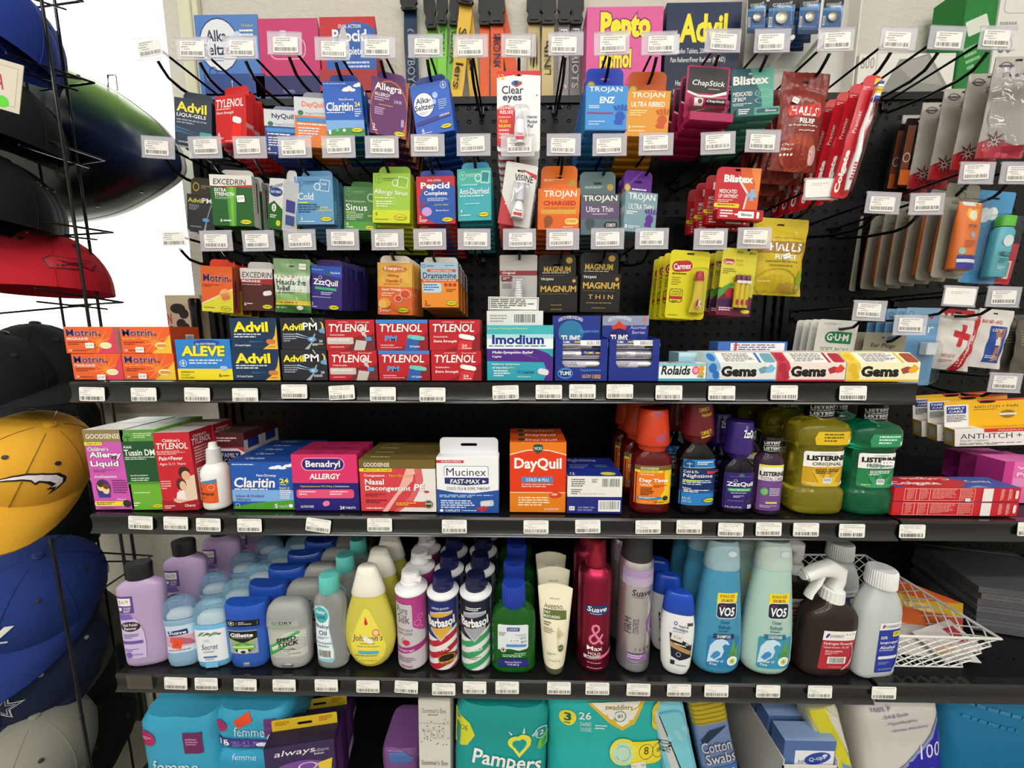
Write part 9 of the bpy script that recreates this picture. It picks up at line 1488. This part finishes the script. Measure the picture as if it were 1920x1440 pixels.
soft('napkin_pack', 'white and royal blue absorbent pad pack marked 100', 1660, 1815, 1318, .60, .10, 'd2cfcc', [('G', [(100, 12), (100, 100), (0, 100), (14, 62), (50, 50), (84, 30)], '2a28a8'), ('G', [(100, 10), (100, 13), (83, 32), (50, 52), (14, 64), (0, 100), (0, 90), (12, 62), (48, 50), (80, 30)], '8c98c8'), ('T', 14, 2, 22, 3, '100% P', '4c4c84', {'b': 0}), ('T', 24, 8, 32, 3, '- Soft & Gentle', '5c5c8c', {'b': 0}), ('T', 28, 14, 38, 3, '- Hypoallergenic', '5c5c8c', {'b': 0}), ('T', 32, 20, 46, 3, '- Ultimate Absorbency', '5c5c8c', {'b': 0}), ('T', 66, 36, 26, 12, '100', 'e0e0f4', {'b': .0}), ('L', 40, 56, 46, 5, 1, 'b8b8e8')], roll=-12, fin='k', seed=15)
soft('blue_pack', 'wide plain blue wrapped pack at the bottom right corner', 1800, 1990, 1312, .64, .14, '2078a8', [('L', 10, 10, 70, 6, 1, '3c8cbc', {'a': -24}), ('L', 10, 24, 70, 6, 1, '2c84b4', {'a': -24})], roll=-8, fin='k', seed=16)
# ================================================================ left side: caps on a wire rack, oval board, window sill
CA, CB, CH = .082, .096, .105
def cap_hat(L, px, py, Y, col, rot, logo=None, lw=.11, lh=.06, lz=.085, brim=True, bcol=None, size=1.0, trim='2a2c34', lx=0, under='141416', seam=None):
    q = P(px, py, Y); o = tag(empty('baseball_cap', q, tuple(R(a) for a in rot)), L, 'cap')
    a, b, h = CA*size, CB*size, CH*size
    rf = lambda z: max(1 - (z/h)**2.3, 0)**.55
    mb = MB(); rs = []
    for k in range(15):
        z = h*math.sin(math.pi/2*k/14)*.998; r_ = rf(z)
        rs.append([(a*r_*math.cos(t)*(1 + .006*math.cos(6*t + 3*k/14)), b*r_*math.sin(t)*(1 + .006*math.cos(6*t)), z) for t in [2*math.pi*j/36 for j in range(36)]])
    mb.rings(rs, col + ':f', False, True)
    S_ = lambda X, z: (X, -b*rf(z)*math.sqrt(max(1 - (X/(a*max(rf(z), .05)))**2, .0)), z)
    for j in range(6):   # panel seams
        t = math.pi/2 + j*math.pi/3
        pts = [((a*rf(z) + .0006)*math.cos(t), (b*rf(z) + .0006)*math.sin(t), z) for z in [h*.99*math.sin(math.pi/2*k/9) for k in range(9)]]
        mb.tube(pts, .0007, seam or col + ':f', 5)
    for j in range(6):   # eyelets
        t = math.pi/2 + math.pi/6 + j*math.pi/3; z = h*.72; r_ = rf(z)
        p = Vector((a*r_*math.cos(t), b*r_*math.sin(t), z)); nrm = Vector((math.cos(t), math.sin(t), .9)).normalized()
        u = nrm.orthogonal().normalized(); v = nrm.cross(u)
        mb.rings([[p + nrm*e + u*.0036*f_*math.cos(w_) + v*.0036*f_*math.sin(w_) for w_ in [2*math.pi*i/12 for i in range(12)]] for e, f_ in ((-.001, 1), (.0022, 1), (.0026, .6))], trim)
    if logo: paint(mb, logo, lambda x, y, q_: (lambda p: (p[0], p[1] - q_ - .0006, p[2] + .0006))(S_(lx - lw/2 + x, max(min(lz + lh/2 - y, h*.98), 0))), lw, lh, lw/9, lh/6, step=.0001)
    mb.build('crown', o, smooth=60)
    mb = MB(); mb.rings([[(.008*f_*math.cos(t), .008*f_*math.sin(t), h + e) for t in [2*math.pi*j/16 for j in range(16)]] for e, f_ in ((-.003, 1), (.002, .95), (.004, .6))], trim if trim != '2a2c34' else (bcol or col)); mb.build('button', o)
    if brim:
        mb = MB(); top = []; n = 17
        for j in range(n):
            t = math.pi + math.pi*j/(n - 1); c, s_ = math.cos(t), math.sin(t)
            inn = Vector((a*c, b*s_, .002)); L_ = .070*size*abs(s_)**.6
            col_ = []
            for k in range(6):
                f_ = k/5; x = inn.x*(1 - .12*f_*abs(s_)); y = inn.y - L_*f_; z = .002 - .020*f_*size*abs(s_) - .016*size*(abs(c)**2)*f_ - .010*f_*f_
                col_.append((x, y, z))
            top.append(col_)
        vs = [p for c_ in top for p in c_]; m = len(vs); bot = [(x, y, z - .003) for x, y, z in vs]
        fs = [(j*6 + k, (j+1)*6 + k, (j+1)*6 + k + 1, j*6 + k + 1) for j in range(n-1) for k in range(5)]
        mb.add(vs, fs, (bcol or col) + ':f'); mb.add(bot, [f_[::-1] for f_ in fs], under + ':f')
        mb.add([vs[j*6 + 5] for j in range(n)] + [bot[j*6 + 5] for j in range(n)], [(j, j+1, n+j+1, n+j) for j in range(n-1)], (bcol or col) + ':f')
        mb.build('brim', o, smooth=50)
    return o
BOLT = [('G', [(0, 66), (14, 40), (28, 18), (44, 4), (64, 2), (86, 10), (98, 32), (100, 52), (94, 76), (84, 100), (87, 74), (79, 72), (84, 58), (76, 44), (66, 36), (62, 46), (54, 32), (42, 30), (24, 42)], '1c1c2c'),
        ('G', [(6, 58), (18, 38), (30, 22), (45, 10), (63, 8), (83, 15), (94, 34), (96, 52), (90, 76), (91, 64), (84, 64), (89, 52), (79, 36), (64, 28), (60, 36), (54, 25), (42, 24), (24, 36)], 'f0ecec')]
cap_hat('golden yellow cap with white lightning bolt hanging on the rack', 56, 872, .64, 'e0a830', (34, 24, 48), BOLT, .082, .040, .044, size=.97, lx=.006, under='a87c28', seam='8c6a24')
NYL = [('T', 4, 30, 34, 60, 'n', 'e4e2dc', {'b': .12, 'i': .1}), ('T', 42, 30, 42, 70, 'y', 'e4e2dc', {'b': .12, 'i': .1}), ('R', 0, 92, 80, 10, 'e4e2dc')]
cap_hat('royal blue cap with white interlocked letters below the yellow cap', 72, 1118, .66, '1e3478', (24, 18, 27), NYL, .07, .042, .050, size=1.1, lx=-.006)
STAR = lambda c1, c2: [('S', 50, 52, 48, 20, 5, c1), ('S', 50, 52, 40, 16, 5, c2), ('S', 50, 52, 30, 12, 5, c1), ('S', 50, 52, 25, 10, 5, c2)]
cap_hat('dark navy cap with silver outlined star', 78, 1244, .66, '182440', (24, 18, 27), STAR('c8ccd4', '182440'), .055, .05, .048, size=1.08, lx=.0, trim='9a9a94')
cap_hat('charcoal cap behind the navy star cap', 124, 1205, .77, '5c5a52', (18, 20, 30), size=1.1)
cap_hat('pale grey cap under the navy star cap with brim showing', 50, 1334, .71, 'a09c98', (34, 22, 34), bcol='a8a4a0')
cap_hat('black cap with thin silver star near the lower shelf', 150, 1290, .80, '242426', (26, 26, 40), STAR('9c9ca0', '242426'), .045, .042, .045, lx=.0)
cap_hat('mid grey cap lowest on the rack', 56, 1425, .60, '8a887e', (14, 14, 34), size=1.05)
cap_hat('black cap low at right of the grey cap', 160, 1380, .75, '131312', (22, 26, 30))
cap_hat('red cap with dark outlined emblem on its front', 92, 548, .68, 'b81c2c', (-2, 2, 56), [('G', [(2, 40), (14, 8), (96, 4), (99, 20), (88, 80), (70, 60), (60, 88), (10, 94)], '4c1420'), ('G', [(5, 42), (17, 13), (92, 10), (94, 22), (86, 70), (70, 50), (58, 80), (12, 88)], 'b81c2c'), ('G', [(22, 30), (50, 40), (86, 20), (60, 52), (84, 62), (50, 60), (26, 76), (42, 54)], '4c1420'), ('R', 24, 62, 4, 16, '4c1420'), ('R', 32, 60, 4, 18, '4c1420')], .066, .024, .040, brim=False, size=1.0, lx=.020)
cap_hat('black cap tucked under the yellow cap with grey script lettering', 94, 985, .80, '141416', (14, 20, 36), [('T', 4, 30, 92, 46, 'verge', '9a9aa0', {'i': .3, 'b': -.01, 'a': 12})], .05, .018, .030, lx=.028, size=1.05)
cap_hat('black cap with rounded crown above the yellow cap', 84, 812, .82, '1a1c20', (4, 8, 40), size=1.1)
cap_hat('black cap on the rack beside the orange tablet boxes', 78, 712, .70, '141414', (0, 2, 44), size=1.0, under='1c5030')
cap_hat('black cap at the left edge beside the red cap rack', -20, 740, .62, '121212', (0, 14, 40), brim=False)
for k, (x, y, Y) in enumerate(((-24, 258, .62), (-8, 262, .67), (6, 266, .72))):
    cap_hat('plain black cap in the upper stack, ' + ('nearest', 'middle', 'farthest')[k], x, y, Y, '17181b', (6, 10, 40), size=.96, brim=k == 2)
for k, (x, y, Y) in enumerate(((-44, 408, .60), (-22, 410, .65), (0, 412, .70))):
    cap_hat('plain black cap in the second stack, ' + ('nearest', 'middle', 'farthest')[k], x, y, Y, '141518', (4, 10, 40), size=.98, brim=k == 2)
for k, (x, y, Y) in enumerate(((-50, 76, .62), (-20, 88, .68))):
    cap_hat('royal blue cap at the top left corner, ' + ('nearer', 'farther')[k], x, y, Y, '23409a', (4, 18, 44), size=1.0, brim=k == 1)
# sign card tucked among the black caps
q = P(8, 158, .52); mb = MB().box(-.035, 0, -.030, .022, .0006, .028, 'cfc8b8', 0)
paint(mb, [('R', 0, 0, 100, 100, 'cfc8b8'), ('R', 10, 10, 80, 80, 'b8b0a0'), ('R', 12, 12, 76, 76, 'd4cdbd'), ('T', 42, 30, 20, 30, 'A', 'a8485c', {'b': .05}), ('E', 60, 84, 16, 12, '5cd03c')], lambda x, y, o: (-.035 + x, -o, .028 - y), .057, .058)
o = tag(mb.build('sign_card', smooth=0), 'cream sign card with green dot sticker at left edge', 'sign card'); o.location = q; o.rotation_euler = (0, R(16), 0)
# wire rack
def V(px, py, Y): return P(px, py, Y)
rack = empty('cap_rack', (V(128, 700, .68).x, .68, 0)); tag(rack, 'black wire cap rack with slanted V-shaped arms', 'cap rack')
off = Vector(rack.location); wc = '1a1a1c:g'
zt0 = V(100, -80, .68).z
for x, y, Y, r_, z1 in ((122, 300, .64, .0023, zt0), (145, 300, .70, .0022, zt0), (72, 300, .78, .0022, zt0), (252, 1040, .80, .0026, V(240, 800, .80).z), (96, 1012, .585, .0026, V(92, 1008, .585).z)):
    X = V(x, y, Y).x
    MB().tube([Vector((X, Y, .02)) - off, Vector((X, Y, z1)) - off], r_, wc, 8).build('upright_wire', rack)
for (tx, ty) in ((176, 155), (196, 300), (211, 436), (230, 567), (155, 2), (285, 1042)):
    dy = 56 if ty < 400 else 26 if ty < 900 else -60
    t = V(tx, ty, .70); a_ = V(tx - 165, ty - dy, .60) if ty < 900 else V(tx - 100, ty - 6, .72); b_ = V(tx - 100, ty + (14 if ty < 400 else 6), .74) if ty < 900 else V(tx - 90, ty + 60, .66)
    mb = MB(); mb.tube([a_ - off, t - off, b_ - off], .0019, wc, 7); mb.tube([a_ + Vector((0, 0, -.02)) - off, t + Vector((-.03, 0, -.012)) - off], .0016, wc, 7)
    mb.build('cap_arm', rack)
for (x0, y0, x1, y1) in ((0, 118, 150, 148), (0, 590, 170, 572), (0, 742, 120, 716)):
    MB().tube([V(x0 - 30, y0, .64) - off, V(x1, y1, .68) - off], .0018, wc, 7).build('cross_wire', rack)
MB().box(-.12, -.1, 0, .08, .14, .02, wc, .002).build('rack_base', rack)
o = tag(MB().box(-.35, 0, 0, .12, .008, .36, '1c1a18', .002).build('leaning_panel', smooth=0), 'dark brown panel in shadow leaning at the wall beside the shelving', 'panel'); o.location = (V(190, 1380, .93).x, .935, 0)  # added dark sheet, stands in for the shade low on the wall
# large oval board hanging in front of the window
bm_ = bpy.data.materials.new('iridescent_shell'); bm_.use_nodes = True; nt = bm_.node_tree; pb_ = nt.nodes['Principled BSDF']  # base colour ramps from black through navy to green along a slant
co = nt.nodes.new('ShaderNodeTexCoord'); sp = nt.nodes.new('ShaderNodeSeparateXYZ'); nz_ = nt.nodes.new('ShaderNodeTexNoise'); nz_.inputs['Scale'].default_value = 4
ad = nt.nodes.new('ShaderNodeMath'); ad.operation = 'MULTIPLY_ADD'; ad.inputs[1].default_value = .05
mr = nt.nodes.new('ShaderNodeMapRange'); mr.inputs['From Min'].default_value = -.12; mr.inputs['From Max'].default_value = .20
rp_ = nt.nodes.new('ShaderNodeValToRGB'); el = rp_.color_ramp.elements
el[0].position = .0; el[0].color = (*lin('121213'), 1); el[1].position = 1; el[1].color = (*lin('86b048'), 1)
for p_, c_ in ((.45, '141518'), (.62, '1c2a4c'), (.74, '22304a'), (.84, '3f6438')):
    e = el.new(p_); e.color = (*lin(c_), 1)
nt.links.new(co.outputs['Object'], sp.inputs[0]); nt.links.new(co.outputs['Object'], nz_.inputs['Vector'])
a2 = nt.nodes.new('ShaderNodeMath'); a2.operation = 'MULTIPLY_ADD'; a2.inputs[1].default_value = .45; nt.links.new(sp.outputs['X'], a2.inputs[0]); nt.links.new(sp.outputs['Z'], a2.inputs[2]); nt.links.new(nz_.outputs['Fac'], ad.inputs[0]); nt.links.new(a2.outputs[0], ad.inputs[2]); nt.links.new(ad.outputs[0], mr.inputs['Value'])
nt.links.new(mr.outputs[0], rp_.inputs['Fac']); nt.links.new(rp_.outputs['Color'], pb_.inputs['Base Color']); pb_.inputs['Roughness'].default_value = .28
def bp(px, py): return P(px, py, .865)
edge = [(340, 312), (330, 275), (300, 235), (262, 203), (220, 174), (165, 145), (110, 120), (55, 100), (0, 88), (-80, 84), (-150, 110), (-200, 170), (-220, 250), (-200, 330), (-140, 390), (-60, 415), (20, 420), (90, 418), (160, 412), (220, 398), (270, 374), (310, 350), (332, 332)]
pts = [bp(x, y) for x, y in edge]; cen = sum(pts, Vector())/len(pts); M_ = len(pts)
def smooth_loop(ps, n=4):
    out = []
    for i in range(len(ps)):
        p0, p1, p2, p3 = ps[i-1], ps[i], ps[(i+1) % len(ps)], ps[(i+2) % len(ps)]
        for k in range(n):
            t = k/n; out.append(.5*((2*p1) + (-p0 + p2)*t + (2*p0 - 5*p1 + 4*p2 - p3)*t*t + (-p0 + 3*p1 - 3*p2 + p3)*t**3))
    return out
lp = smooth_loop([p - cen for p in pts])
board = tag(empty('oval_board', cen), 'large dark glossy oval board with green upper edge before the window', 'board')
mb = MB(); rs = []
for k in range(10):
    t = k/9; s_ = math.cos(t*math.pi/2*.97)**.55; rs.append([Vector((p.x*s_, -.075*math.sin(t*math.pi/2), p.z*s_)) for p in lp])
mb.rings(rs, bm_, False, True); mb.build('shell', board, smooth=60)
MB().rings([[Vector((p.x*s_, y, p.z*s_)) for p in lp] for s_, y in ((1.004, .0005), (1.012, .006), (1.0, .014), (.9, .016))], 'c8ccc8', False, True).build('rim', board, smooth=40)
q = bp(221, 166) - cen; MB().tube([q + Vector((-.008, -.012, -.004)), q + Vector((-.006, -.012, .018)), q + Vector((.010, -.012, .018)), q + Vector((.010, -.012, -.010))], .002, 'b0b4b0:m').build('hanging_loop', board)
for (x, y) in ((184, 162), (298, 372), (218, 398)):
    q = bp(x, y) - cen; MB().lathe([(-.002, .003), (.002, .003)], '0a0a0a', 10, q.x*.985, -.035).build('rivet', board).location.z = q.z*.985
# on the window sill
zs_ = WZ0
X, zb, w_, h_ = fit(317, 553, 381, 700, .905, zs_)
cow = [('R', 0, 0, 100, 100, 'e8d4b8'), ('R', 0, 0, 100, 10, 'ece4c0')] + [('E', x, y, rx, ry, '2c2826') for x, y, rx, ry in ((34, 16, 22, 6), (50, 22, 14, 6), (40, 34, 14, 6), (52, 38, 12, 5), (36, 52, 18, 4), (88, 24, 14, 6), (86, 40, 10, 6), (92, 36, 10, 4), (88, 56, 16, 6), (50, 64, 12, 6), (20, 72, 14, 5), (80, 78, 14, 6))] + [('T', 2, 22, 12, 12, 'N', 'd8603c', {'b': .06}), ('T', 4, 36, 12, 12, 'S', 'd8603c', {'b': .06})]
carton('cow_print_bag', 'cow print carton with orange letters standing on the window sill', 'carton', w_, h_, .03, 'e8d4b8', cow, loc=(X, .905 + .015, zs_), flap=False)
q = P(366, 640, .875)
tag(MB().rings([sup(a_, b_, 3, z, 20) for z, a_, b_ in ((0, .010, .008), (h_*.80, .010, .008), (h_*.84, .0115, .009), (h_*.92, .012, .009), (h_*.95, .010, .007))], '161616:g').build('black_post'), 'short black rounded post before the cow print carton', 'post').location = (q.x, .885, zs_)
tag(MB().box(WX0, .86, WZ0 - .025, WX1 + .02, .9195, WZ0 - .0004, M_trim, .002).build('trim_3', smooth=0), kind='structure')
